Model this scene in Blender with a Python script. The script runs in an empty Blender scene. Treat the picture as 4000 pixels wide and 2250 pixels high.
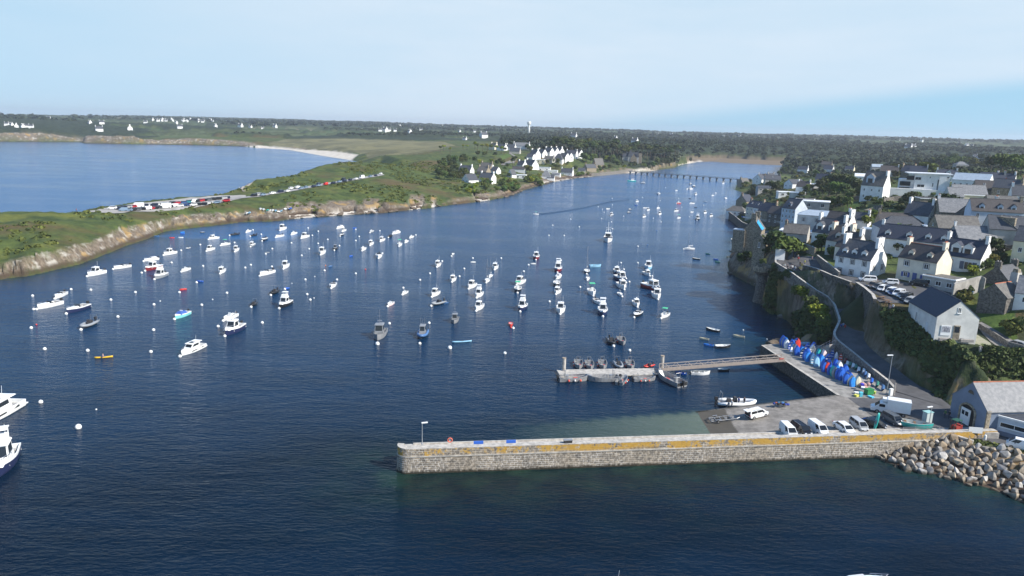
import bpy,math,random
import numpy as np
from mathutils import Matrix,Vector
from mathutils.geometry import delaunay_2d_cdt
random.seed(7);RNG=np.random.default_rng(11)
SC=bpy.context.scene;COL=SC.collection
R_=math.radians
H=55.0;F=2753.0;PITCH=R_(12.79);ROLL=R_(1.5)
def _rot():
 a=math.pi/2-PITCH
 rx=np.array([[1,0,0],[0,math.cos(a),-math.sin(a)],[0,math.sin(a),math.cos(a)]])
 c,s=math.cos(ROLL),math.sin(ROLL)
 return rx @ np.array([[c,-s,0],[s,c,0],[0,0,1]])
RM=_rot()
cam=bpy.data.cameras.new('camera');camo=bpy.data.objects.new('camera',cam);COL.objects.link(camo)
cam.sensor_width=36;cam.lens=36*F/4000;cam.clip_end=30000;cam.clip_start=1
m4=Matrix(RM.tolist()).to_4x4();m4.translation=(0,0,H);camo.matrix_world=m4
SC.camera=camo
SUN_AZ=math.atan2(-0.44,0.90);SUN_EL=R_(38)
world=bpy.data.worlds.new("World");SC.world=world;world.use_nodes=True
nt=world.node_tree;nt.nodes.clear()
def N(t,kind,**kw):
 n=t.nodes.new(kind)
 for k,v in kw.items():setattr(n,k,v)
 return n
sky=N(nt,'ShaderNodeTexSky',sky_type='NISHITA',sun_disc=False,sun_elevation=SUN_EL,
  sun_rotation=math.pi/2-SUN_AZ,altitude=50,air_density=1.0,dust_density=0.6,ozone_density=1.6)
tc=N(nt,'ShaderNodeTexCoord');sep=N(nt,'ShaderNodeSeparateXYZ');nt.links.new(tc.outputs['Generated'],sep.inputs[0])
mp=N(nt,'ShaderNodeMapping');mp.inputs['Scale'].default_value=(1.2,1.2,7.0);mp.inputs['Rotation'].default_value=(0.0,0.10,0.3)
nz=N(nt,'ShaderNodeTexNoise');nz.inputs['Scale'].default_value=2.2;nz.inputs['Detail'].default_value=7;nz.inputs['Roughness'].default_value=0.6
nt.links.new(tc.outputs['Generated'],mp.inputs[0]);nt.links.new(mp.outputs[0],nz.inputs[0])
def M(t,op,a,b=None,clamp=False):
 n=N(t,'ShaderNodeMath',operation=op,use_clamp=clamp)
 for i,x in enumerate((a,b)):
  if x is None:continue
  if isinstance(x,(int,float)):n.inputs[i].default_value=x
  else:t.links.new(x,n.inputs[i])
 return n.outputs[0]
def ramp(t,fac,lo,hi,a=0.0,b=1.0,smooth=True):
 n=N(t,'ShaderNodeMapRange',interpolation_type='SMOOTHSTEP' if smooth else 'LINEAR')
 t.links.new(fac,n.inputs[0])
 for i,x in zip((1,2,3,4),(lo,hi,a,b)):n.inputs[i].default_value=x
 return n.outputs[0]
SKY_K=0.133;HAZE_D=0.00009
sv=N(nt,'ShaderNodeVectorMath',operation='ADD');sv.inputs[1].default_value=(0,0,.12);nt.links.new(tc.outputs['Generated'],sv.inputs[0])
sn=N(nt,'ShaderNodeVectorMath',operation='NORMALIZE');nt.links.new(sv.outputs[0],sn.inputs[0]);nt.links.new(sn.outputs[0],sky.inputs[0])
def mixw(f,p,q):
 n=N(nt,'ShaderNodeMix',data_type='RGBA');nt.links.new(f,n.inputs[0])
 for i,x in ((6,p),(7,q)):
  if isinstance(x,tuple):n.inputs[i].default_value=(*x,1)
  else:nt.links.new(x,n.inputs[i])
 return n.outputs[2]
line=M(nt,'SUBTRACT',sep.outputs[2],M(nt,'MULTIPLY',M(nt,'SUBTRACT',sep.outputs[0],0.10),0.125))
edge=ramp(nt,line,-0.008,0.022)
left=ramp(nt,sep.outputs[0],-0.62,-0.10,0.50,1.0)
high=ramp(nt,sep.outputs[2],0.15,0.30,1.0,0.02)
veil=M(nt,'MULTIPLY',M(nt,'MULTIPLY',edge,left),high)
veil=M(nt,'MULTIPLY',veil,ramp(nt,nz.outputs[0],0.25,0.75,0.70,1.0),clamp=True)
low=ramp(nt,sep.outputs[2],0.16,0.42,0.85,0.0)
col=mixw(low,sky.outputs[0],(1.95,3.45,4.5))
col=mixw(ramp(nt,sep.outputs[2],0.17,0.33,0.0,0.9),col,(0.52,1.40,3.2))
col=mixw(veil,col,(3.6,4.28,4.95))
bg=N(nt,'ShaderNodeBackground');bg.inputs[1].default_value=SKY_K
nt.links.new(col,bg.inputs[0])
wo=N(nt,'ShaderNodeOutputWorld');nt.links.new(bg.outputs[0],wo.inputs[0])
sl=bpy.data.lights.new('sun','SUN');sl.energy=5.0;sl.angle=R_(0.53);sl.color=(1.0,0.95,0.87)
so=bpy.data.objects.new('sun',sl);COL.objects.link(so)
sd=Vector((math.cos(SUN_AZ)*math.cos(SUN_EL),math.sin(SUN_AZ)*math.cos(SUN_EL),math.sin(SUN_EL)))
so.rotation_euler=sd.to_track_quat('Z','Y').to_euler();so.location=(200,-100,300)
SC.view_settings.view_transform='Standard';SC.view_settings.look='None'
SC.view_settings.exposure=0.55;SC.view_settings.gamma=1
ZO=dict(a=(2820,600,5.152),b=(3300,600,3.68),c=(2820,800,5.152),d=(3500,800,5.152),e=(3600,1040,4.025),
          f=(1700,520,5.152),g=(2150,520,5.152),h=(400,720,4.2933),k=(3050,1300,4.831),m=(0,850,2.576),
          n=(950,850,2.576),o=(1900,850,2.576),p=(2000,400,2.576),q=(2100,1200,3.6229),r=(2700,1200,3.6229),
          s=(3300,1200,3.6229),t=(2600,1500,3.22),u=(3300,1500,2.8986),v=(0,400,2.576),w=(1000,400,2.576),
          x=(1400,1550,1.9815),y=(2800,900,3.6229),z=(3300,900,3.6229),A=(0,1400,2.415),l=(3000,500,2.576))
def S(zk,u,v):
 x,y,k=ZO[zk];return (x+u/k,y+v/k)
def _ray(px,py):return RM @ np.array([(px-2000)/F,-(py-1125)/F,-1.0])
def at(px,py,z=0.0):
 d=_ray(px,py);t=(z-H)/d[2];return np.array([d[0]*t,d[1]*t,z])
def atd(px,py,dist):
 d=_ray(px,py);t=dist/math.hypot(d[0],d[1]);return np.array([d[0]*t,d[1]*t,H+d[2]*t])
def raw(px,yc):return yc-(2000-px)*0.02618
def pxm(p):
 q=RM.T @ (np.array(p)-np.array([0,0,H]));return F/-q[2]
def _h(ix,iy,s):
 n=(ix.astype(np.int64)*374761393+iy.astype(np.int64)*668265263+s*974634541) & 0xffffffff
 n=((n ^ (n >> 13))*1274126177) & 0xffffffff
 return ((n ^ (n >> 16)) & 0xffff)/65535.0
def vnoise(x,y,s=0):
 ix,iy=np.floor(x),np.floor(y);fx,fy=x-ix,y-iy
 fx=fx*fx*(3-2*fx);fy=fy*fy*(3-2*fy);ix=ix.astype(np.int64);iy=iy.astype(np.int64)
 return (_h(ix,iy,s)*(1-fx)+_h(ix+1,iy,s)*fx)*(1-fy)+(_h(ix,iy+1,s)*(1-fx)+_h(ix+1,iy+1,s)*fx)*fy
def fbm(x,y,o=4,s=0):
 t=0;a=0.5
 for i in range(o):t=t+a*vnoise(x*2**i,y*2**i,s+i);a *=.5
 return t
MATS={}
def mat(name,col=(.5,.5,.5),rough=.6,metal=0.0,var=0.0,vs=3.0,col2=None,bump=0.0,bs=None,objcol=False,spec=.5,alpha=1.0,coords='Object',dirt=0.0):
 if name in MATS:return MATS[name]
 m=bpy.data.materials.new(name);m.use_nodes=True;t=m.node_tree;b=t.nodes['Principled BSDF']
 b.inputs['Roughness'].default_value=rough;b.inputs['Metallic'].default_value=metal
 b.inputs['Specular IOR Level'].default_value=spec
 base=None
 if objcol:
  oi=N(t,'ShaderNodeObjectInfo');base=oi.outputs['Color']
 tcn=N(t,'ShaderNodeTexCoord')
 if var or col2 or bump or dirt:
  nz=N(t,'ShaderNodeTexNoise');nz.inputs['Scale'].default_value=vs;nz.inputs['Detail'].default_value=6;nz.inputs['Roughness'].default_value=.62
  t.links.new(tcn.outputs[coords],nz.inputs[0])
 if var or col2 or dirt:
  mx=N(t,'ShaderNodeMix',data_type='RGBA');t.links.new(ramp(t,nz.outputs[0],.32,.68),mx.inputs[0])
  if base is not None:
   dk=N(t,'ShaderNodeMix',data_type='RGBA',blend_type='MULTIPLY');dk.inputs[0].default_value=1
   t.links.new(base,dk.inputs[6]);k=1-max(var,dirt);dk.inputs[7].default_value=(k,k,k*.97,1)
   t.links.new(dk.outputs[2],mx.inputs[6]);t.links.new(base,mx.inputs[7])
  else:
   c2=col2 or tuple(c*(1+var) for c in col);c1=col if col2 else tuple(c*(1-var) for c in col)
   mx.inputs[6].default_value=(*c1,1);mx.inputs[7].default_value=(*c2,1)
  base=mx.outputs[2]
 if base is not None:t.links.new(base,b.inputs['Base Color'])
 else:b.inputs['Base Color'].default_value=(*col,1)
 if bump:
  bn=N(t,'ShaderNodeBump');bn.inputs['Strength'].default_value=bump;bn.inputs['Distance'].default_value=.1
  if bs:
   n2=N(t,'ShaderNodeTexNoise');n2.inputs['Scale'].default_value=bs;n2.inputs['Detail'].default_value=4
   t.links.new(tcn.outputs[coords],n2.inputs[0]);t.links.new(n2.outputs[0],bn.inputs['Height'])
  else:t.links.new(nz.outputs[0],bn.inputs['Height'])
  t.links.new(bn.outputs[0],b.inputs['Normal'])
 MATS[name]=m;return m
class MB:
 def __init__(s):s.v=[];s.f=[];s.mi=[]
 def add(s,vs,fs,mi=0):
  o=len(s.v);s.v +=[tuple(map(float,p)) for p in vs];s.f +=[tuple(o+i for i in f) for f in fs];s.mi +=[mi]*len(fs);return s
 def box(s,c,d,rz=0.0,mi=0,tx=1.0,ty=1.0,ox=0.0):
  x,y,z=[k/2 for k in d];P=[]
  for zz,kx,ky,o in ((-z,1,1,0),(z,tx,ty,ox)):
   for sx,sy in ((-1,-1),(1,-1),(1,1),(-1,1)):P.append((sx*x*kx+o,sy*y*ky,zz))
  cs,sn=math.cos(rz),math.sin(rz)
  P=[(c[0]+p[0]*cs-p[1]*sn,c[1]+p[0]*sn+p[1]*cs,c[2]+p[2]) for p in P]
  return s.add(P,[(3,2,1,0),(4,5,6,7),(0,1,5,4),(1,2,6,5),(2,3,7,6),(3,0,4,7)],mi)
 def prism(s,poly,z0,z1,mi=0):
  n=len(poly);v=[(p[0],p[1],z0) for p in poly]+[(p[0],p[1],z1) for p in poly]
  return s.add(v,[tuple(range(n-1,-1,-1)),tuple(range(n,2*n))]+[(i,(i+1) % n,n+(i+1) % n,n+i) for i in range(n)],mi)
 def tube(s,p,q,r,n=6,mi=0,r2=None,cap=True):
  p,q=Vector(p),Vector(q);d=q-p
  if d.length < 1e-6:return s
  u=d.to_track_quat('Z','Y');r2=r if r2 is None else r2
  v=[tuple(b+u @ Vector((math.cos(2*math.pi*i/n)*rr,math.sin(2*math.pi*i/n)*rr,0))) for b,rr in ((p,r),(q,r2)) for i in range(n)]
  f=[(i,(i+1) % n,n+(i+1) % n,n+i) for i in range(n)]
  if cap:f +=[tuple(range(n-1,-1,-1)),tuple(range(n,2*n))]
  return s.add(v,f,mi)
 def path(s,pts,r,n=5,mi=0):
  for a,b in zip(pts[:-1],pts[1:]):s.tube(a,b,r,n,mi)
  return s
 def ell(s,c,r,nu=10,nv=6,mi=0,z0=-1.0):
  vs=[];fs=[]
  for j in range(nv+1):
   ph=-math.pi/2+math.pi*j/nv
   for i in range(nu):
    t=2*math.pi*i/nu;vs.append((c[0]+r[0]*math.cos(ph)*math.cos(t),c[1]+r[1]*math.cos(ph)*math.sin(t),c[2]+r[2]*max(z0,math.sin(ph))))
  for j in range(nv):
   for i in range(nu):fs.append((j*nu+i,j*nu+(i+1) % nu,(j+1)*nu+(i+1) % nu,(j+1)*nu+i))
  return s.add(vs,fs,mi)
 def loft(s,rings,closed=True,caps=True,mi=0):
  n=len(rings[0]);v=[p for r in rings for p in r];f=[]
  for j in range(len(rings)-1):
   for i in range(n if closed else n-1):f.append((j*n+i,j*n+(i+1) % n,(j+1)*n+(i+1) % n,(j+1)*n+i))
  if caps:f +=[tuple(range(n-1,-1,-1)),tuple(range((len(rings)-1)*n,len(rings)*n))]
  return s.add(v,f,mi)
 def mesh(s,name,mats,smooth=False):
  me=bpy.data.meshes.new(name);me.from_pydata(s.v,[],s.f)
  for m in (mats if isinstance(mats,(list,tuple)) else [mats]):me.materials.append(m)
  if any(s.mi):me.polygons.foreach_set('material_index',s.mi)
  if smooth:me.polygons.foreach_set('use_smooth',[True]*len(s.f))
  me.update();return me
def npmesh(name,V,Fq,mats,smooth=False,attrs=None,mi=None):
 me=bpy.data.meshes.new(name);k=Fq.shape[1]
 me.vertices.add(len(V));me.vertices.foreach_set('co',np.ascontiguousarray(V,dtype=np.float32).ravel())
 me.loops.add(Fq.size);me.loops.foreach_set('vertex_index',np.ascontiguousarray(Fq,dtype=np.int32).ravel())
 me.polygons.add(len(Fq));me.polygons.foreach_set('loop_start',np.arange(0,Fq.size,k,dtype=np.int32))
 if smooth:me.polygons.foreach_set('use_smooth',np.ones(len(Fq),dtype=bool))
 for m in (mats if isinstance(mats,(list,tuple)) else [mats]):me.materials.append(m)
 if mi is not None:me.polygons.foreach_set('material_index',np.asarray(mi,dtype=np.int32))
 for an,arr in (attrs or {}).items():
  arr=np.asarray(arr,dtype=np.float32)
  if arr.ndim==1:at_=me.attributes.new(an,'FLOAT','POINT');at_.data.foreach_set('value',arr)
  else:
   at_=me.attributes.new(an,'FLOAT_COLOR','POINT');at_.data.foreach_set('color',np.c_[arr,np.ones(len(arr))].astype(np.float32).ravel())
 me.update(calc_edges=True);me.validate();return me
def obj(name,me,parent=None,loc=(0,0,0),rz=0.0,col=None,label=None):
 o=bpy.data.objects.new(name,me);COL.objects.link(o);o.location=loc;o.rotation_euler=(0,0,rz)
 if parent is not None:o.parent=parent
 if col is not None:o.color=(*col,1)
 if label:o['label']=label
 return o
def tag(o,label=None,cat=None,group=None,kind=None):
 if label:o['label']=label
 if cat:o['category']=cat
 if group:o['group']=group
 if kind:o['kind']=kind
 return o
def thing(name,label,cat,loc=(0,0,0),rz=0.0,group=None):
 o=obj(name,None,None,loc,rz);o.empty_display_size=.5;return tag(o,label,cat,group)
def struct(name,me):return tag(obj(name,me),kind='structure')
ALLKIDS={}
def KD(o):return ALLKIDS.setdefault(o.as_pointer(),[])
def child(name,me,parent,**kw):
 o=obj(name,me,parent,**kw);KD(parent).append(o);return o
def dup(o,loc=None,rz=None,label=None,group=None,scale=None,parent=None):
 c=o.copy();COL.objects.link(c)
 if parent is not None:c.parent=parent
 if loc is not None:c.location=loc
 if rz is not None:c.rotation_euler=(0,0,rz)
 if scale is not None:c.scale=scale if hasattr(scale,'__len__') else (scale,)*3
 if label:c['label']=label
 if group:c['group']=group
 for ch in list(KD(o)):KD(c).append(dup(ch,parent=c))
 return c
def Z(zk,pts,z):return [(*S(zk,p[0],p[1]),(p[2] if len(p) > 2 else z)) for p in pts]
L0=[(-700,1230,0),(-300,1150,0),(0,1093,0),(100,1080,0),(200,1058,0),(320,1030,0),(420,990,0),(500,958,0),(575,935,0),(640,905,0),(720,893,0),
      (850,880,0),(950,868,0),(1080,865,0),(1135,856,0),(1200,851,0),(1350,841,0),(1500,832,0),(1600,821,0),
      (1700,809,0),(1800,796,0),(1900,784,0),(1990,767,0),(2040,745,0),(2120,722,0),(2150,713,0),(2251,696,0),(2305,692,0),(2344,685,0),
      (2412,679,0),(2484,675,0),(2554,667,0),(2577,662,0),(2635,654,0),(2640,649,0),(2660,643,0),(2722,633,0),(2741,632,0),(2784,631,0),(2854,637,0),(2932,641,0),
      (3000,644,0),(3111,647,0)]
L1=[(-700,1128,5),(-300,1064,5),(0,1032,4.2),(97,1005,6),(233,975,6),(330,948,6),(420,915,6),(474,885,6.5),(563,872,6),(699,846,5),(850,835,4.5),(960,830,4),(1050,825,4),
      (1116,815,4),(1155,819,4),(1248,795,5),(1349,803,4),(1427,795,4),(1543,800,3.5),(1621,792,3.5),(1699,790,3.5),(1776,776,3.5),
      (1846,769,3.5),(1904,763,3.5),(1970,742,3.5),(2020,728,3),(2110,708,2.5),(2150,704,2.5),(2251,690,2),(2344,679,2.5),(2412,672,3),(2484,666,3),(2560,657,2),(2640,643,2)]
SIL=[(-700,822,13),(-300,826,13),(0,829,12),(100,827,12),(200,830,11.5),(250,832,11),(320,826,9.5),(340,816,8.5),(460,800,8),(540,786,8),(620,778,8),(700,772,8),(790,768,8),(860,759,8.2),
       (890,750,8.5),(940,733,10),(1000,701,14),(1100,690,15.5),(1150,682,16),(1200,665,17),(1250,648,19),(1300,637,20.5),(1350,631,21),(1400,633,20),(1440,638,18)]
BAY=[(-1500,520,0),(-700,538,0),(-300,546,0),(0,553,0),(326,555,0),(330,560,0),(505,563,0),(737,566,0),(932,571,0),(1000,577,0),(1132,586,0),(1233,604,0),(1310,617,0),(1369,625,0),(1395,631,0)]
CW=[(2895,708,0),(2874,724,0),(2868,740,0),(2903,753,0),(2929,762,0),(2935,775,0),(2905,790,0),(2878,802,0),(2850,820,0),(2842,850,0),(2892,879,0),(2920,888,0),(2905,905,0),(2872,930,0),(2866,968,0),(2849,990,0),(2843,1020,0),(2846,1066,0),
      (2910,1100,0),(2949,1121,0),(2955,1148,0),(2968,1179,0),(2985,1204,0),(3040,1230,0),(3080,1255,0),(3105,1290,0),(3100,1330,0)]
QW=[(3000,1352,0),(2985,1366,0),(3270,1560,0),(3150,1600,0),(3000,1660,0),(3160,1740,0),(3430,1786,0)]
RR=[(3472,1810,0),(3541,1835,0),(3610,1848,0),(3679,1859,0),(3783,1893,0),(3869,1907,0),(3955,1938,0),(4000,1959,0),(4300,2080,0),(4700,2230,0)]
w2=lambda l:np.array([at(*p) for p in l])
wL0,wL1,wSIL,wBAY,wCW,wQW,wRR=map(w2,(L0,L1,SIL,BAY,CW,QW,RR))
def push(p,dd,z):
 h=math.hypot(p[0],p[1]);k=(h+dd)/h;return np.array([p[0]*k,p[1]*k,z])
BACK=np.array([push(p,9+max(0,p[2]-8)*2.2,0.0) for p in wSIL])
rock_in=[push(w2([(1440,638,3)])[0],130,0)]
COAST=np.vstack([wL0,np.array([[560,1480,0],[430,1150,0],[330,900,0]]),wCW,wQW,wRR,
                   np.array([[700,20,0],[9000,0,0],[11000,11000,0],[-12000,11000,0]]),wBAY,BACK[::-1]])
CP=COAST[:,:2]
def inpoly(x,y,P):
 r=np.zeros(x.shape,bool);n=len(P);j=n-1
 for i in range(n):
  a,b=P[i],P[j]
  if a[1] !=b[1]:
   c=((a[1] > y) !=(b[1] > y)) & (x < (b[0]-a[0])*(y-a[1])/(b[1]-a[1])+a[0]);r ^=c
  j=i
 return r
def segdist(x,y,P,closed=True):
 d=np.full(x.shape,1e18);n=len(P)
 for i in range(n if closed else n-1):
  a,b=P[i],P[(i+1) % n];v=b-a;l=max(v@v,1e-9)
  t=np.clip(((x-a[0])*v[0]+(y-a[1])*v[1])/l,0,1);d=np.minimum(d,(x-a[0]-t*v[0])**2+(y-a[1]-t*v[1])**2)
 return np.sqrt(d)
RLE=[(3026,1024,15),(3025,1032,14.9),(3076,1063,14.2),(3131,1104,13.1),(3186,1143,11.9),(3231,1168,11.1),(3255,1198,10.2),(3266,1231,9.3),(3275,1259,8.6),(3264,1284,7.9),
       (3251,1310,7.1),(3258,1330,6.5),(3269,1341,6.1),(3335,1393,5),(3400,1448,4.1),(3463,1498,3.4),(3488,1526,3.1)]
RRE=[(3126,1055,14.8),(3186,1093,13.3),(3269,1157,11.2),(3324,1193,10.8),(3352,1208,10.9),(3377,1250,9.4),(3376,1324,6.9),(3394,1355,6.2),(3438,1393,5.4),(3521,1457,4.2),(3576,1498,3.6),(3631,1540,3.2),(3686,1586,3.0)]
WT=[(3135,1043,16.0),(3186,1057,16.3),(3242,1082,16.5),(3319,1110,16.5),(3341,1112,16.5),(3371,1132,16.5),(3402,1159,16.5),(3410,1178,16.3),(3471,1212,15.6),(3537,1226,15.2),(3550,1244,14.4),(3648,1320,13.2),(3778,1371,12.4),(3852,1366,12.4),(4000,1379,12.0),(4200,1420,11.5)]
CB=[(3695,1560,3.2),(3720,1530,3.5),(3800,1480,6),(3900,1450,8),(4000,1470,7),(4200,1500,7)]
wRLE,wRRE,wWT,wCB=map(w2,(RLE,RRE,WT,CB))
pts,edges=[],[]
def addline(P,brk=True):
 o=len(pts)
 for p in P:pts.append(tuple(p))
 if brk:edges.extend((o+i,o+i+1) for i in range(len(P)-1))
def addpts(l):addline(w2(l),False)
for P in (wL0,wCW,wRR):
 Q=P.copy();Q[:,2]=-.3;addline(Q)
for P in (wBAY,BACK):
 Q=P.copy();Q[:,2]=-.3;addline(Q)
addline(wL1);addline(wSIL)
addline(wRLE-[0,0,.25]);addline(wRRE-[0,0,.25]);addline(wWT-[0,0,.1]);addline(wCB)
addline(w2([(1045,570,3),(1225,584,3.5),(1310,592,4),(1400,605,5)]))
dB=lambda px:float(np.interp(px,[p[0] for p in BAY],np.hypot(wBAY[:,0],wBAY[:,1])))
for px,py in ((-700,512),(-300,520),(0,527),(130,525),(250,537),(328,534),(450,533),(520,535),(650,547),(740,543),(850,549),(930,558),(1000,569)):pts.append(tuple(atd(px,py,dB(px)+4)))
addpts([(440,833,8),(560,826,8),(700,815,8),(800,800,8),(880,787,8.2),(430,808,8),(560,791,8),(660,781,8),(760,771,8),(870,763,8.2)])
addpts([(1000,767,9),(1085,753,10),(1175,738,11),(1272,720,12),(1330,711,12.7),(1388,701,13.3),(1446,691,14),(1493,681,14.5)])
addpts([(100,900,10.5),(250,880,10),(350,870,9),(150,970,7.5),(500,850,8),(700,835,7.2),(900,800,7.8),(1050,790,7),(1200,770,8),(1300,740,10.5),(1400,725,11.5),(1450,760,8),(1550,730,10),(1600,700,11),(1600,760,6.5),(1700,740,7),(1750,700,9),(1800,745,5.5),
  (1500,650,18),(1600,650,17),(1550,620,20),(1700,660,14),(1800,680,10.5),(1700,610,18)])
addpts([(1836,722,7.5),(1900,715,6.5),(1830,670,11),(1900,665,11),(1970,690,7.5),(2050,690,6),(2100,690,4.5),(2000,650,12),(1900,610,20),(1990,611,20),(2080,640,12),(2110,615,19),(2180,600,23),(2250,600,21),(2200,650,8),(2260,675,3.5),(2300,665,5),(2350,650,8),(2430,640,8.5),(2500,645,6),(2560,640,6),(2000,590,24),(1900,580,24)])
addpts([(1150,555,10),(1250,560,11),(1350,575,12),(1450,590,14),(1500,605,16),(1600,590,17),(1450,565,17),(1300,548,16),(1600,560,19),(1750,570,21),(1750,550,25),(1100,545,14)])
far=[]
for px in range(-1600,5300,300):
 rgt=1 if px > 2300 else 0
 for d,yc in ((2400,536+4*rgt),(3200,517+5*rgt),(4500,504+3*rgt),(6500,None),(9000,None)):
  sk=float(np.interp(px,[-1600,0,500,1000,1500,1800,2200,2400,2500,3000,3600,4000,5200],[506,505,492,489,490,494,500,492,500,498,497,503,504]))
  yy=yc if yc else (sk+2 if d==6500 else sk+10)
  far.append(atd(px,raw(px,yy),d))
 if px > 2650:far.append(atd(px,raw(px,563),1800))
 if 3000 < px:far.append(atd(px,raw(px,600),1420 if px < 3600 else 1500))
 if 1500 <=px <=2650:far.append(atd(px,raw(px,556),1700));far.append(atd(px,raw(px,576),1300))
for p in far:pts.append(tuple(p))
addpts([(3050,1012,15.1),(3160,1000,15.4),(3100,985,14.6),(3050,955,13),(3020,932,11.5),(2965,985,11),(2900,1000,9.5),(2880,985,7.5),(2920,1050,7),(2960,1065,9),(2990,1090,7),(3010,1050,12.5),
  (2860,824,4.3),(2925,868,4.3),(2945,872,4.5),(2952,850,5),(2975,862,7.6),(3060,876,8.2),(3000,912,4.2),(2960,905,3.5),(3000,900,7),
  (3200,985,16),(3250,960,17),(3300,1000,17),(3400,880,21),(3500,930,20),(3450,1000,18),(3700,1000,20),(3800,960,23),(3650,800,27),(3500,800,25),(3300,760,21.5),(3180,800,17),
  (3100,760,13),(3000,800,8),(2950,800,4.5),(2930,740,5),(3000,740,9),(3100,700,14),(3200,685,20),(3600,665,28),(3900,665,30),(3400,680,25),(4200,700,32),(4300,900,30),(4200,1100,23),(4000,1000,23),(3900,1110,18.5),
  (3300,1080,16.6),(3450,1095,16.9),(3560,1108,16.9),(3660,1125,16.7),(3780,1130,16.6),(3500,1180,16.2),(3600,1170,16),(3800,1200,15),(3850,1300,13),(4000,1340,12.6),(4000,1240,16),(3920,1200,16.5),(4300,1340,14),(3700,1330,12.8)])
for x,y,z in ((330,640,22),(430,800,20),(520,1000,9),(560,1250,3),(700,800,30),(800,1100,16),(900,1400,6),(1300,900,28),(1500,1500,16),(300,100,12),(500,250,22),(400,30,6),(700,60,10),(2500,1000,40),(4000,1500,55),(7000,2000,60)):pts.append((x,y,z))
addpts([(3350,1460,2.6),(3480,1560,2.6),(3300,1600,2.4),(3600,1640,2.7),(3700,1650,2.8),(3800,1690,3.0),(3900,1700,3.1),(3576,1700,3.0),(3679,1690,3.2),(3800,1725,3.3),(4000,1768,3.6),(4300,1850,3.8),(4000,1640,3.2),(4300,1700,3.6),(3180,1375,2.6),(3110,1350,2.6),(3060,1370,2.6),(3230,1480,2.6)])
PT=np.array(pts)
keep,seen=[],{}
remap={}
for i,p in enumerate(PT):
 k=(round(p[0]/.4),round(p[1]/.4))
 if k in seen:remap[i]=seen[k];continue
 seen[k]=len(keep);remap[i]=len(keep);keep.append(i)
PT=PT[keep];edges=list({tuple(sorted((remap[a],remap[b]))) for a,b in edges if remap[a] !=remap[b]})
res=delaunay_2d_cdt([Vector(p[:2]) for p in PT],edges,[],0,1e-4)
vv=np.array([tuple(v) for v in res[0]]);zz=np.zeros(len(vv))
for i,og in enumerate(res[3]):
 zz[i]=PT[og[0],2] if og else PT[np.argmin(((PT[:,:2]-vv[i])**2).sum(1)),2]
TRI=[tuple(f) for f in res[2]]
NA,A0,A1=760,-50.0,50.0
ang=np.radians(np.linspace(A0,A1,NA));r0,r1=78.0,9200.0
NR=700;rad=r0*np.exp(np.linspace(0,math.log(r1/r0),NR))
GX=(np.sin(ang)[None,:]*rad[:,None]);GY=(np.cos(ang)[None,:]*rad[:,None])
GZ=np.full(GX.shape,np.nan)
la,lr=np.degrees(np.arctan2(vv[:,0],np.maximum(vv[:,1],1e-3))),np.log(np.hypot(vv[:,0],vv[:,1])/r0)/math.log(r1/r0)*(NR-1)
ci=(la-A0)/(A1-A0)*(NA-1)
def tri_fill(X,Y,Zg):
 for a,b,c in TRI:
  P=vv[[a,b,c]]
  n0,n1=np.hypot(P[:,0],P[:,1]).min(),np.hypot(P[:,0],P[:,1]).max()
  for u,v in ((0,1),(1,2),(2,0)):
   e=P[v]-P[u];t=np.clip(-(P[u]@e)/max(e@e,1e-9),0,1);n0=min(n0,np.hypot(*(P[u]+t*e)))
  i0=int(max(0,math.floor(math.log(max(n0,1)/r0)/math.log(r1/r0)*(NR-1)))) if n0 > r0 else 0
  i1=int(min(NR-1,math.ceil(math.log(max(n1,r0)/r0)/math.log(r1/r0)*(NR-1))))
  if P[:,1].min() <=0:j0,j1=0,NA-1
  else:j0,j1=int(max(0,math.floor(ci[[a,b,c]].min()))),int(min(NA-1,math.ceil(ci[[a,b,c]].max())))
  if i1 < i0 or j1 < j0:continue
  x,y=X[i0:i1+1,j0:j1+1],Y[i0:i1+1,j0:j1+1]
  d=(P[1,1]-P[2,1])*(P[0,0]-P[2,0])+(P[2,0]-P[1,0])*(P[0,1]-P[2,1])
  if abs(d) < 1e-9:continue
  l0=((P[1,1]-P[2,1])*(x-P[2,0])+(P[2,0]-P[1,0])*(y-P[2,1]))/d
  l1=((P[2,1]-P[0,1])*(x-P[2,0])+(P[0,0]-P[2,0])*(y-P[2,1]))/d
  l2=1-l0-l1;m=(l0 > -1e-6) & (l1 > -1e-6) & (l2 > -1e-6)
  Zg[i0:i1+1,j0:j1+1][m]=(l0*zz[a]+l1*zz[b]+l2*zz[c])[m]
tri_fill(GX,GY,GZ)
GZ=np.where(np.isnan(GZ),30.0,GZ)
LAND=inpoly(GX,GY,CP)
DC=segdist(GX,GY,CP)
def poly_mask(pl,z=None):
 P=np.array([at(*p)[:2] for p in pl]);return inpoly(GX,GY,P)
DIST=np.hypot(GX,GY)
rockm=poly_mask(L0[:34]+L1[::-1]) & (DC < 40)
sand=np.zeros(GX.shape,bool)
def sandpoly(pl):sand[poly_mask(pl)]=True
sandpoly(Z('w',[(310,1120),(480,1095),(600,1090),(620,1130),(560,1150),(330,1165)],1))
sandpoly(Z('w',[(700,1085),(950,1060),(1020,1100),(900,1125),(740,1130)],1))
sandpoly(Z('w',[(1060,1070),(1250,1060),(1230,1095),(1100,1105)],1))
sandpoly(Z('w',[(1540,1035),(1640,1005),(1700,1030),(1640,1070),(1550,1075)],1))
sandpoly(Z('w',[(1760,1020),(1820,1020),(1810,1060),(1770,1050)],1))
sandpoly(Z('w',[(2190,960),(2360,970),(2330,1000),(2200,985)],1))
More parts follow.
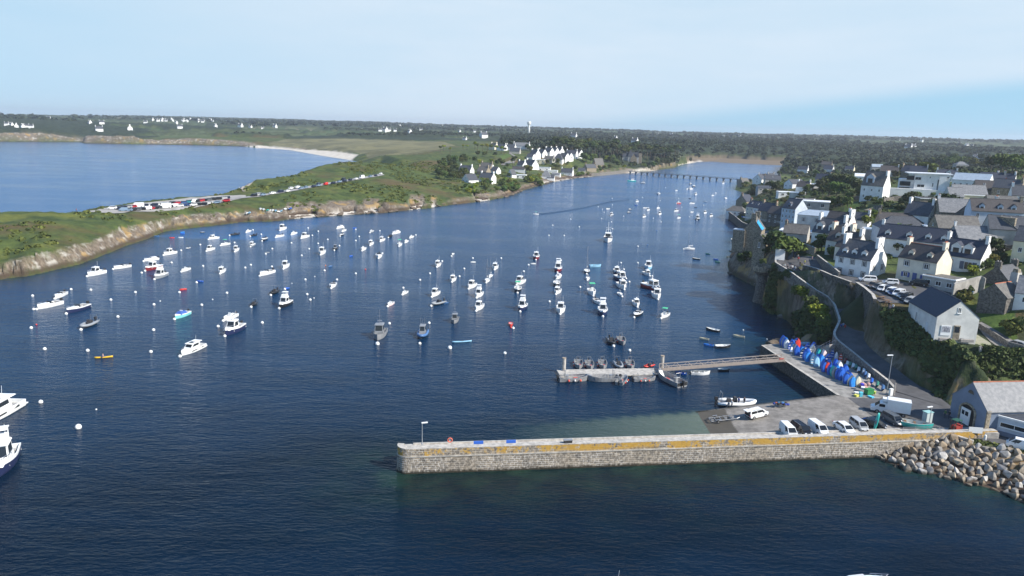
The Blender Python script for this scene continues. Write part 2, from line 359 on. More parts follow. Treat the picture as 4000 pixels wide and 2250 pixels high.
sandpoly([(1000,580,0),(1132,588,0),(1233,606,0),(1310,619,0),(1369,628,0),(1400,607,4),(1310,594,3),(1225,586,3),(1045,572,2)])
sandpoly([(930,573,0),(1000,580,0),(1045,572,2),(1000,570,2)])
sandpoly(L0[24:34]+[(2560,660,1.5),(2412,673,2),(2344,680,2),(2251,690,1.5),(2150,703,1.8),(2110,712,1)])
sandpoly([(2640,652,0),(2722,634,0),(2745,633,0),(2735,627,1),(2650,640,1.5)])
marsh=(DIST > 1350) & (GX > 250) & (GX < 900) & (GZ < 5)
dune=inpoly(GX,GY,np.array([at(*p)[:2] for p in [(1045,570,3),(1400,604,4),(1500,608,16),(1650,600,18),(1780,560,25),(1700,545,26),(1400,540,20),(1120,545,14),(1050,555,10)]]))
lawn=np.zeros(GX.shape,bool)
for pl in ([(1960,622,18),(2010,612,19),(2005,600,21),(1950,610,20)],[(1800,735,6),(1850,728,7),(1880,738,6),(1830,750,5)],Z('b',[(300,850),(560,820),(640,850),(500,900)],20),Z('b',[(0,780),(200,780),(330,830),(0,830)],19),
           Z('s',[(1880,60),(2300,20),(2450,420),(2250,440),(2090,340),(1880,200)],13.5)):
 lawn |=poly_mask(pl)
farm=(DIST > 1900) & (~marsh)
heath=LAND & ~sand & ~rockm & ~marsh & (DIST < 1500)
onhead=(GX < 60) & (DIST < 1000)
amp=np.where(heath & onhead,1.0,0.0)*np.clip((DC-2)/8,0,1)
flat=np.zeros(GX.shape,bool)
carpark=[(300,838,8.6),(420,836,8),(560,828,8),(700,817,8),(880,789,8.2),(960,772,8.8),(960,764,8.8),(870,765,8.2),(760,773,8),(560,793,8),(430,810,8)]
flat |=poly_mask(carpark)
HR=[(880,781,8.3),(1000,767,9),(1085,753,10),(1175,738,11),(1272,720,12),(1330,711,12.7),(1388,701,13.3),(1446,691,14),(1493,681,14.5)]
wHR=w2(HR);dHR=segdist(GX,GY,wHR[:,:2],False)
flat |=dHR < 4.5
amp[flat]=0
bush=fbm(GX/9,GY/9,4,3);tuss=fbm(GX/2.2,GY/2.2,3,9)
GZ=GZ+amp*((bush-.35)*1.9+(tuss-.45)*1.1)
gardens=LAND & (GX > 60) & (DIST < 1000) & ~lawn
GZ=GZ+np.where(gardens & (GZ > 17.4) & (DIST > 260),.6*(fbm(GX/5,GY/5,3,21)-.4),0)
rk=fbm((GX*.8+GY*.6)/3.2,(GX*-.6+GY*.8)/9,4,31);rk2=fbm(GX/1.6,GY/1.6,3,37)
GZ=GZ+np.where(rockm & ~sand,((rk-.42)*6.5+(rk2-.45)*2.6)*np.clip(DC/5,.25,1),0)
cove=LAND & (GX > 60) & (GX < 130) & (GY > 165) & (GY < 330) & (DC < 9)
GZ=GZ+np.where(cove,((rk-.45)*3.5+(rk2-.45)*1.8)*np.clip(DC/4,.3,1),0)
bayc=LAND & (GX < -50) & (DIST > 1300) & (DIST < 2300) & (DC < 90) & ~sand
GZ=GZ+np.where(bayc,((fbm(GX/14,GY/18,4,41)-.45)*6)*np.clip(DC/12,.2,1),0)
GZ=GZ+np.where(dune & ~sand,(fbm(GX/40,GY/16,3,51)-.45)*5,0)
def cells(x,y,s):
 ix,iy=np.floor(x).astype(np.int64),np.floor(y).astype(np.int64);d1=np.full(x.shape,9.);d2=d1.copy();idv=np.zeros(x.shape)
 for a in (-1,0,1):
  for b in (-1,0,1):
   cx,cy=ix+a,iy+b;px,py=cx+_h(cx,cy,s),cy+_h(cx,cy,s+1);d=np.hypot(px-x,py-y)
   m=d < d1;d2=np.where(m,d1,np.minimum(d2,d));idv=np.where(m,_h(cx,cy,s+2),idv);d1=np.where(m,d,d1)
 return d2-d1,idv
wx,wy=GX+60*(fbm(GX/300,GY/300,2,61)-.5),GY+60*(fbm(GX/300,GY/300,2,63)-.5)
edge_,fid=cells(wx/230,wy/150,71)
bigwood=fbm(GX/700,GY/420,3,81)
rightwood=(GX > 330+(DIST-1400)*.0) & (DIST > 1480) & (DIST < 2600)
midwood=(GX > -40+0*GY) & (DIST > 1010) & (DIST < 2500) & (GX < 1100) & ~marsh & ~dune & ~sand & (np.arctan2(GX,GY) > -.02)
wood=LAND & ((farm & ((bigwood > .50) | (fid > .80))) | (rightwood & ~marsh & (bigwood > .30)) | midwood)
wood |=LAND & farm & (np.arctan2(GX,GY) > 0.02) & (DIST < 3000) & (bigwood > .36)
scrub=LAND & (DIST > 1650) & (DIST < 2300) & (GX < 0) & ~dune & ~sand & (bigwood > .40)
hedge=LAND & farm & (edge_ < .06)
can=np.clip(fbm(GX/9,GY/16,3,91),0,1)
GZ=GZ+np.where(wood,7+12*(can-.3),np.where(hedge,4.5+6*(can-.4),np.where(scrub,2+5*(can-.3),0)))*np.clip((DIST-1000)/150,0,1)
sand &=~((DIST < 1000) & (DC > 13));GZ=np.where(sand & (DIST < 1000),np.minimum(GZ,.2+.035*DC),GZ)
GZ=np.where(LAND,np.where(~rockm & ~cove,np.maximum(GZ,.15),GZ),-np.minimum(6,.25+.22*DC))
for pl_,zz_ in (([(2980,1352),(3075,1342),(3112,1338),(3160,1344),(3262,1338),(3345,1392),(3410,1446),(3475,1496),(3500,1526),(3520,1468),(3640,1528),(3720,1588),(3800,1598),(4400,1690),(4400,1880),(4000,1766),(3800,1723),(3680,1688),(3560,1682),(3440,1680),(3300,1690),(3290,1600),(3272,1545)],2.2),([(2000,1665),(2725,1600),(3275,1536),(3330,1600),(3320,1700),(2870,1712),(1990,1765)],-3.2)):
 mk=inpoly(GX,GY,np.array([at(p[0],p[1],3.0 if zz_ > 0 else 0)[:2] for p in pl_]));GZ=np.where(mk,np.minimum(GZ,zz_),GZ)
cpk=inpoly(GX,GY,w2([(p[0],p[1],16.4) for p in ((3341,1109),(3371,1129),(3404,1157),(3425,1182),(3500,1196),(3562,1205),(3640,1170),(3760,1150),(3775,1128),(3640,1118),(3420,1090),(3330,1080),(3280,1066),(3242,1079),(3319,1107))])[:,:2]);GZ=np.where(cpk,np.maximum(GZ,16.35),GZ)
GZfin=GZ
def ground(x,y):
 a=(math.degrees(math.atan2(x,y))-A0)/(A1-A0)*(NA-1);r=math.log(math.hypot(x,y)/r0)/math.log(r1/r0)*(NR-1)
 i,j=int(min(max(r,0),NR-2)),int(min(max(a,0),NA-2));fr,fa=min(max(r-i,0),1),min(max(a-j,0),1)
 g=GZfin;return float((g[i,j]*(1-fa)+g[i,j+1]*fa)*(1-fr)+(g[i+1,j]*(1-fa)+g[i+1,j+1]*fa)*fr)
def gat(px,py,z0=10.0,it=12):
 d=_ray(px,py);t=60.0;prev=t
 while t < 9000:
  p=np.array([0,0,H])+d*t
  if p[2] < ground(p[0],p[1]):break
  prev=t;t *=1.006
 lo,hi=prev,t
 for _ in range(it):
  mid=(lo+hi)/2;p=np.array([0,0,H])+d*mid
  if p[2] < ground(p[0],p[1]):hi=mid
  else:lo=mid
 p=np.array([0,0,H])+d*hi;return np.array([p[0],p[1],ground(p[0],p[1])])
cov=np.zeros(GX.shape+(3,))
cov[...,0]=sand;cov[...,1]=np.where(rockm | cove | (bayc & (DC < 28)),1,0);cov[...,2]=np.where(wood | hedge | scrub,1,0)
cov[...,2]=np.maximum(cov[...,2],np.where(LAND & (GX > 60) & (DIST < 340) & (DIST > 120) & (GZ > 3.5) & ~lawn & (GZ < 15),.85,0))
bankrock=LAND & (GX > 78) & (DIST > 130) & (DIST < 205) & (GZ > 3.4) & (GZ < 8.5+3*(fbm(GX/4,GY/4,3,77)-.5)) & (GY < 172) & ~lawn;cov[bankrock]=(0,.9,0)
sdl=sand.copy()
for k in range(1,7):sdl[k:] |=sand[:-k]
cov[...,1]=np.where(sdl & (DIST < 1000) & LAND,1,cov[...,1])
for c in range(3):
 m=cov[...,c];cov[1:-1,1:-1,c]=(m[1:-1,1:-1]*2+m[:-2,1:-1]+m[2:,1:-1]+m[1:-1,:-2]+m[1:-1,2:])/6
rip=poly_mask([(3415,1775,0),(3440,1800,0),(3541,1850,0),(3700,1880,0),(3870,1925,0),(4000,1975,0),(4300,2100,0),(4300,1840,3.6),(4000,1772,3.5),(3800,1728,3.4),(3690,1692,3.5),(3560,1690,3.4)]);cov[rip]=(0,1,0)
cov2=np.zeros(GX.shape+(3,));cov2[...,0]=np.where(farm,fid,0);cov2[...,1]=np.where(dune,1,0)+np.where(marsh,1,0);cov2[...,2]=np.where(lawn,1,0)+np.where(farm,.5,0)*(1-lawn)
RMID=(wRLE[2:,:2][:15]+wRRE[np.linspace(0,len(wRRE)-1,15).astype(int),:2])/2
jag=LAND & (GX > 62) & (DIST < 330) & (DIST > 125) & (GZ > 1.2) & (GZ < 15.8) & ~cpk & (segdist(GX,GY,RMID,False) > 5.5) & ~lawn & (GY > 118)
DX=np.where(jag,(fbm(GY/2.4+GZ/1.5,GZ/1.4+GX/4,4,101)-.47)*3.2,0);DX[1:-1,1:-1]=(DX[1:-1,1:-1]*2+DX[:-2,1:-1]+DX[2:,1:-1]+DX[1:-1,:-2]+DX[1:-1,2:])/6
DY=np.where(rockm & ~sand & (GZ > .3),(fbm(GX/2.6+GZ/1.3,GZ/1.3+GY/5,4,103)-.47)*4.0,0)
VV=np.stack([GX+DX,GY+DY,GZ],-1).reshape(-1,3)
idx=np.arange(NR*NA).reshape(NR,NA)
Q=np.stack([idx[:-1,:-1],idx[:-1,1:],idx[1:,1:],idx[1:,:-1]],-1).reshape(-1,4)[:,::-1]
under=(GZ < -1.2).reshape(-1)
Q=Q[~under[Q].all(1)]
use=np.unique(Q);rm=np.full(len(VV),-1);rm[use]=np.arange(len(use))
def ground_material():
 m=bpy.data.materials.new('ground');m.use_nodes=True;t=m.node_tree;b=t.nodes['Principled BSDF'];b.inputs['Roughness'].default_value=.9;b.inputs['Specular IOR Level'].default_value=.25
 g=N(t,'ShaderNodeNewGeometry');pos=g.outputs['Position']
 def noise(sc,det=5,ro=.6,vec=None):
  n=N(t,'ShaderNodeTexNoise');n.inputs['Scale'].default_value=sc;n.inputs['Detail'].default_value=det;n.inputs['Roughness'].default_value=ro
  t.links.new(vec or pos,n.inputs[0]);return n.outputs[0]
 def mixc(f,a,b_):
  n=N(t,'ShaderNodeMix',data_type='RGBA')
  if isinstance(f,(int,float)):n.inputs[0].default_value=f
  else:t.links.new(f,n.inputs[0])
  for i,x in ((6,a),(7,b_)):
   if isinstance(x,tuple):n.inputs[i].default_value=(*x,1)
   else:t.links.new(x,n.inputs[i])
  return n.outputs[2]
 def attr(nm):
  a=N(t,'ShaderNodeAttribute',attribute_name=nm);s=N(t,'ShaderNodeSeparateColor');t.links.new(a.outputs['Color'],s.inputs[0]);return s.outputs
 c1,c2=attr('cover'),attr('tint')
 sz=N(t,'ShaderNodeSeparateXYZ');t.links.new(pos,sz.inputs[0])
 n_big,n_mid,n_fine=noise(.018,4),noise(.12,6,.65),noise(.8,5,.7)
 heathc=mixc(ramp(t,n_mid,.35,.62),(.036,.057,.016),(.086,.115,.028))
 heathc=mixc(ramp(t,n_big,.50,.66),heathc,(.115,.082,.034))
 heathc=mixc(M(t,'MULTIPLY',ramp(t,noise(.045,5),.54,.68),.9),heathc,(.140,.150,.030))
 heathc=mixc(M(t,'MULTIPLY',ramp(t,n_fine,.42,.68),.5),heathc,(.040,.055,.020))
 fr_=N(t,'ShaderNodeValToRGB');t.links.new(c2[0],fr_.inputs[0]);e=fr_.color_ramp.elements
 fr_.color_ramp.interpolation='CONSTANT';e[0].color=(.10,.12,.045,1);e[1].position=.92;e[1].color=(.05,.085,.02,1)
 for p,c in ((.16,(.06,.10,.028)),(.32,(.13,.14,.06)),(.44,(.075,.11,.035)),(.58,(.30,.26,.17)),(.64,(.09,.12,.04)),(.76,(.055,.095,.025))):
  k=e.new(p);k.color=(*c,1)
 isfarm=ramp(t,c2[2],.3,.45,smooth=False);lawnm=ramp(t,c2[2],.7,.9,smooth=False)
 base=mixc(isfarm,heathc,mixc(M(t,'MULTIPLY',n_mid,.5),fr_.outputs[0],(.05,.07,.025)))
 base=mixc(lawnm,base,mixc(n_mid,(.05,.10,.018),(.11,.15,.03)))
 base=mixc(ramp(t,c2[1],.2,.5),base,mixc(ramp(t,sz.outputs[0],180,240),mixc(ramp(t,n_big,.4,.6),(.19,.175,.085),(.115,.11,.055)),mixc(n_mid,(.13,.095,.06),(.22,.17,.115))))
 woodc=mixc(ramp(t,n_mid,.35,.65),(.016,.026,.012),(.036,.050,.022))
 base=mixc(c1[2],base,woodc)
 sp=N(t,'ShaderNodeSeparateXYZ');t.links.new(g.outputs['True Normal'],sp.inputs[0])
 mpv=N(t,'ShaderNodeMapping');mpv.inputs['Rotation'].default_value=(.5,.9,.6);mpv.inputs['Scale'].default_value=(1,1,.18);t.links.new(pos,mpv.inputs[0])
 strata=noise(.9,6,.7,mpv.outputs[0])
 rockc=mixc(ramp(t,strata,.3,.7),(.075,.058,.042),(.25,.20,.148))
 rockc=mixc(M(t,'MULTIPLY',ramp(t,noise(.22,5),.50,.66),ramp(t,sz.outputs[0],-150,-110,1,.25)),rockc,(.40,.37,.32))
 rockc=mixc(M(t,'MULTIPLY',ramp(t,noise(.09,4),.55,.66),.7),rockc,(.38,.24,.08))
 wet=ramp(t,M(t,'ADD',sz.outputs[2],M(t,'MULTIPLY',n_mid,2.0)),1.9,3.6,1,0)
 rockc=mixc(wet,rockc,mixc(n_fine,(.042,.028,.019),(.105,.072,.050)))
 steep=ramp(t,sp.outputs[2],.45,.62,1,0)
 rockf=M(t,'MAXIMUM',c1[1],M(t,'MULTIPLY',steep,M(t,'MULTIPLY',M(t,'SUBTRACT',1.0,c1[2]),ramp(t,noise(.10,5),.45,.6))),clamp=True)
 hang=M(t,'MULTIPLY',ramp(t,M(t,'ADD',sz.outputs[2],M(t,'MULTIPLY',noise(.25,5),6.0)),8.4,10.4),M(t,'MULTIPLY',ramp(t,sp.outputs[2],.5,.75),ramp(t,sz.outputs[1],1000,1200,1,0)))
 rockf=M(t,'SUBTRACT',rockf,M(t,'MULTIPLY',hang,.85),clamp=True)
 base=mixc(rockf,base,rockc)
 base=mixc(M(t,'MULTIPLY',c1[0],ramp(t,sp.outputs[2],.72,.88)),base,mixc(ramp(t,n_mid,.3,.7),(.50,.44,.36),(.68,.62,.53)))
 t.links.new(base,b.inputs['Base Color'])
 bn=N(t,'ShaderNodeBump');bn.inputs['Strength'].default_value=.7;bn.inputs['Distance'].default_value=.6
 t.links.new(M(t,'ADD',n_fine,M(t,'MULTIPLY',strata,.6)),bn.inputs['Height']);t.links.new(bn.outputs[0],b.inputs['Normal'])
 return m
GM=ground_material()
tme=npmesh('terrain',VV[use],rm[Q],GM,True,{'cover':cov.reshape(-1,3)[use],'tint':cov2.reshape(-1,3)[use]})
struct('terrain',tme)
def sl_poly(pl):return np.array([at(*p)[:2] for p in pl])
SLIPW=sl_poly([(2725,1607,0),(2870,1700,0),(2500,1722,0),(1980,1752,0),(1985,1668,0),(2400,1632,0)])
wa,wr=np.radians(np.linspace(-52,52,420)),45*np.exp(np.linspace(0,math.log(2600/45),420))
WX,WY=np.sin(wa)[None]*wr[:,None],np.cos(wa)[None]*wr[:,None]
wland=inpoly(WX,WY,CP);wdc=segdist(WX,WY,CP)
PIERW=np.array([at(*p)[:2] for p in [(1540,1850,0),(3430,1786,0)]])
dp=segdist(WX,WY,PIERW,False)
near=np.exp(-np.where(wland,0,wdc)/5.0)
nearp=np.exp(-np.maximum(dp-1,0)/7)*.8
slip=inpoly(WX,WY,SLIPW)
sx=(WX-SLIPW[3,0])/(SLIPW[0,0]-SLIPW[3,0]);slipd=np.where(slip,np.clip(sx,0,1)**.55,0)
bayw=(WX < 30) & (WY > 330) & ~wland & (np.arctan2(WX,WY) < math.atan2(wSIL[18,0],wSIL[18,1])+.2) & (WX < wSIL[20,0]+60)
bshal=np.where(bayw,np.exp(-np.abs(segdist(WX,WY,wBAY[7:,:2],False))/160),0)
tint=np.stack([np.maximum(near,nearp),slipd,np.where(bayw,.75+.25*bshal,np.clip((np.hypot(WX,WY)-115)/720,0,1)**.75*.85*(WY > 0))],-1)  # third channel: bay's own blue, plus sky reflection painted into farther harbour water
for c in range(3):
 m=tint[...,c].copy();tint[1:-1,1:-1,c]=(m[1:-1,1:-1]*2+m[:-2,1:-1]+m[2:,1:-1]+m[1:-1,:-2]+m[1:-1,2:])/6
widx=np.arange(WX.size).reshape(WX.shape)
wQ=np.stack([widx[:-1,:-1],widx[:-1,1:],widx[1:,1:],widx[1:,:-1]],-1).reshape(-1,4)[:,::-1]
deep=(wland & (wdc > 30)).reshape(-1);wQ=wQ[~deep[wQ].all(1)]
def water_material():
 m=bpy.data.materials.new('water');m.use_nodes=True;t=m.node_tree;b=t.nodes['Principled BSDF']
 b.inputs['IOR'].default_value=1.33;b.inputs['Specular IOR Level'].default_value=.25
 g=N(t,'ShaderNodeNewGeometry');pos=g.outputs['Position']
 a=N(t,'ShaderNodeAttribute',attribute_name='depth');s=N(t,'ShaderNodeSeparateColor');t.links.new(a.outputs['Color'],s.inputs[0])
 def noise(sc,scale=(1,1,1),rot=0,det=4,ro=.55):
  mp_=N(t,'ShaderNodeMapping');mp_.inputs['Scale'].default_value=scale;mp_.inputs['Rotation'].default_value=(0,0,rot);t.links.new(pos,mp_.inputs[0])
  n=N(t,'ShaderNodeTexNoise');n.inputs['Scale'].default_value=sc;n.inputs['Detail'].default_value=det;n.inputs['Roughness'].default_value=ro;t.links.new(mp_.outputs[0],n.inputs[0]);return n.outputs[0]
 def mixc(f,p,q):
  n=N(t,'ShaderNodeMix',data_type='RGBA');t.links.new(f,n.inputs[0])
  for i,x in ((6,p),(7,q)):
   if isinstance(x,tuple):n.inputs[i].default_value=(*x,1)
   else:t.links.new(x,n.inputs[i])
  return n.outputs[2]
 patch=noise(.02,(1,2.5,1),.3,4)
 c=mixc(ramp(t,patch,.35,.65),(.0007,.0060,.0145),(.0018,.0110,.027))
 c=mixc(s.outputs[2],c,(.025,.125,.31))  # blue mixed into base colour; over the harbour it paints grazing sky reflection
 bed=mixc(ramp(t,noise(.16,det=6),.38,.62),(.006,.020,.016),(.022,.052,.030))
 c=mixc(M(t,'MULTIPLY',s.outputs[0],ramp(t,noise(.1,det=5),.3,.6,.35,.9)),c,bed)
 c=mixc(M(t,'MULTIPLY',s.outputs[1],.95),c,mixc(s.outputs[1],(.008,.042,.038),(.10,.125,.09)))
 t.links.new(c,b.inputs['Base Color'])
 w1,w2_=noise(1.25,(.55,1.5,1),-.25,3),noise(.38,(.5,1.3,1),-.1,3)
 calm=ramp(t,noise(.012,(1,3,1),.25,5),.34,.62,.55,1.0)
 hgt=M(t,'MULTIPLY',M(t,'ADD',M(t,'MULTIPLY',w1,.55),M(t,'MULTIPLY',w2_,.8)),calm)
 bn=N(t,'ShaderNodeBump');bn.inputs['Strength'].default_value=.66;bn.inputs['Distance'].default_value=.6
 t.links.new(hgt,bn.inputs['Height']);t.links.new(bn.outputs[0],b.inputs['Normal'])
 t.links.new(M(t,'MULTIPLY',calm,.16),b.inputs['Roughness'])
 return m
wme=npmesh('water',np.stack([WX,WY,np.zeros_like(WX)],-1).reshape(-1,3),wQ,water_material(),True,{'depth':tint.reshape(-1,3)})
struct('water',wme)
def stone_mat(name,c1,c2,mortar,bw=.85,bh=.38,ms=.035,lichen=0.0,white=0.0,wetz=.7,var=.5,warp=.09,oc=False):
 return _stone(name,c1,c2,mortar,bw,bh,ms,lichen,white,wetz,var,warp,oc)
def _stone(name,c1,c2,mortar,bw=.85,bh=.38,ms=.035,lichen=0.0,white=0.0,wetz=.7,var=.5,warp=.09,oc=False):
 m=bpy.data.materials.new(name);m.use_nodes=True;t=m.node_tree;b=t.nodes['Principled BSDF'];b.inputs['Roughness'].default_value=.9;b.inputs['Specular IOR Level'].default_value=.2
 if oc:
  tcn=N(t,'ShaderNodeTexCoord');sp_=N(t,'ShaderNodeSeparateXYZ');t.links.new(tcn.outputs['Object'],sp_.inputs[0])
  uv=N(t,'ShaderNodeCombineXYZ');t.links.new(M(t,'ADD',sp_.outputs[0],sp_.outputs[1]),uv.inputs[0]);t.links.new(sp_.outputs[2],uv.inputs[1])
 else:uv=N(t,'ShaderNodeUVMap')
 g=N(t,'ShaderNodeNewGeometry')
 def noise(sc,det=4,src=None):
  n=N(t,'ShaderNodeTexNoise');n.inputs['Scale'].default_value=sc;n.inputs['Detail'].default_value=det;t.links.new(src or g.outputs['Position'],n.inputs[0]);return n
 wn=noise(1.1,3,uv.outputs[0]);sc=N(t,'ShaderNodeVectorMath',operation='SCALE');sc.inputs['Scale'].default_value=warp*2
 sb=N(t,'ShaderNodeVectorMath',operation='SUBTRACT');sb.inputs[1].default_value=(.5,.5,.5);t.links.new(wn.outputs['Color'],sb.inputs[0]);t.links.new(sb.outputs[0],sc.inputs[0])
 ad=N(t,'ShaderNodeVectorMath',operation='ADD');t.links.new(uv.outputs[0],ad.inputs[0]);t.links.new(sc.outputs[0],ad.inputs[1])
 bt=N(t,'ShaderNodeTexBrick',offset=.43,squash=.75,squash_frequency=3);t.links.new(ad.outputs[0],bt.inputs[0])
 bt.inputs['Scale'].default_value=1;bt.inputs['Brick Width'].default_value=bw;bt.inputs['Row Height'].default_value=bh;bt.inputs['Mortar Size'].default_value=ms;bt.inputs['Mortar Smooth'].default_value=.3;bt.inputs['Bias'].default_value=0
 for i,c in ((1,c1),(2,c2),(3,mortar)):bt.inputs[i].default_value=(*c,1)
 def mixc(f,p,q):
  n=N(t,'ShaderNodeMix',data_type='RGBA');t.links.new(f,n.inputs[0])
  for i,x in ((6,p),(7,q)):
   if isinstance(x,tuple):n.inputs[i].default_value=(*x,1)
   else:t.links.new(x,n.inputs[i])
  return n.outputs[2]
 n1,n2=noise(.12,5).outputs[0],noise(2.2,6).outputs[0]
 c=bt.outputs[0]
 if white:c=mixc(M(t,'MULTIPLY',M(t,'MULTIPLY',bt.outputs[1],ramp(t,n1,.42,.55)),white),c,(.72,.69,.64))
 mul=N(t,'ShaderNodeMix',data_type='RGBA',blend_type='MULTIPLY');mul.inputs[0].default_value=1;t.links.new(c,mul.inputs[6])
 v=ramp(t,n2,.3,.7,1-var,1+var*.4);cb=N(t,'ShaderNodeCombineColor');[t.links.new(v,cb.inputs[i]) for i in range(3)];t.links.new(cb.outputs[0],mul.inputs[7]);c=mul.outputs[2]
 sz=N(t,'ShaderNodeSeparateXYZ');t.links.new(g.outputs['Position'],sz.inputs[0]);z=sz.outputs[2]
 if lichen:
  zz_=M(t,'ADD',z,M(t,'MULTIPLY',M(t,'SUBTRACT',n1,.5),2.2))
  lm=M(t,'MULTIPLY',M(t,'MULTIPLY',ramp(t,zz_,2.75,3.5),ramp(t,z,4.28,4.2)),ramp(t,M(t,'ADD',M(t,'ADD',n2,ramp(t,sz.outputs[0],-12,24,-.04,.07)),M(t,'MULTIPLY',M(t,'SUBTRACT',noise(.33,5).outputs[0],.5),1.5)),.36,.58))
  lm=M(t,'MULTIPLY',lm,ramp(t,M(t,'ADD',noise(1.3,5).outputs[0],ramp(t,sz.outputs[0],-16,22,-.03,.08)),.40,.54,.25,1));c=mixc(M(t,'MULTIPLY',lm,lichen),c,mixc(n2,(.38,.20,.03),(.52,.33,.07)))
 if wetz > 0:c=mixc(ramp(t,M(t,'ADD',z,M(t,'MULTIPLY',n2,.5)),wetz*.45,wetz,.93,0),c,(.025,.022,.014))
 t.links.new(c,b.inputs['Base Color'])
 bn=N(t,'ShaderNodeBump');bn.inputs['Strength'].default_value=.5;bn.inputs['Distance'].default_value=.08
 t.links.new(M(t,'SUBTRACT',n2,M(t,'MULTIPLY',bt.outputs[1],.8)),bn.inputs['Height']);t.links.new(bn.outputs[0],b.inputs['Normal'])
 return m
PIERM=stone_mat('pier_granite',(.34,.285,.22),(.20,.178,.152),(.54,.48,.40),.86,.35,.032,lichen=.95,white=.85,wetz=.9)
DARKST=stone_mat('rubble_stone',(.155,.14,.12),(.085,.08,.072),(.15,.14,.12),.55,.28,.03)
TANST=stone_mat('tan_stone',(.36,.30,.22),(.26,.22,.165),(.42,.37,.29),.6,.27,.03,wetz=.05)
GREYST=stone_mat('grey_stone',(.25,.225,.195),(.165,.155,.145),(.27,.25,.22),.6,.28,.03,wetz=.05)
CONC=mat('concrete',(.25,.235,.21),.85,var=.28,vs=.6,bump=.2,bs=3)
CONCL=mat('pale_concrete',(.42,.39,.345),.85,var=.25,vs=1.2,bump=.2,bs=4)
ASPH=mat('asphalt',(.085,.083,.085),.9,var=.22,vs=.35,bump=.25,bs=8)
PAVE=mat('pavement',(.20,.185,.165),.9,var=.25,vs=.5,bump=.2,bs=5)
def uvbox(me,UV):
 l=me.uv_layers.new(name='UVMap');l.data.foreach_set('uv',np.asarray(UV,dtype=np.float32).ravel())
def ribbon(P,zb,th,side=1,batter=0.0):
 """wall along P (x,y,ztop); zb base height(s); thickness th laid on the left (side=1) or right of the line. Returns MB and uv per loop."""
 P=[np.array(p,float) for p in P];n=len(P);zb=[zb]*n if np.isscalar(zb) else list(zb);off=[]
 for i in range(n):
  d0=P[i][:2]-P[i-1][:2] if i else P[1][:2]-P[0][:2];d1=P[i+1][:2]-P[i][:2] if i < n-1 else d0
  a=d0/max(np.linalg.norm(d0),1e-6)+d1/max(np.linalg.norm(d1),1e-6);a /=max(np.linalg.norm(a),1e-6);off.append(np.array([-a[1],a[0]])*side)
 L=[0.0]
 for i in range(1,n):L.append(L[-1]+np.linalg.norm(P[i][:2]-P[i-1][:2]))
 V,Fc,UV=[],[],[]
 for i in range(n):
  o=off[i];x,y,z=P[i]
  V +=[(x-o[0]*batter,y-o[1]*batter,zb[i]),(x,y,z),(x+o[0]*th,y+o[1]*th,z),(x+o[0]*th,y+o[1]*th,zb[i])]
 def face(ids,uvs):
  Fc.append(ids);UV.extend(uvs)
 for i in range(n-1):
  a,b=4*i,4*i+4;la,lb=L[i],L[i+1]
  face((a,b,b+1,a+1),[(la,zb[i]),(lb,zb[i+1]),(lb,P[i+1][2]),(la,P[i][2])])
  face((a+1,b+1,b+2,a+2),[(la,90),(lb,90),(lb,90+th),(la,90+th)])
  face((a+2,b+2,b+3,a+3),[(la,P[i][2]),(lb,P[i+1][2]),(lb,zb[i+1]),(la,zb[i])])
 for a,i in ((0,0),(4*(n-1),n-1)):
  face((a,a+1,a+2,a+3),[(0,zb[i]),(0,P[i][2]),(th,P[i][2]),(th,zb[i])])
 return V,Fc,UV
def ribmesh(name,rib,mats,topmi=None):
 V,Fc,UV=rib;me=bpy.data.meshes.new(name);me.from_pydata([tuple(v) for v in V],[],Fc)
 for m in (mats if isinstance(mats,(list,tuple)) else [mats]):me.materials.append(m)
 uvbox(me,UV)
 if topmi is not None:
  for k,p in enumerate(me.polygons):
   if k < len(Fc)-2 and k % 3==1:p.material_index=topmi
 me.update();return me
def wall(name,label,P,zb,th,m,side=1,cat='wall',group=None,top=None,batter=0):
 o=obj(name,ribmesh(name,ribbon(P,zb,th,side,batter),[m]+([top] if top else []),1 if top else None));return tag(o,label,cat,group)
def resample(P,k):
 P=np.array(P,float);d=np.r_[0,np.cumsum(np.linalg.norm(np.diff(P[:,:2],axis=0),axis=1))];s=np.linspace(0,d[-1],k)
 return np.stack([np.interp(s,d,P[:,c]) for c in range(P.shape[1])],1)
A=at(1552,1852,0)[:2];B=at(3440,1785,0)[:2];e=(B-A)/np.linalg.norm(B-A);nI=np.array([-e[1],e[0]])
PL=np.linalg.norm(B-A);PT_=4.3
def pp(s,o,z):q=A+e*s+nI*o;return (q[0],q[1],z)
pier=thing('harbour_pier','long granite harbour pier with white pointing and yellow lichen along its top','pier',(*pp(0,2,0)[:2],0))
def rel(P,o):return [(p[0]-o.location[0],p[1]-o.location[1],p[2]-o.location[2]) for p in P]
RW=1.7
arc=[pp(RW-RW*math.cos(t),RW-RW*math.sin(t),PT_+.35) for t in np.linspace(-math.pi*.12,math.pi*.5,12)]
outer=arc+[pp(s,0,PT_+.02*s/PL) for s in np.linspace(RW+.8,PL+22,30)]
outer=[(p[0],p[1],PT_+(.06 if i < 10 else 0)) for i,p in enumerate(outer)]
rb=ribbon(rel(outer,pier),-5,1.05,1,batter=.35)
child('parapet_wall',ribmesh('parapet_wall',rb,[PIERM,CONCL],1),pier)
lo=[pp(s,.9,3.25) for s in np.linspace(RW*.6,PL+20,24)]
child('walkway',ribmesh('walkway',ribbon(rel(lo,pier),-5,3.2,1),[DARKST,CONCL],1),pier)
led=[pp(RW-(RW+.12)*math.cos(t),RW-(RW+.12)*math.sin(t),3.02) for t in np.linspace(0,math.pi*.5,8)]+[pp(s,-.14,3.02) for s in np.linspace(RW+1,PL+10,24)]
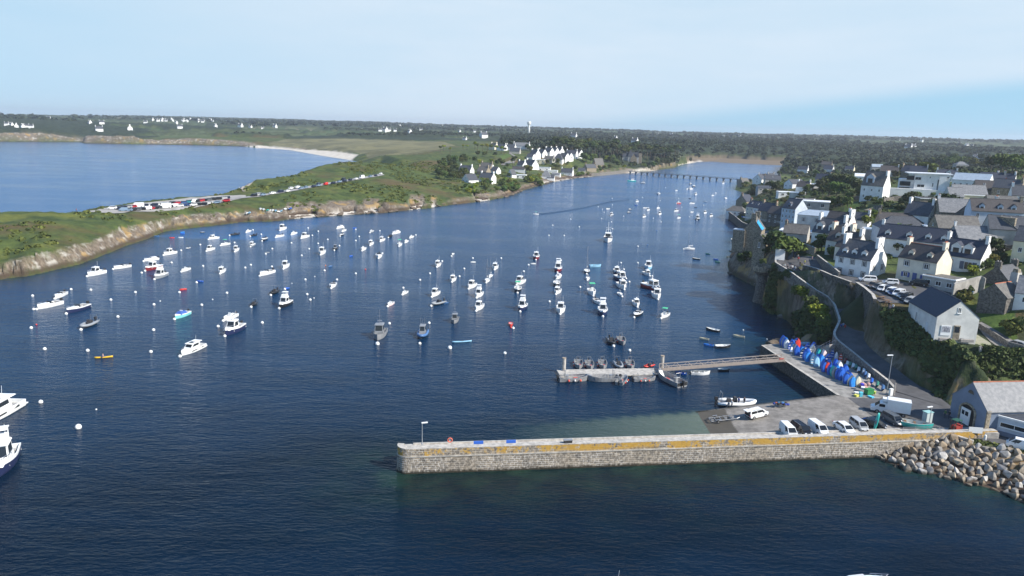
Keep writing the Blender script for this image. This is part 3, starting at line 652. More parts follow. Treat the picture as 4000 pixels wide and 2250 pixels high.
child('ledge',ribmesh('ledge',ribbon(rel(led,pier),2.86,.2,1),[CONCL]),pier)
kerb=[pp(s,3.85,3.42) for s in np.linspace(2.5,PL+6,40)]
child('kerb',ribmesh('kerb',ribbon(rel(kerb,pier),3.2,.35,1),[CONCL]),pier)
wl=[pp(PL+22,0,PT_-.2)]+[tuple(at(*p)) for p in [(3640,1676,4.0),(3690,1688,3.7),(3800,1722,3.7)]]
wall('low_wall','low concrete wall between quay road and riprap rocks',wl,1,.6,CONCL)
def strip(name,LA,LB,k,m,lift=0.0,kind=True):
 LA,LB=resample(LA,k),resample(LB,k);w=5
 V=np.array([[LA[i]*(1-j/w)+LB[i]*(j/w) for j in range(w+1)] for i in range(k)]).reshape(-1,3);V[:,2] +=lift
 ix=np.arange(k*(w+1)).reshape(k,w+1);Fq=np.stack([ix[:-1,:-1],ix[:-1,1:],ix[1:,1:],ix[1:,:-1]],-1).reshape(-1,4)
 me=npmesh(name,V,Fq,m,True)
 if me.polygons[len(me.polygons)//2].normal.z < 0:me.flip_normals()
 return struct(name,me)
farE=w2([(2000,1672,-2.6),(2725,1607,0.0),(3270,1542,2.98),(3335,1560,3.0)])
nearE=np.array([pp(s,3.9,z) for s,z in ((20,-2.6),(57.5,0.02),(74,2.3),(88,3.0),(95,3.0))])
def slipmat():
 m=bpy.data.materials.new('slip_concrete');m.use_nodes=True;t=m.node_tree;b=t.nodes['Principled BSDF'];b.inputs['Roughness'].default_value=.85
 g=N(t,'ShaderNodeNewGeometry');sz=N(t,'ShaderNodeSeparateXYZ');t.links.new(g.outputs['Position'],sz.inputs[0])
 n=N(t,'ShaderNodeTexNoise');n.inputs['Scale'].default_value=.5;n.inputs['Detail'].default_value=8;n.inputs['Roughness'].default_value=.7;t.links.new(g.outputs['Position'],n.inputs[0])
 a=N(t,'ShaderNodeMix',data_type='RGBA');t.links.new(ramp(t,n.outputs[0],.3,.7),a.inputs[0]);a.inputs[6].default_value=(.15,.135,.115,1);a.inputs[7].default_value=(.31,.28,.245,1)
 b2=N(t,'ShaderNodeMix',data_type='RGBA');t.links.new(ramp(t,M(t,'ADD',sz.outputs[2],M(t,'MULTIPLY',n.outputs[0],.15)),.62,.68,1,0),b2.inputs[0]);t.links.new(a.outputs[2],b2.inputs[6])
 c=N(t,'ShaderNodeMix',data_type='RGBA');t.links.new(n.outputs[0],c.inputs[0]);c.inputs[6].default_value=(.05,.042,.033,1);c.inputs[7].default_value=(.11,.095,.07,1);t.links.new(c.outputs[2],b2.inputs[7])
 t.links.new(b2.outputs[2],b.inputs['Base Color']);bn=N(t,'ShaderNodeBump');bn.inputs['Strength'].default_value=.3;t.links.new(n.outputs[0],bn.inputs['Height']);t.links.new(bn.outputs[0],b.inputs['Normal'])
 return m
SLM=slipmat()
strip('slipway_ramp',nearE,farE,40,SLM)
se=resample(farE[:3],24);wall('slipway_wall','sunken stone side wall of the slipway where the boat trailer is launched',[(p[0],p[1],p[2]+.03) for p in se],-5,.5,DARKST,-1)
def sheet(name,pl,z,m,kind='structure'):
 P=[tuple(at(p[0],p[1],z)) for p in pl];v=[Vector(p[:2]) for p in P];n=len(v)
 r=delaunay_2d_cdt(v,[(i,(i+1) % n) for i in range(n)],[list(range(n))],1,1e-4)
 me=bpy.data.meshes.new(name);me.from_pydata([(q[0],q[1],z) for q in r[0]],[],[tuple(f) for f in r[2]]);me.materials.append(m);me.update()
 if me.polygons[0].normal.z < 0:me.flip_normals()
 return struct(name,me)
sheet('quay',[(2973,1348),(3078,1341),(3160,1350),(3262,1345),(3345,1395),(3410,1450),(3470,1498),(3492,1532),(3436,1556),(3311,1553),(3270,1543)],3.0,CONC)
sheet('quay_road',[(3311,1553),(3436,1556),(3492,1532),(3520,1470),(3640,1530),(3720,1590),(3800,1600),(4400,1700),(4400,1890),(4000,1768),(3800,1724),(3680,1690),(3560,1684),(3490,1672),(3400,1618)],3.01,ASPH)
qw=[tuple(at(*p)) for p in [(3110,1338,3.06),(2973,1348,3.06),(3270,1543,3.06)]]
wall('quay_wall','dark stone quay wall below the stored dinghies and footbridge landing',qw,-5,.7,DARKST,1,top=CONCL,batter=.5)
wRL,wRR_=w2(RLE),w2(RRE)
left_up=np.vstack([at(3050,1003,15.2)[None],wRL[1:]]);right_up=np.vstack([at(3118,1046,15.2)[None],wRR_])
strip('corniche_road',left_up,right_up,60,ASPH,.05)
pw=[(p[0],p[1],p[2]+.75) for p in resample(wRL,50)]
wall('parapet_wall','low stone parapet along the seaward edge of the sloping corniche road',pw,[p[2]-3.6 for p in pw],.55,GREYST,1,top=CONCL)
def drape(name,P,m,lift=.12,step=2.2):
 P=np.array([(p[0],p[1]) for p in P]);P=resample(np.vstack([P,P[:1]]),max(8,int(sum(np.linalg.norm(np.diff(np.vstack([P,P[:1]]),axis=0),axis=1))/step)))[:-1]
 x0,y0,x1,y1=*P.min(0),*P.max(0);gx,gy=np.meshgrid(np.arange(x0,x1,step),np.arange(y0,y1,step));ins=inpoly(gx,gy,P) & (segdist(gx,gy,P) > step*.4)
 v=[Vector(p) for p in P]+[Vector(p) for p in np.stack([gx[ins],gy[ins]],1)];n=len(P)
 r=delaunay_2d_cdt(v,[(i,(i+1) % n) for i in range(n)],[list(range(n))],1,1e-4)
 me=bpy.data.meshes.new(name);me.from_pydata([(q[0],q[1],ground(q[0],q[1])+lift) for q in r[0]],[],[tuple(f) for f in r[2]]);me.materials.append(m)
 me.polygons.foreach_set('use_smooth',[True]*len(me.polygons));me.update()
 if me.polygons[0].normal.z < 0:me.flip_normals()
 return struct(name,me)
pk=w2([(3140,1048,16.2),(3190,1056,16.4),(3242,1080,16.5),(3319,1108,16.5),(3341,1110,16.5),(3371,1130,16.5),(3402,1157,16.4),(3440,1190,16),(3500,1190,16),(3560,1200,15.8),(3640,1170,16.2),(3760,1150,16.5),(3775,1128,16.6),(3640,1118,16.8),(3560,1108,16.9),(3500,1098,16.9),(3420,1090,16.8),(3330,1080,16.7),(3280,1066,16.5),(3230,1040,16.2),(3178,1004,15.8),(3120,988,15.2),(3050,1000,15.1),(3028,1024,15),(3030,1036,14.8),(3076,1062,14.2),(3118,1052,15)])
drape('street',pk,ASPH)
drape('village_street',w2([(3050,1000,15.1),(3120,988,15.2),(3095,972,14.2),(3062,945,12.6),(3036,925,11.4),(2995,905,5),(2970,880,5),(2960,900,5),(3000,935,9),(3030,960,12.5)]),ASPH)
drape('platform',w2([(3667,1312,13.2),(3778,1370,12.4),(3860,1364,12.4),(3880,1345,12.6),(3810,1305,13),(3800,1320,12.9)]),mat('paving',(.30,.28,.21),.9,var=.3,vs=.9,col2=(.20,.22,.12)))
drape('lane',w2([(3812,1262,13.8),(3835,1300,13.1),(3880,1345,12.6),(4000,1378,12.1),(4200,1425,11.6),(4200,1370,12.2),(4000,1348,12.6),(3880,1290,13.4),(3830,1255,14)]),PAVE)
drape('car_park',np.array([at(*p)[:2] for p in carpark]),mat('gravel_lot',(.34,.32,.29),.95,var=.2,vs=.3),.15,4)
hr=resample(wHR,50);dd=np.gradient(hr[:,:2],axis=0);dd /=np.linalg.norm(dd,axis=1)[:,None];nn=np.stack([-dd[:,1],dd[:,0]],1)
drape('headland_road',np.vstack([hr[:,:2]+nn*2.6,(hr[:,:2]-nn*2.6)[::-1]]),mat('pale_road',(.30,.29,.28),.9,var=.15,vs=.3),.3,3)
drape('path',w2([(955,722,11),(940,740,9.5),(950,752,9),(962,752,9),(948,738,10),(968,722,12),(1000,702,14),(995,700,14)]),mat('bare_path',(.42,.36,.28),.95,var=.2),.35,3)
drape('lane',w2([(1955,640,14),(2000,628,16),(2006,618,18),(1985,606,20),(1996,606,20),(2018,618,18),(2010,632,16),(1960,644,13.5)]),PAVE,.4,5)
for lb_,P_,hb in (('mossy stone garden wall below the modern white building',[('b',560,705,24.5),('b',700,672,25.5),('b',870,662,26)],3),('stone terrace wall among the shrubs left of the twin-gabled house',[('b',-100,690,21.5),('b',100,655,22.5),('b',290,640,23.5)],2.5),('long garden wall above the grey block in the village',[('a',1200,895,16),('a',1450,888,17),('a',1650,890,18)],2.5),('pale garden wall beside the lawn in the village gardens',[('b',290,840,21.5),('b',400,815,22.2),('b',540,800,23)],2),('short plastered wall end among the shrubs above the lawn',[('b',415,735,25.5),('b',530,730,26)],3.5)):
 wp=[at(*S(k_,u_,v_),z_) for k_,u_,v_,z_ in P_];wp=[(p[0],p[1],ground(p[0],p[1])+hb*.8) for p in wp];wall('garden_wall',lb_,wp,[p[2]-hb-1.5 for p in wp],.5,GREYST,1)
cm=MB();mid=resample((resample(left_up,60)+resample(right_up,60))/2,120)
for i in range(10,60,5):
 a,b=mid[i],mid[i+2];d=(b-a)/np.linalg.norm(b-a);n_=np.array([-d[1],d[0],0])*.09
 cm.add([a+n_+[0,0,.06],a-n_+[0,0,.06],b-n_+[0,0,.06],b+n_+[0,0,.06]],[(0,1,2,3)])
struct('road_marking',cm.mesh('road_marking',mat('road_paint',(.55,.55,.53),.8)))
t1=[at(*p)+np.array([0,0,.7]) for p in WT[:4]];wall('retaining_wall','tall rough stone retaining wall above the corniche road below the car park',t1,[13,10.5,9.5,9],.7,DARKST,1,top=CONCL)
t2=[at(*p)+np.array([0,0,.7]) for p in WT[4:8]];wall('retaining_wall','curved stone retaining wall with a buttress ending at the bushy bank',t2,[8,7.5,7,7],.8,DARKST,1,top=CONCL)
wall('plaza_wall','dark sea wall round the small square beside the old stone house',[at(*p) for p in [(2858,812,4.9),(2841,822,4.9),(2868,842,4.9),(2897,866,4.9),(2930,880,4.9)]],-3,.5,DARKST,1,top=CONCL)
wall('street_wall','ivy grey wall with railing under the row of village houses',[at(*p) for p in [(2955,862,8.4),(2990,866,8.6),(3030,870,8.8),(3064,875,9)]],2,.6,DARKST,1,top=CONCL)
wall('garden_wall','tall brown stone garden wall with a red door in it',[at(*p) for p in [(3128,948,18),(3155,956,18.2),(3183,968,18.4)]],14,.5,TANST,1,top=CONCL)
wall('garden_wall','weathered stone wall along the street before the blue-grey house',[at(*p) for p in [(3190,995,17.6),(3225,1022,17.9),(3262,1050,18.2),(3276,1062,18.3)]],14,.5,GREYST,1,top=CONCL)
wall('garden_wall','pale plastered wall curving up the lane behind the silver estate car',[at(*p) for p in [(3730,1108,19.6),(3790,1090,20.4),(3835,1078,21),(3850,1088,20.5)]],14,.4,mat('grey_render',(.33,.315,.29),.9,var=.2,vs=.8),1)
wall('lane_wall','low wall between the grass bank and the lane beside the grey hall',[at(*p) for p in [(3815,1258,14.6),(3870,1290,14.2),(3940,1335,13.6),(4000,1350,13.4)]],11,.35,GREYST,1)
wall('sea_wall','long stone sea wall on the far shore below the turreted manor',[at(*p) for p in [(2310,676,3.6),(2345,675,3.8),(2400,669,4),(2440,664,4.2),(2480,660,4.2)]],-1,.8,GREYST,1)
wall('jetty_ramp','narrow concrete boat ramp running down the headland rocks into the water',[at(*p) for p in [(535,888,4.2),(556,912,2),(578,938,-.4)]],-3,2.6,CONCL,-1)
def render_mat(n,c,v=.10):return mat(n,c,.85,var=v,vs=.45,bump=.08,bs=6)
WALLM=dict(white=render_mat('white_render',(.78,.78,.76)),cream=render_mat('cream_render',(.66,.61,.50)),grey=render_mat('grey_wash',(.40,.385,.355),.18),blue=render_mat('blue_grey_render',(.50,.56,.63)),
             pale=render_mat('pale_render',(.60,.585,.54),.14),yellow=render_mat('yellow_render',(.72,.66,.47)),
             stone=_stone('house_stone',(.20,.18,.155),(.13,.12,.11),(.20,.185,.165),.55,.27,.03,wetz=-9,oc=True),tan=_stone('house_tan_stone',(.36,.30,.215),(.26,.22,.165),(.40,.35,.27),.55,.27,.03,wetz=-9,oc=True),
             dark=mat('dark_timber',(.05,.05,.055),.7,var=.2),bluew=render_mat('slate_blue_render',(.17,.21,.28),.12))
ROOFM=dict(slate=mat('slate',(.058,.062,.072),.6,var=.30,vs=2.2,bump=.25,bs=9),navy=mat('dark_slate',(.030,.036,.056),.62,var=.2,vs=3,bump=.2,bs=9),old=mat('lichened_slate',(.085,.080,.074),.75,col2=(.15,.14,.125),vs=1.3,bump=.3,bs=8),
             brown=mat('brown_slate',(.056,.049,.048),.7,var=.25,vs=2,bump=.2,bs=8),zinc=mat('zinc',(.34,.40,.46),.45,var=.12,vs=.8),wflat=mat('white_membrane',(.70,.72,.73),.6,var=.06),tile=mat('ridge_tile',(.38,.12,.06),.8,var=.2),light=mat('pale_slate',(.13,.135,.145),.6,col2=(.22,.22,.22),vs=1.5,bump=.2,bs=8))
GLASS=mat('window_glass',(.022,.028,.035),.12);FRAME=mat('white_frame',(.78,.78,.76),.5);GRAN=mat('granite_surround',(.30,.275,.25),.8,var=.2)
SHUT=mat('painted_shutter',(.1,.15,.4),.6,objcol=True);DOORM=mat('painted_door',(.1,.1,.1),.5,objcol=True)
_wc={}
def win_mesh(w,h,sur):
 k=(round(w,2),round(h,2),sur)
 if k not in _wc:
  f=MB();t=.09
  for c,d in (((0,0,h/2-t/2),(w,.1,t)),((0,0,-h/2+t/2),(w,.1,t)),((-w/2+t/2,0,0),(t,.1,h-2*t)),((w/2-t/2,0,0),(t,.1,h-2*t)),((0,-.01,0),(.07,.08,h-2*t)),((0,-.04,-h/2-.05),(w+.24,.22,.1))):f.box(c,d)
  if sur:
   for c,d in (((0,.0,h/2+.12),(w+.5,.12,.24)),((-w/2-.12,0,0),(.24,.12,h)),((w/2+.12,0,0),(.24,.12,h))):f.box(c,d,mi=1)
  p=MB().box((0,.02,0),(w-2*t,.04,h-2*t));_wc[k]=(f.mesh('window',[FRAME,GRAN]),p.mesh('pane',GLASS))
 return _wc[k]
def add_window(par,x,y,z,face,w=.95,h=1.25,sur=False,shut=None,pane=True):
 rz={'f':0,'r':math.pi/2,'b':math.pi,'l':-math.pi/2}[face];f,p=win_mesh(w,h,sur)
 o=child('window',f,par,loc=(x,y,z),rz=rz);child('pane',p,o)
 if shut:
  for s in (-1,1):child('shutter',shut_mesh(w*.52,h),par,loc=(x+s*(w*.79+.02)*math.cos(rz),y-.05 if face=='f' else y,z),rz=rz,col=shut)
_sm={}
def shut_mesh(w,h):
 k=(round(w,2),round(h,2))
 if k not in _sm:
  m=MB().box((0,0,0),(w,.05,h))
  for i in range(6):m.box((0,-.035,-h/2+h*(i+.5)/6),(w*.8,.02,h*.07))
  _sm[k]=m.mesh('shutter',SHUT)
 return _sm[k]
def gable_walls(L,W,he,rh,bottom=-3.0):
 m=MB();x,y=L/2,W/2;pr=[(-y,bottom),(y,bottom),(y,he),(0,he+rh),(-y,he)]
 v=[(-x,a,b) for a,b in pr]+[(x,a,b) for a,b in pr]
 return m.add(v,[(4,3,2,1,0),(5,6,7,8,9)]+[(i,(i+1) % 5,5+(i+1) % 5,5+i) for i in range(5) if i not in (2,3)])
def gable_roof(L,W,he,rh,ov=.25,ends=.06,t=.16,hip=0.0):
 m=MB();k=rh/(W/2);y=W/2+ov;ze=he-ov*k
 for s in (-1,1):
  if hip:
   x0,xr=L/2+ov,L/2-hip
   P=[(-x0,s*y,ze),(x0,s*y,ze),(xr,0,he+rh),(-xr,0,he+rh)]
  else:
   x0=L/2+ends;P=[(-x0,s*y,ze),(x0,s*y,ze),(x0,0,he+rh),(-x0,0,he+rh)]
  Q=[(a,b,c+t+.02) for a,b,c in P];R=[(a,b,c+.02) for a,b,c in P];m.add(Q+R,[(0,1,2,3) if s < 0 else (3,2,1,0),(4,5,1,0),(5,6,2,1),(7,4,0,3),(7,6,5,4) if s < 0 else (4,5,6,7)])
 if hip:
  x0,xr=L/2+ov,L/2-hip
  for s in (-1,1):m.add([(s*x0,-y,ze+t+.02),(s*x0,y,ze+t+.02),(s*xr,0,he+rh+t+.02)],[(0,1,2) if s > 0 else (2,1,0)])
 xr=L/2-hip if hip else L/2
 m.tube((-xr,0,he+rh+t),(xr,0,he+rh+t),.13,6,1)
 return m
HOUSES=[]
def house(name,label,zk,u1,v1,u2,v2,W=8,he=5.2,wall='white',roof='slate',pitch=47,d=None,yaw=None,L=None,chim='ab',cw=1.5,cth=.8,ch=1.2,cwall=None,fw=(),gw=(),lw=(),dorm=(),door=None,hip=0.0,ridge=None,shut=None,sur=False,group=None,cat='house',vel=0,flat=False,z=None,small=False,anchor='mid',dsz=1.0,dwall=None,gabl=None):
 p1,p2=S(zk,u1,v1),S(zk,u2,v2)
 if p1[0] > p2[0]:p1,p2=p2,p1
 mid=((p1[0]+p2[0])/2,(p1[1]+p2[1])/2);rh=0 if flat else W/2*math.tan(R_(pitch))
 if d=='g':
  q=gat(*mid)
  for _ in range(4):q=gat(mid[0],mid[1]+(he+rh)*pxm(q)*.97)
  gd=math.hypot(q[0],q[1]);zr=float(atd(*mid,gd)[2])
 elif d:zr=float(atd(*mid,d)[2])
 elif z is not None:zr=z+he+rh
 else:
  zr=25.0
  for _ in range(40):
   q=at(*mid,min(zr,52));zr=zr*.6+.4*(ground(q[0],q[1])+he+rh)
 a,b=(at(*p1,zr),at(*p2,zr)) if d !='g' else (atd(*p1,gd),atd(*p2,gd));dv=(b-a)[:2];L_=float(np.linalg.norm(dv)) if L is None else L
 ya=math.atan2(dv[1],dv[0]) if yaw is None else R_(yaw)
 c=(a+b)/2
 if yaw is not None and L is None:
  vx=np.array([math.cos(ya),math.sin(ya)]);ray=c[:2]/np.linalg.norm(c[:2]);per=np.array([ray[1],-ray[0]])
  L_=min(22,max(5,abs(float(dv@per))/max(.3,abs(float(vx@per)))))
 if anchor=='l':c[:2]=a[:2]+np.array([math.cos(ya),math.sin(ya)])*L_/2
 if anchor=='r':c[:2]=b[:2]-np.array([math.cos(ya),math.sin(ya)])*L_/2
 zb=zr-he-rh;L_=max(4.5,min(L_,40))
 HOUSES.append((name,label,round(float(np.hypot(*c[:2]))),round(L_,1),round(math.degrees(ya)),round(zb,1),round(ground(c[0],c[1]),1)))
 cs_,sn_=math.cos(ya),math.sin(ya)
 g=min(ground(c[0]+sx_*L_/2*cs_-sy_*W/2*sn_,c[1]+sx_*L_/2*sn_+sy_*W/2*cs_) for sx_ in (-1,1) for sy_ in (-1,1));bot=max(-9.0,min(-1.0,g-zb-1.0))
 o=thing(name,label,cat,(c[0],c[1],zb),ya,group)
 wm,rm_=WALLM[wall],ROOFM[roof]
 if flat:
  m=MB().box((0,0,(he+bot)/2),(L_,W,he-bot));child('wall',m.mesh('wall',wm),o)
  r=MB().box((0,0,he+.16),(L_+.5,W+.5,.3));r.box((0,0,he+.36),(L_-.3,W-.3,.1),mi=1);child('roof',r.mesh('roof',[WALLM['white'],rm_]),o)
 else:
  if hip:child('wall',MB().box((0,0,(he+bot)/2),(L_,W,he-bot)).mesh('wall',wm),o)
  else:child('wall',gable_walls(L_,W,he,rh,bot).mesh('wall',wm),o)
  ro=child('roof',gable_roof(L_,W,he,rh,hip=hip).mesh('roof',[rm_,ROOFM['tile'] if ridge=='tile' else rm_]),o)
  for s,k in ((-1,'a'),(1,'b')):
   if k in chim:
    m=MB();x=s*(L_/2-cth/2-.02) if not hip else s*(L_/2-hip-.6);zt=he+rh
    m.box((x,0,zt+ch/2-.9),(cth,cw,ch+1.8));m.box((x,0,zt+ch+.06),(cth+.16,cw+.16,.14));m.box((x,-cw*.22,zt+ch+.3),(.3,.3,.36),mi=1);m.box((x,cw*.22,zt+ch+.3),(.3,.3,.36),mi=1)
    child('chimney',m.mesh('chimney',[WALLM[cwall or wall],ROOFM['tile'] if sum(map(ord,name)) % 2 else GRAN]),ro)
  for i in range(vel):
   x=-L_/2+L_*(i+.7)/(vel+.4);k=rh/(W/2);zc=he+rh*.55;y=-(he+rh-zc)/k;an=math.atan(k)
   m=MB().box((0,0,0),(.85,1.25,.12));m.box((0,0,.05),(.66,1.05,.1),mi=1);so_=child('skylight',m.mesh('skylight',[FRAME,GLASS]),ro,loc=(x,y,zc+.24));so_.rotation_euler=(an,0,0)
  for x in dorm:
   k=rh/(W/2);dw,dh=1.5*dsz,1.45*dsz;y0=-W/2+.75;zf=he+.1;zt=zf+dh+.25;yb=-(he+rh-zt)/k;yp=min(-.1,-(he+rh-zt-dw*.42)/k)
   m=MB();xx=x*L_/2
   m.add([(xx-dw/2,y0,zf-.4),(xx+dw/2,y0,zf-.4),(xx+dw/2,y0,zt),(xx,y0,zt+dw*.42),(xx-dw/2,y0,zt),(xx-dw/2,yb,zt),(xx+dw/2,yb,zt),(xx-dw/2,y0+.3,zf-.4),(xx+dw/2,y0+.3,zf-.4)],[(0,1,2,3,4),(0,4,5,7),(1,8,6,2)])
   e_=.16;m.add([(xx-dw/2-e_,y0-.15,zt-e_*.84+.1),(xx,y0-.15,zt+dw*.42+.1),(xx,yp,zt+dw*.42+.1),(xx-dw/2-e_,yb,zt-e_*.84+.1),(xx+dw/2+e_,y0-.15,zt-e_*.84+.1),(xx+dw/2+e_,yb,zt-e_*.84+.1)],[(0,1,2,3),(1,4,5,2)],1)
   do=child('dormer',m.mesh('dormer',[WALLM[dwall or wall],rm_]),ro)
   child('pane',MB().box((xx,y0-.03,zf+dh*.48),(dw*.6,.06,dh*.78)).mesh('pane',GLASS),do)
 def row(face,spec):
  for it in spec:
   n,zc,w_,h_=(tuple(it)+(.95,1.3))[:4] if len(it) < 4 else it[:4]
   span=L_ if face=='f' else W
   for i in range(n):
    t=-span/2+span*(i+.5)/n if len(it) < 5 else span/2*it[4+i]
    if face=='f':add_window(o,t,-W/2-.03,zc,'f',w_,h_,sur,shut if zc < 2.6 else None)
    elif face=='r':add_window(o,L_/2+.03,t,zc,'r',w_,h_,sur)
    else:add_window(o,-L_/2-.03,t,zc,'l',w_,h_,sur)
 row('f',fw);row('r',gw);row('l',lw)
 if door:
  x,w_,h_,c_=door;m=MB().box((0,0,h_/2-.1),(w_,.1,h_+.2));m.box((0,-.06,h_*.75),(w_*.6,.03,h_*.28));child('door',m.mesh('door',DOORM),o,loc=(x*L_/2,-W/2-.04,0),col=c_)
 return o
BW=(1,1.4)
def town():
 house('cream_house','cream house with blue shutters and blue door on the car park','d',355,765,915,862,7.6,5.9,'cream','brown',44,L=10.4,yaw=-58,cw=1.7,ch=1.3,fw=[(2,4.4,1.2,1.4,-.52,.5),(2,1.35,1.1,1.3,-.5,.5)],door=(-.02,1.15,2.2,(.05,.09,.26)),shut=(.045,.085,.30),sur=True,dorm=(-.45,.5),dsz=.95,ridge='tile')
 house('dormer_house','white house with wide twin-window slate dormer and grey shutters','d',1175,680,1735,735,8.2,3.6,'white','navy',47,L=10.8,yaw=-52,cw=1.3,ch=1.6,fw=[(1,1.3,2.0,2.2,.45)],shut=(.10,.13,.20),dorm=(-.28,.28),dsz=1.7,door=(-.42,1.5,2.5,(.03,.03,.03)))
 house('dormer_terrace','long white terrace with a row of gabled slate dormers and stepped gable','l',1300,972,1738,1020,7.6,4.6,'white','navy',46,L=21,yaw=-40,chim='a',cw=.9,fw=[(5,1.5,.9,1.3)],dorm=(-.74,-.16,.34,.74),dsz=1.05)
 house('street_house','blue-grey fronted house with bright white gable and three dormers by the street','y',1965,122,2190,182,8.6,5.8,'white','slate',46,L=10.4,yaw=-55,cw=3.0,ch=1.5,fw=[(3,4.5,.9,1.5),(3,1.4,.9,1.5)],gw=[(2,3.3,.9,1.5)],dorm=(-.6,-.05,.5),sur=True)
 house('grey_hall','grey rendered hall with dark slate roof and a framed photo panel','e',150,330,622,556,8.4,5.0,'pale','navy',40,chim='',gw=[(1,6.6,.7,1.2)],fw=[(1,2.6,.8,2.0,-.35)],door=(.45,1.0,2.6,(.60,.62,.62)),z=13.2)
 house('garage','low grey garage block with roof terrace beside the cream house','e',190,150,510,200,5,2.9,'grey','old',flat=True,L=8,yaw=-55,fw=[(3,1.5,1.4,1.2)])
 house('stone_outbuilding','small dark stone outbuilding with orange ridge tile above the grass bank','e',1150,285,1200,250,6.2,3.2,'stone','old',40,L=7,yaw=28,chim='',anchor='l',ridge='tile',z=16.4)
 house('stone_house','tall dark stone gable house behind the small stone outbuilding','e',1190,10,1280,-40,6.0,3.4,'stone','slate',45,L=9,yaw=30,cw=1.5,anchor='l',z=16.5)
 house('conservatory_house','white house with blue conservatory roof on the right edge','e',1540,150,1750,220,7,4.8,'white','light',44,L=12,yaw=-40,chim='',anchor='l',fw=[(3,3.3,.9,1.2)],z=16)
 house('stone_tenement','tall weathered stone building with a very wide chimney gable','d',2190,285,2280,250,11.5,8.6,'tan','slate',36,L=15,yaw=33,chim='a',cw=5.6,cth=1.0,ch=.4,lw=[(2,8.9,.8,1.0,-.62,.62)],anchor='l',d=262)
 house('yellow_house','pale yellow house wall beside the tall stone building','d',2480,430,2640,470,8,7,'yellow','slate',42,L=11,yaw=-45,chim='',fw=[(3,4.5)],anchor='l',d=243)
 house('skylight_cottage','low brown cottage with one skylight behind the white dormer house','d',900,575,1115,612,7,2.8,'tan','brown',42,L=8,yaw=-42,chim='',vel=1)
 house('grey_gable_house','grey rendered gable house with light blue slate roof','d',1375,425,1745,445,9,3.8,'grey','light',38,L=11,yaw=-8,chim='a',cw=.6,cth=.5,cwall='white')
 house('long_stone_barn','long stone house with plain slate roof below the dark tree','b',1440,893,1752,900,8,4,'tan','old',42,L=13,yaw=-8,chim='',lw=[(1,4.6,.7,.9)])
 house('flat_annexe','white flat-roofed annexe between slate roofs','d',760,430,1190,480,6,3,'white','wflat',flat=True,L=12,yaw=-15)
 house('hipped_house','pale blue house under a broad hipped slate roof','b',715,905,930,908,9.5,4.4,'blue','slate',38,L=16,yaw=-12,hip=4.5,chim='',fw=[(3,2.4)])
 house('steep_white_house','white gable cottage with round window and two chimneys in the gardens','b',1078,692,1152,712,8,4.6,'white','slate',48,L=9,yaw=-52,cw=1.6,ch=1.5,gw=[(1,3.2,1,1,.3)])
 house('church_barn','large grey stone barn with curving pale slate roof','b',1550,648,1785,660,10,4.2,'tan','light',42,L=15,yaw=-16,chim='a',cw=.8,cwall='white')
 house('dark_barn','dark slate roofed stone barn beside the pale slate barn','b',1830,680,1930,720,9,3.8,'stone','navy',46,L=11,yaw=40,chim='')
 house('white_terrace','white terraced house with tall windows and roof dormers','b',2030,655,2320,668,8,6.8,'blue','brown',42,L=15,yaw=-18,fw=[(4,5.2,.9,1.7),(4,1.9,.9,1.6)],dorm=(-.6,.1,.6),chim='b',cwall='tan')
 house('dormer_cottage','white cottage with large pale dormers next to the tall white terrace','b',2340,690,2576,680,8,5,'pale','slate',42,L=12,yaw=-18,fw=[(4,2.6,.9,1.5)],dorm=(-.5,.3),dsz=1.2)
 house('lean_cottage','tiny pale green lean-to cottage below the terrace','b',1830,838,1990,870,5,3,'pale','zinc',25,L=7,yaw=-15,chim='',fw=[(1,1.6)])
 house('gabled_villa','white villa with pointed front dormer and a broad dark roof','c',2112,262,2370,318,9,4.6,'white','slate',46,L=10,yaw=-50,cw=1.8,ch=1.8,fw=[(2,1.6)],dorm=(-.55,.35),dsz=1.6)
 house('brown_dormer_house','narrow row house with brown dormer and wide cream chimney','l',735,985,800,1005,8.4,4.6,'pale','brown',46,L=7,yaw=-50,cw=2.8,ch=1.2,cwall='cream',fw=[(3,2.2,.9,1.8)],dorm=(0,),dsz=1.2)
 house('pale_row_house','narrow pale row house with stepped chimney beside the white gable house','l',835,1045,880,1058,8.4,4.2,'pale','brown',46,L=6.5,yaw=-50,cw=2,ch=1.4,cwall='white',fw=[(2,2,.9,1.8)])
 house('white_roof_bungalow','flat white-roofed bungalow with glazed front below the palm tree','c',1330,500,1790,560,8,3.0,'white','wflat',flat=True,L=14,yaw=-28,fw=[(4,1.5,2,1.6)])
 house('chimney_cottage','grey roofed cottage with stone chimney behind the flat white roof','c',1400,385,1640,400,7,4,'grey','old',42,L=9,yaw=-30,chim='a',cwall='tan')
 house('hip_villa','large off-white villa under a low blue-grey hipped roof','a',1770,1140,2130,1158,9.5,7,'pale','zinc',20,L=15,yaw=-28,hip=3.5,chim='',fw=[(3,5,.9,1.6),(3,1.8,.9,1.6)],lw=[(2,5,.9,1.6),(2,1.8,.9,1.6)],sur=True)
 house('grey_block','tall plain grey gable block beside the blue-grey village house','a',1560,915,1790,935,9,10,'grey','old',flat=True,L=9,yaw=-25)
 house('zinc_block','grey building with flat white roof and two white windows','a',1740,940,2060,985,9,8.4,'grey','wflat',flat=True,L=13,yaw=-24,fw=[(2,6.8,1.6,1.8)])
 house('blue_facade_house','four storey blue-grey village house with many white windows','a',1430,905,1545,918,9,9.6,'blue','slate',45,L=8,yaw=-60,chim='',fw=[(4,8.2,.8,1.5),(4,5.6,.8,1.5),(4,3,.8,1.5)],dorm=(-.1,),dsz=1.3,dwall='bluew')
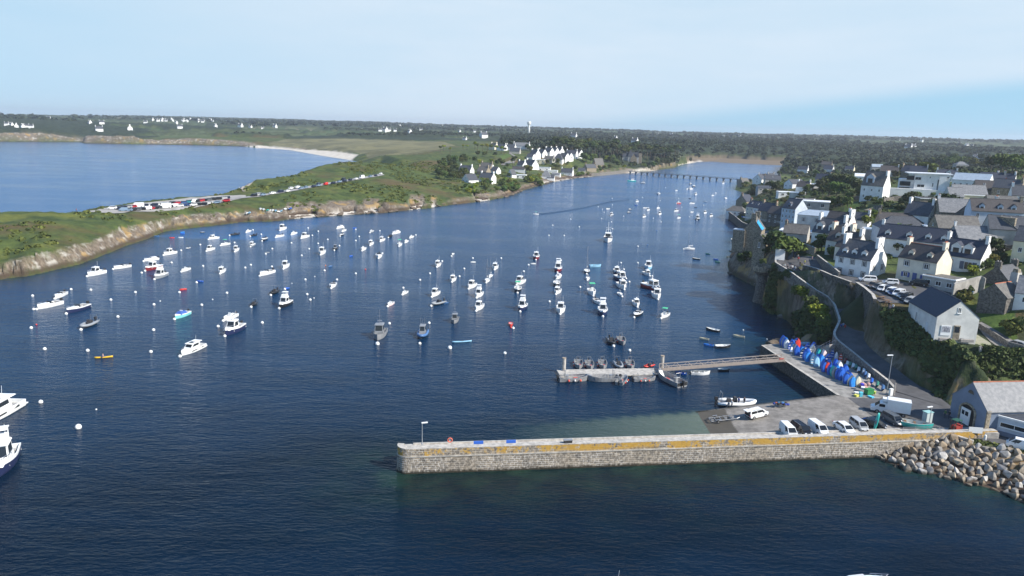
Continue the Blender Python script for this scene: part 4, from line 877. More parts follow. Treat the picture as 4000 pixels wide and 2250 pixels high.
 house('stone_row_house','dark stone row house below the long dark roof','a',1105,1056,1250,1080,8,5.6,'stone','brown',42,L=10,yaw=-50,fw=[(3,4.2,.8,1.2),(3,1.5,.8,1.2)],chim='')
 house('stone_row_house','stone row house with tan gable between the white and dark stone houses','a',915,988,1040,1000,8.5,6,'tan','navy',45,L=9,yaw=-55,chim='ab',fw=[(2,4.2,.8,1.2),(2,1.5,.8,1.2)])
 house('velux_house','white house with three skylights and blue shutters in the village row','a',800,966,892,985,8,6,'white','navy',42,L=8,yaw=-58,chim='',fw=[(3,4.4,.8,1.5),(3,1.6,.8,1.5)],vel=3)
 house('velux_house','cream house with two skylights at the end of the village row','a',640,944,755,962,8,6,'cream','navy',42,L=8.5,yaw=-58,chim='a',cwall='stone',fw=[(3,4.4,.8,1.4),(3,1.6,.8,1.4)],vel=2)
 house('waterside_house','stone gable house standing at the water near the small square','a',400,835,440,820,8.5,5,'tan','navy',46,L=10,yaw=40,chim='a',anchor='l')
 house('boat_shed','white hipped boat shed on the small walled square','a',215,1060,405,1062,7,3.2,'white','old',38,L=12,yaw=-35,hip=3,chim='',fw=[(3,1.6)])
 house('old_stone_house','old tan stone house rising from the water with a blue tarpaulin roof','c',640,285,700,215,6.8,6.2,'tan','old',52,L=9,yaw=62,cw=1.9,ch=2.0,anchor='l',d=302)
 house('stone_shed','small stone shed with open doorway beside the old stone house','c',770,605,800,575,5,2.8,'tan','old',42,L=4.5,yaw=40,chim='',lw=[(1,1.2,.8,1.9)],anchor='l',d=282)
 house('bridge_house','small stone house at the town end of the footbridge','a',375,495,440,490,9,4,'tan','old',46,L=9,yaw=20,chim='a',anchor='l')
 house('shore_villa','white gable villa with two small windows near the footbridge','a',720,420,820,415,9.5,5,'white','slate',44,L=10,yaw=48,chim='',lw=[(1,5.4,.9,1.1),(1,2.2,.9,1.1)],anchor='l',cat='house')
 house('slate_house','broad slate roofed stone house behind the white shore villa','a',910,432,1135,432,9,3.4,'grey','slate',42,L=15,yaw=-10,chim='ab',cwall='tan',vel=1)
 house('low_bungalow','white bungalow gable with grey boarding in the gardens','a',1365,495,1590,548,10,3.4,'white','slate',33,L=13,yaw=20,chim='',lw=[(2,1.6,1.2,1)])
 house('garden_house','white gable house beside the curved zinc roof','a',1620,560,1705,552,8,4,'white','brown',44,L=9,yaw=-38,cw=1.4)
 house('curved_house','round-ended pale house with flat zinc roof in the trees','a',1690,610,1940,620,9,3.4,'pale','zinc',flat=True,L=13,yaw=-8,fw=[(3,1.8,1.6,1.4)])
 house('flat_house','low white flat-roofed house above the stone garden wall','a',1180,772,1400,775,8,3,'white','wflat',flat=True,L=12,yaw=-8,fw=[(2,1.6,2,1.3)])
 house('flat_house','pale flat-roofed house with angled wing beside the low white one','a',1430,778,1620,800,8,2.6,'pale','zinc',flat=True,L=10,yaw=-25)
 house('dark_flat_house','dark glazed low house behind the shoreline trees','a',770,655,960,640,9,3,'grey','slate',20,L=13,yaw=-5,chim='',fw=[(3,1.6,2.2,1.4)])
 house('yellow_gable_house','cream gable house with dark roof beside the big tree clump','a',2010,420,2112,400,8.5,4,'yellow','navy',45,L=11,yaw=-40,chim='b',cw=1.2)
 house('skyline_house','white gable house with dark roof against the estuary water','a',1535,258,1745,262,8.5,4.2,'white','navy',42,L=13,yaw=-35,chim='b',cw=2)
 house('skyline_house','white gable house with tall centre chimney on the hill crest','a',2090,236,2225,240,10,4.2,'white','navy',44,L=12,yaw=-35,chim='b',cw=1.4)
 house('skyline_house','stone house with broad chimneys highest on the estuary side','a',2045,160,2190,160,9,4,'tan','brown',42,L=14,yaw=-30,chim='ab',cw=2.4)
 house('roof_house','red-roofed house behind the white shore villa','a',780,410,900,412,8,3.5,'white','brown',42,L=11,yaw=-10)
 house('pointed_house','small grey pointed house behind the slate roofed stone house','a',940,392,1030,400,8,4,'grey','slate',42,L=8,yaw=10)
 house('cream_cottage','cream gable cottage among trees left of the tall twin-gabled house','b',15,180,140,185,8,4.2,'yellow','navy',42,L=11,yaw=-38,chim='b',cw=1.2)
 house('glazed_annexe','low grey annexe with a glass lantern behind the narrow row houses','l',1000,1012,1180,1036,6,3.2,'grey','zinc',flat=True,L=9,yaw=-35,fw=[(1,1.6,2.2,1.4)])
 house('wide_chimney_house','white house with very wide plastered chimney above the gabled villa','l',690,842,790,850,8,4.4,'white','brown',44,L=9,yaw=-45,cw=4,chim='b')
 house('tiny_gable_house','tiny white house with clustered gables behind the wide chimney','l',880,838,965,860,6,3.4,'white','slate',42,L=8,yaw=-40,cw=1.2)
 house('long_low_house','long low brown-roofed house behind the broad hipped roof','l',1222,852,1440,866,7,3.4,'tan','brown',40,L=15,yaw=-14,chim='a')
 house('stone_ruin','roofless looking stone block with flat dark top among the gardens','l',1580,705,1750,715,7,4.2,'tan','brown',flat=True,L=12,yaw=-12)
 house('right_cottage','slate roofed cottage behind the wide chimney of the stone tenement','l',2370,885,2560,896,8,4.4,'grey','slate',42,L=13,yaw=-20,chim='b',cwall='tan')
 house('cream_annexe','flat cream annexe with grey pillar in the upper town','b',1610,590,1900,600,6,3,'yellow','wflat',flat=True,L=13,yaw=-14)
 house('garden_cottage','small white cottage half hidden in trees left of the twin-gabled house','b',180,285,290,290,7,3.2,'white','wflat',30,L=9,yaw=-20,chim='')
 house('twin_gable_house','tall white twin-gabled house with large end chimney','b',385,258,565,262,9.2,7.4,'white','old',56,L=11,yaw=-48,cw=3.2,ch=.6,fw=[(3,5,.8,1.2),(3,1.8,.8,1.2)],gw=[(1,5.4,.9,.8),(1,2.4,.9,.8)],dorm=(-.3,),dsz=2.6,dwall='blue',chim='b')
 house('white_roof_house','dark-roofed house with wide white dormer behind the modern building','b',1390,226,1560,236,8.5,4,'white','navy',44,L=13,yaw=-22,chim='ab',cw=1.4,dorm=(0.1,),dsz=1.7)
 house('zinc_mansard','blue zinc mansard building with a huge white gable wall','b',1680,285,2030,292,11,7.5,'white','zinc',30,L=16,yaw=-42,chim='',fw=[(6,5.2,.9,1.5),(6,2,.9,1.5)])
 house('slate_row','low slate roofed row before the blue zinc mansard','b',1660,450,1900,458,8,3.6,'pale','light',42,L=14,yaw=-12,chim='')
 house('slate_row','short slate roofed house left end of the low row','b',1540,488,1625,492,8,3.4,'pale','light',42,L=6,yaw=-12,chim='')
 house('brown_house','brown roofed house behind the red awning','b',1960,392,2235,392,9,4.2,'tan','brown',42,L=13,yaw=-20,chim='b',vel=2)
 house('far_row_house','dark roofed house with grey end chimney in the upper row','b',2045,275,2215,272,8,5.5,'stone','navy',44,L=12,yaw=-25,chim='b',cw=2.6,cwall='grey')
 house('far_row_house','white gable house furthest right in the upper row','b',2290,290,2365,285,8,4.6,'white','navy',44,L=9,yaw=-40,cw=1.6)
 house('stone_town_house','tall grey stone town house with tall chimney on the upper right','b',2300,400,2440,345,9,6.5,'tan','slate',40,L=11,yaw=-45,fw=[(2,4.6,.9,1.4),(2,1.8,.9,1.4)],chim='b',cw=3.4)
 house('white_town_house','white town house cut by the right edge of the upper town','b',2520,460,2640,470,8,6,'white','slate',44,L=9,yaw=-25,fw=[(2,4.2),(2,1.6)])
 house('low_roof_house','house with low lichened roof in the upper right','b',2170,610,2330,610,8,4.2,'tan','old',24,L=11,yaw=-20,chim='')
 house('far_roof_house','house with broad cream chimney behind the modern building','b',880,168,975,175,9,5,'tan','navy',44,L=9,yaw=-40,cw=4)
 house('far_roof_house','house with long cream gable wall right of the broad chimney','b',1000,180,1140,178,9,5,'cream','navy',44,L=12,yaw=-30,chim='b',cw=3)
 house('far_roof_house','grey roofed house with white chimney above the twin-gabled house','b',560,175,740,178,9,4.5,'grey','brown',42,L=13,yaw=-25,chim='b',cwall='white',cw=2.4)
 house('glass_roof_house','grey house with glazed blue roof above the twin-gabled house','b',370,150,560,155,9,5,'grey','zinc',36,L=13,yaw=-15,chim='')
 house('pyramid_roof_house','house with grey pyramid roof among the upper trees','b',1610,115,1740,118,11,4.5,'grey','light',32,L=14,yaw=-10,hip=5,chim='')
 for i,(u,v,w_,c_) in enumerate(((1880,10,60,'white'),(1950,25,90,'blue'),(2115,30,60,'white'),(2300,45,110,'white'),(2460,18,130,'white'),(2330,5,60,'white'))):
  house('hilltop_house',['small white gable house far up on the wooded hill','blue-grey house far up among hill trees','low white house between hilltop trees','long white house on the hill at the right','flat white house highest at the right edge','white gable just above the long hill house'][i],'b',u-w_/2,v,u+w_/2,v+3,8,4,c_,'slate',42,yaw=-20,d='g',chim='b',group='houses on the far right hill')
town()
bh=house('lifeboat_station','slate-blue lifeboat station with arched doorway and red ridge','s',1815,1072,2700,1060,8.6,4.4,'bluew','light',42,chim='',ridge='tile',z=3.0,L=20,yaw=7,anchor='l',vel=1)
m=MB();am=[(math.cos(t)*1.9,2.6+1.5*math.sin(t)) for t in np.linspace(0,math.pi,11)];pr=[(1.9,.02)]+am+[(-1.9,.02)]
m.add([(-10.05,a,b) for a,b in pr],[tuple(range(len(pr)))]);child('doorway',m.mesh('doorway',mat('dark_interior',(.012,.012,.014),.9)),bh)
m=MB();
for q0,q1 in zip(pr[:-1],pr[1:]):m.tube((-10.08,*q0),(-10.08,*q1),.22,5)
child('door_arch',m.mesh('door_arch',WALLM['tan']),bh)
dl=child('door_leaf',MB().box((-10.1,.35,1.6),(.1,2.3,3.0)).mesh('door_leaf',FRAME),bh);child('pane',MB().box((-10.17,.0,2.2),(.06,.7,.8)).box((-10.17,.9,2.2),(.06,.6,.8)).mesh('pane',GLASS),dl)
m=MB();m.add([(-10.06,math.cos(t)*.7,6.2+math.sin(t)*.7) for t in np.linspace(0,math.pi,9)],[tuple(range(9))]);child('fanlight',m.mesh('fanlight',GLASS),bh)
child('corner_quoin',MB().box((-9.7,-4.4,.8),(.8,.25,7.4)).mesh('corner_quoin',WALLM['tan']),bh)
an=house('annexe','low flat-roofed pale blue annexe with strip windows beside the lifeboat station','u',1590,260,2500,480,7,3.3,'blue','slate',flat=True,z=3.1,L=24,yaw=-46,anchor='l')
child('plinth',MB().box((0,-3.56,.35),(24.04,.1,.8)).mesh('plinth',WALLM['bluew']),an)
for x in (-6.5,-1.5,3.5):add_window(an,x,-3.55,2.0,'f',4.4,.9)
q=at(*S('b',1100,600),26.2);mb_=thing('modern_building','large modern white building of stacked flat blocks with terraces','building',tuple(q),R_(-20))
W_=WALLM['white']
child('wall',MB().box((4,5,3),(16,10,16)).box((-6,7,3.5),(8,8,9)).mesh('wall',W_),mb_)
child('terrace_wall',MB().box((-2,-1.2,.2),(26,2.5,6)).box((-13.5,0,-.6),(8,5,4.6)).mesh('terrace_wall',W_),mb_)
child('stair_tower',MB().box((8.6,-.1,3.4),(3.2,1.2,13.5)).mesh('stair_tower',W_),mb_)
child('roof',MB().box((2.6,5,11.2),(20.5,11.6,.45)).mesh('roof',ROOFM['wflat']),mb_)
for x,z,w_,h_ in ((-2.6,8.6,2.8,1.5),(-1,4.9,3.4,1.5),(-1.6,1.9,4.2,1.6),(2.8,9.4,.6,1),(4.4,5.6,.7,2),(4.4,2.4,.7,1.8),(6.7,5,.8,7),(10.4,9.6,2.2,.8)):add_window(mb_,x,-.06,z,'f',w_,h_)
for x,z in ((-8,5.6),(-8,2.6),(-5,8.7)):child('balcony_glass',MB().box((x,2.4,z),(5,.12,2.2)).mesh('balcony_glass',GLASS),mb_)
def hamlet():
 G='houses of the hamlet on the far shore'
 rows=[('gable_cottage','broad white gable cottage nearest the headland shore with pale side chimney','f',640,832,770,820,12,2.6,'white','slate',38,10,35,'',[(1,4.2,1.2,1.2),(2,1.5,1.6,1.6)]),
   ('creeper_house','white house half hidden by bare shrubs beside the broad gable cottage','f',1000,795,1110,802,9,4.6,'white','slate',42,13,-28,'ab',[]),
   ('chimney_house','white house with two tall chimneys behind the broad gable cottage','f',560,655,695,650,8.5,3.6,'white','slate',46,13,-25,'ab',[]),
   ('tan_house','tan stone house with twin gables amid the hamlet trees','f',930,668,1030,680,9,4,'tan','old',46,11,-30,'ab',[]),
   ('tan_house','upper tan stone house with two stout chimneys by the yellow tree','f',970,580,1120,610,9,4.2,'tan','old',46,13,-28,'ab',[]),
   ('small_white_house','small white house with one stout chimney above the bright yellow shrub','f',1180,672,1250,680,8,3.6,'white','slate',44,8,-35,'a',[]),
   ('flat_villa','flat-roofed white villa with veranda above the shore bushes','f',1560,838,1790,842,8,3.2,'white','wflat',0,16,-8,'flat',[(3,1.6,2,1.6)]),
   ('pointed_cottage','tiny white pointed cottage behind the flat-roofed villa','f',1535,735,1560,725,7,3,'white','slate',55,6,40,'',[]),
   ('long_white_house','long low white house left of the big stepped gable','f',1610,670,1770,672,8,3.4,'white','brown',35,14,-12,'',[]),
   ('twin_white_house','white house with clustered gables left of the big stepped gable','f',1700,556,1800,556,9,4.4,'white','slate',48,9,-40,'ab',[]),
   ('stepped_gable_house','large white house with wide gable and two chimneys mid hamlet','f',1870,512,2000,560,10,5,'white','slate',48,15,-50,'ab',[]),
   ('blue_flat_house','white house with blue-grey flat roof near the shore wall','f',2105,690,2280,692,8,4,'white','zinc',0,15,-8,'flat',[(2,1.8,1.6,1.5)]),
   ('boathouse','grey hip-roofed boathouse on the shore of the hamlet','f',2200,765,2270,768,9,3,'white','light',46,11,-10,'hip',[]),
   ('boathouse','low slate boathouse right beside the grey hipped one','f',2290,838,2370,842,7,2.6,'white','slate',40,8,-8,'',[]),
   ('white_shed','long low white shed behind the boathouses','f',2290,748,2400,756,6,2.6,'white','wflat',0,14,-10,'flat',[]),
   ('green_roof_shed','white shed with green-grey roof on the shore','f',2380,792,2490,806,6,2.4,'white','light',25,10,-15,'',[]),
   ('field_house','cream white gable house furthest left by the heath','f',1160,192,1215,210,9,5,'cream','old',46,12,-48,'ab',[]),
   ('field_house','white gable house behind the pine belt','f',1300,222,1395,222,9,4.6,'white','slate',44,13,-35,'b',[]),
   ('upper_house','grey roofed house with white dormers in the upper hamlet','f',1470,225,1590,232,9,4,'white','slate',40,13,-20,'ab',[]),
   ('upper_house','long white house with several roofs highest in the hamlet','f',1620,190,1860,190,10,5,'white','light',42,24,-15,'ab',[]),
   ('upper_house','slate hipped house below the long upper white house','f',1540,292,1680,296,10,3.6,'grey','slate',40,14,-12,'',[]),
   ('row_house','tall white gable at the left of the bright white row','f',1985,320,2040,345,9,6,'white','slate',50,12,-50,'ab',[]),
   ('row_house','white house second from left in the bright white row','f',2115,318,2190,330,9,5,'white','slate',48,11,-48,'a',[]),
   ('row_house','white house with long roof in the middle of the bright row','f',2260,285,2330,300,9,6,'white','slate',50,12,-48,'a',[]),
   ('row_house','white house right of the middle in the bright row','f',2365,282,2430,300,9,6,'white','slate',50,12,-48,'a',[]),
   ('row_house','white house with tall stack at the right of the bright row','f',2465,278,2530,300,9,6,'white','slate',48,11,-46,'ab',[]),
   ('low_house','slate house below the left end of the bright white row','f',1890,405,1970,425,8,3.6,'white','slate',44,9,-30,'',[]),
   ('stone_cottage','grey stone gabled cottage below the bright white row','f',2230,455,2370,470,10,3.4,'grey','old',46,13,-30,'ab',[]),
   ('spire_house','slate house with steep hipped roof right of the grey stone cottage','f',2450,410,2530,418,10,3.6,'white','slate',55,12,-20,'hip',[]),
   ('lower_row_house','white gable left in the lower bright row','g',250,388,320,410,9,5,'white','slate',48,12,-48,'a',[]),
   ('lower_row_house','white gable in the middle of the lower bright row','g',330,385,395,405,9,4.6,'white','slate',48,11,-48,'',[]),
   ('lower_row_house','white house with grey roof and dormers in the lower row','g',380,340,490,345,10,5,'white','slate',44,15,-25,'ab',[]),
   ('lower_row_house','white gable with chimney at the right end of the row','g',540,322,595,345,9,6,'white','slate',48,11,-48,'a',[]),
   ('cream_villa','cream flat villa among the gardens of the hamlet','f',2080,535,2180,535,8,4,'yellow','wflat',0,10,-10,'flat',[(2,2,1.4,2)]),
   ('quay_cottage','white cottage with chimneys at both ends by the far slip','g',270,708,415,712,8.5,3.6,'white','slate',46,14,-18,'ab',[(2,1.5,1,1.6)]),
   ('tan_cottage','tan stone cottage with dormer row above the sea wall','g',735,628,860,622,8.5,4.4,'tan','slate',46,15,30,'ab',[]),
   ('steep_roof_house','steep-roofed tan stone house with arched door left of the manor','g',930,505,1000,510,10,4.6,'tan','old',58,13,25,'',[]),
   ('small_slate_shed','small slate shed behind the round bush on the shore','g',590,695,670,700,7,2.6,'grey','slate',40,9,-8,'',[])]
 for n,lb,zk,u1,v1,u2,v2,W,he,wl_,rf,pi_,L,yw,ch,fw in rows:
  house(n,lb,zk,u1,v1,u2,v2,W,he,wl_,rf,pi_ or 40,L=L,yaw=yw,chim='' if ch in ('flat','hip') else ch,flat=ch=='flat',hip=W*.45 if ch=='hip' else 0,fw=fw if yw < 0 else [],lw=fw if yw > 0 else [],d='g',cw=1.9,ch=1.4,group=G)
hamlet()
q=at(*S('f',790,1025),7.2);
q=at(*S('g',1620,615),8.5);mn=thing('turreted_manor','stone manor house with steep slate roofs and turrets by the footbridge','manor',tuple(q),R_(-12))
child('wall',MB().box((0,6,4),(26,11,12)).mesh('wall',WALLM['grey']),mn)
child('tower',MB().box((12.5,1.5,5),(5,5,20)).mesh('tower',WALLM['tan']),mn)
child('gable_wing',gable_walls(7,9,8,6,-3).mesh('gable_wing',WALLM['tan']),mn,loc=(3.5,1.6,0),rz=R_(-90))
def pyr(x,y,w,d_,z0,z1,k=.12):return MB().box((x,y,(z0+z1)/2),(w,d_,z1-z0),tx=k,ty=k)
rf=pyr(0,6,27,12,10,16,.55);rf.v +=[];child('roof',rf.mesh('roof',ROOFM['slate']),mn)
for x,y,w_,z0,z1 in ((-1.5,1.8,7,10,20),(9.3,0,4,10,18.5),(-11,3,4.5,10,16)):child('turret_roof',pyr(x,y,w_,w_,z0,z1).mesh('turret_roof',ROOFM['slate']),mn);child('turret',MB().box((x,y,4),(w_-.7,w_-.7,12.2)).mesh('turret',WALLM['grey']),mn)
for x in (-8,-5,5.5):add_window(mn,x,.46,7,'f',1.2,2);add_window(mn,x,.46,3,'f',1.2,2)
q=at(*S('e',1365,790),13.6);o=thing('stone_stack','tall tapering grey stone stack beside the white house at the right edge','chimney stack',(q[0],q[1],11.5),R_(25));child('shaft',MB().box((0,0,6.5),(2.6,2.2,13),tx=.62,ty=.7).mesh('shaft',WALLM['grey']),o);child('cap',MB().box((0,0,13.4),(1.3,1.3,.9),tx=.8,ty=.8).mesh('cap',WALLM['tan']),o)
q=atd(*S('p',170,285),2700);wt=thing('water_tower','white mushroom water tower standing above the far woods','tower',tuple(q))
m=MB();R1=[(4.3,-15),(4.0,8),(3.9,19),(4.1,20.5),(7.0,24),(7.3,24.6),(7.3,32),(7.0,33),(1.5,34)]
m.loft([[(r*math.cos(t),r*math.sin(t),z) for t in np.linspace(0,2*math.pi,20,endpoint=False)] for r,z in R1]);child('shaft',m.mesh('shaft',render_mat('tower_concrete',(.74,.74,.72)),True),wt)
child('mast',MB().tube((0,0,33),(0,0,44),.22,5).mesh('mast',mat('galvanised',(.45,.46,.47),.4,metal=.6)),wt)
HULL=mat('boat_gelcoat',(.8,.8,.8),.28,objcol=True,dirt=.10,vs=1.5);GEL=mat('deck_gelcoat',(.82,.82,.80),.4,var=.06,vs=2);ANTI=mat('antifouling',(.05,.06,.09),.7);RUBR=mat('rub_rail',(.16,.16,.17),.6)
TINT=mat('tinted_glass',(.02,.026,.032),.1);OUTB=mat('outboard_cowl',(.03,.03,.033),.35,objcol=True);STEEL=mat('stainless',(.5,.5,.52),.3,metal=.8);ALU=mat('aluminium',(.34,.345,.35),.42,metal=.35,var=.15,vs=1.5)
TUBEM=mat('inflatable_tube',(.1,.1,.11),.5,objcol=True);CANV=mat('canvas',(.1,.2,.5),.8,objcol=True);WOOD=mat('varnished_wood',(.20,.11,.05),.5,var=.3,vs=6);FLOORB=mat('boat_floor',(.30,.30,.29),.8,var=.15)
BUOYM=mat('buoy_plastic',(.80,.80,.78),.45,objcol=True,dirt=.12,vs=3)
def stations(L,B,H,rise,n=11,tw=.86,full=.55):
 st=[]
 for i in range(n):
  t=i/(n-1);x=-L/2+L*t
  b=B/2*(tw+(1-tw)*min(1,t/.35)) if t < .35 else B/2*max(0.02,1-((t-.35)/.65)**(1.7+full))
  zs=H*(1+.0*t)+rise*max(0,t-.25)**2*1.6;st.append((x,b,zs))
 return st
def hull_parts(L,B,H,rise=.35,floor=.18,deckx=.25,flare=.80,tw=.86,inset=.13,full=.55,keel=.35):
 st=stations(L,B,H,rise,tw=tw,full=full);m=MB();rings=[]
 for x,b,zs in st:
  t=(x+L/2)/L;k=flare-.25*max(0,t-.6);bow=max(0,t-.75)*.0
  rings.append([(x,-b,zs),(x,-b*.985,zs*.80),(x-.06*L*max(0,t-.7)*1.2,-b*(k+.12),.14),(x-.10*L*max(0,t-.7)*1.6,-b*k,-.06),(x-.12*L*max(0,t-.7)*2,0,-keel*(1-.5*max(0,t-.5))),(x-.10*L*max(0,t-.7)*1.6,b*k,-.06),(x-.06*L*max(0,t-.7)*1.2,b*(k+.12),.14),(x,b*.985,zs*.80),(x,b,zs)])
 n=9
 for j in range(len(rings)-1):
  for i in range(8):
   q=[rings[j][i],rings[j+1][i],rings[j+1][i+1],rings[j][i+1]];m.add(q,[(0,1,2,3)],1 if i in (0,7) else (2 if i in (3,4) else 0))
 m.add(rings[0],[tuple(range(n))],0);hull=m
 d=MB();r2=[]
 for x,b,zs in st:
  bi=max(.01,b-inset);fx=x if x > -L/2+.05 else x+.15;cov=(x > L*deckx-L/2+L*.5) if False else (x > L*(deckx))
  zf=zs-.03 if cov else min(floor,zs-.05);r2.append([(x,-b,zs+.015),(fx,-bi,zs+.03),(fx,-bi*.97,zf+(.05 if cov else 0)),(fx,0,zf+(.09 if cov else 0)),(fx,bi*.97,zf+(.05 if cov else 0)),(fx,bi,zs+.03),(x,b,zs+.015)])
 for j in range(len(r2)-1):
  for i in range(6):d.add([r2[j][i],r2[j+1][i],r2[j+1][i+1],r2[j][i+1]],[(0,3,2,1)],1 if i in (2,3) and r2[j][3][2] < H*.6 and r2[j+1][3][2] < H*.6 else 0)
 x,b,zs=st[0];d.box((x+.07,0,(zs+floor)/2),(.14,2*b-.1,zs-floor))
 return hull,d
def cabin_mb(x0,x1,w,z0,h,rf=.55,rr=.12,tw=.8,lid=.12):
 """wheelhouse: base x0..x1, raked front (x1 side); returns body, glazing pieces, roof"""
 a,b_=x0+rr*h*.3,x1-rf*h;y0,y1=w/2,w/2*tw
 P=[(x0,-y0,z0),(x1,-y0,z0),(x1,y0,z0),(x0,y0,z0)];T=[(a,-y1,z0+h),(b_,-y1,z0+h),(b_,y1,z0+h),(a,y1,z0+h)]
 body=MB().add(P+T,[(4,5,6,7),(0,1,5,4),(1,2,6,5),(2,3,7,6),(3,0,4,7)])
 def on(f0,f1,s0,s1,out):
  c=[Vector(v) for v in f0];nrm=(c[1]-c[0]).cross(c[3]-c[0]).normalized()*out
  def pt(u,v):return tuple((c[0]*(1-u)+c[1]*u)*(1-v)+(c[3]*(1-u)+c[2]*u)*v+nrm)
  return [pt(f1[0],f1[1]),pt(f1[2],f1[1]),pt(f1[2],f1[3]),pt(f1[0],f1[3])]
 g=[MB().add(on((P[1],P[2],T[2],T[1]),(.08,.42,.92,.92),0,0,.02),[(0,1,2,3)]),
         MB().add(on((P[0],P[1],T[1],T[0]),(.12,.45,.88,.90),0,0,.02),[(0,1,2,3)]),
         MB().add(on((P[2],P[3],T[3],T[2]),(.12,.45,.88,.90),0,0,.02),[(0,1,2,3)])]
 roof=MB().box(((a+b_)/2+.05,0,z0+h+lid/2),(b_-a+.35,2*y1+.22,lid),tx=.94,ty=.9)
 return body,g,roof
def outboard(par,x,z,s=1.0,col=(.03,.03,.033),y=0):
 m=MB().box((0,0,.42),(.52,.36,.42),tx=.75,ty=.8).box((.02,0,.02),(.26,.2,.5)).box((-.05,0,-.32),(.18,.12,.4));m.v=[(a*s,b*s,c*s) for a,b,c in m.v]
 return child('outboard_motor',m.mesh('outboard_motor',OUTB),par,loc=(x,y,z),col=col)
def rail_mb(L,B,H,rise,h=.42,t0=.55,t1=.98):
 m=MB();st=stations(L,B,H,rise)
 for s in (-1,1):
  pts=[]
  for i,(x,b,zs) in enumerate(st):
   t=i/(len(st)-1)
   if t0 <=t <=t1:pts.append((x,s*max(0,b-.08),zs+h));m.tube((x,s*max(0,b-.08),zs),pts[-1],.022,4)
  m.path(pts+[(st[-1][0]+.02,0,st[-1][2]+h)],.025,4)
 return m
def cab_boat(variant=0):
 o=thing('cabin_boat','x','motorboat');L,B,H=6.0,2.45,.82
 h,d=hull_parts(L,B,H,.38,.2,.12 if variant !=1 else .2)
 child('hull',h.mesh('hull',[HULL,GEL,ANTI],False),o);child('deck',d.mesh('deck',[GEL,FLOORB]),o)
 x0,x1,hh=((-.7,1.35,1.45),(-.2,1.9,1.35),(-1.0,1.25,1.5))[variant]
 b,g,r=cabin_mb(x0,x1,1.75,.45,hh,.5 if variant !=1 else .3);c=child('cabin',b.mesh('cabin',GEL),o)
 for k,q in zip(('windscreen','side_window','side_window'),g):child(k,q.mesh(k,TINT),c)
 child('cabin_roof',r.mesh('cabin_roof',GEL),o)
 if variant==2:
  f=MB().box((-.2,0,2.35),(1.5,1.3,.5),tx=.8,ty=.9);f.tube((-.9,-.6,2.2),(-.9,-.6,3.0),.04,5).tube((-.9,.6,2.2),(-.9,.6,3.0),.04,5).box((-.6,0,3.02),(1.1,1.4,.08));child('flybridge',f.mesh('flybridge',GEL),o)
 fb=MB().box((1.75,0,H+.12),(1.5,1.25,.26),tx=.7,ty=.7);child('coachroof',fb.mesh('coachroof',GEL),o)
 child('bow_rail',rail_mb(L,B,H,.38).mesh('bow_rail',STEEL),o)
 child('antenna',MB().tube((-.2,.5,1.9),(-.35,.5,3.4),.02,4).ell((.1,0,2.15),(.2,.2,.12),8,4).mesh('antenna',GEL),o)
 child('bench',MB().box((-2.2,0,.42),(.5,1.6,.42)).mesh('bench',mat('seat_vinyl',(.45,.43,.40),.6,var=.1)),o)
 outboard(o,-3.2,.55);return o
def sport_boat(variant=0):
 o=thing('sport_boat','x','motorboat');L,B,H=6.0,2.3,.72
 h,d=hull_parts(L,B,H,.30,.22,-.02,tw=.9,full=.9);child('hull',h.mesh('hull',[HULL,GEL,ANTI]),o);child('deck',d.mesh('deck',[GEL,FLOORB]),o)
 m=MB().add([(.2,-.85,H+.05),(.7,0,H+.1),(.2,.85,H+.05),(-.15,-.7,H+.5),(.3,0,H+.52),(-.15,.7,H+.5)],[(0,1,4,3),(1,2,5,4)]);child('windscreen',m.mesh('windscreen',TINT),o)
 child('foredeck',MB().box((1.1,0,H+.14),(2.2,1.5,.2),tx=.75,ty=.6).mesh('foredeck',GEL),o)
 child('seat',MB().box((-.7,-.45,.55),(.5,.5,.7)).box((-.7,.45,.55),(.5,.5,.7)).box((-2.3,0,.5),(.6,1.7,.5)).mesh('seat',mat('seat_vinyl',(.45,.43,.40),.6)),o)
 if variant==1:child('boat_cover',MB().box((-1.0,0,H+.3),(2.9,2.0,.55),tx=.7,ty=.55).mesh('boat_cover',CANV),o,col=(.55,.55,.56))
 child('bow_rail',rail_mb(L,B,H,.3,.28,.65).mesh('bow_rail',STEEL),o);outboard(o,-3.2,.5,1.15);return o
def open_boat(variant=0):
 o=thing('open_boat','x','motorboat');L,B,H=5.2,2.1,.68
 h,d=hull_parts(L,B,H,.32,.16,.27);child('hull',h.mesh('hull',[HULL,GEL,ANTI]),o);child('deck',d.mesh('deck',[GEL,FLOORB]),o)
 child('console',MB().box((-.1,0,.62),(.6,.8,.9),tx=.7).box((.1,0,1.2),(.05,.7,.4)).mesh('console',GEL),o)
 child('bench',MB().box((-1.3,0,.4),(.4,1.6,.42)).mesh('bench',mat('seat_vinyl',(.45,.43,.40),.6)),o)
 if variant==1:
  m=MB();[m.tube((x,y,.5),(x,y,2.2),.035,5) for x in (-.6,.5) for y in (-.5,.5)];child('canopy_frame',m.mesh('canopy_frame',STEEL),o);child('canopy',MB().box((0,0,2.24),(1.6,1.5,.09),tx=.95,ty=.9).mesh('canopy',CANV),o,col=(.08,.45,.25))
 if variant==2:child('boat_cover',MB().box((.1,0,H+.28),(2.6,1.7,.5),tx=.6,ty=.5).mesh('boat_cover',CANV),o,col=(.04,.10,.35))
 outboard(o,-2.75,.5,.9);return o
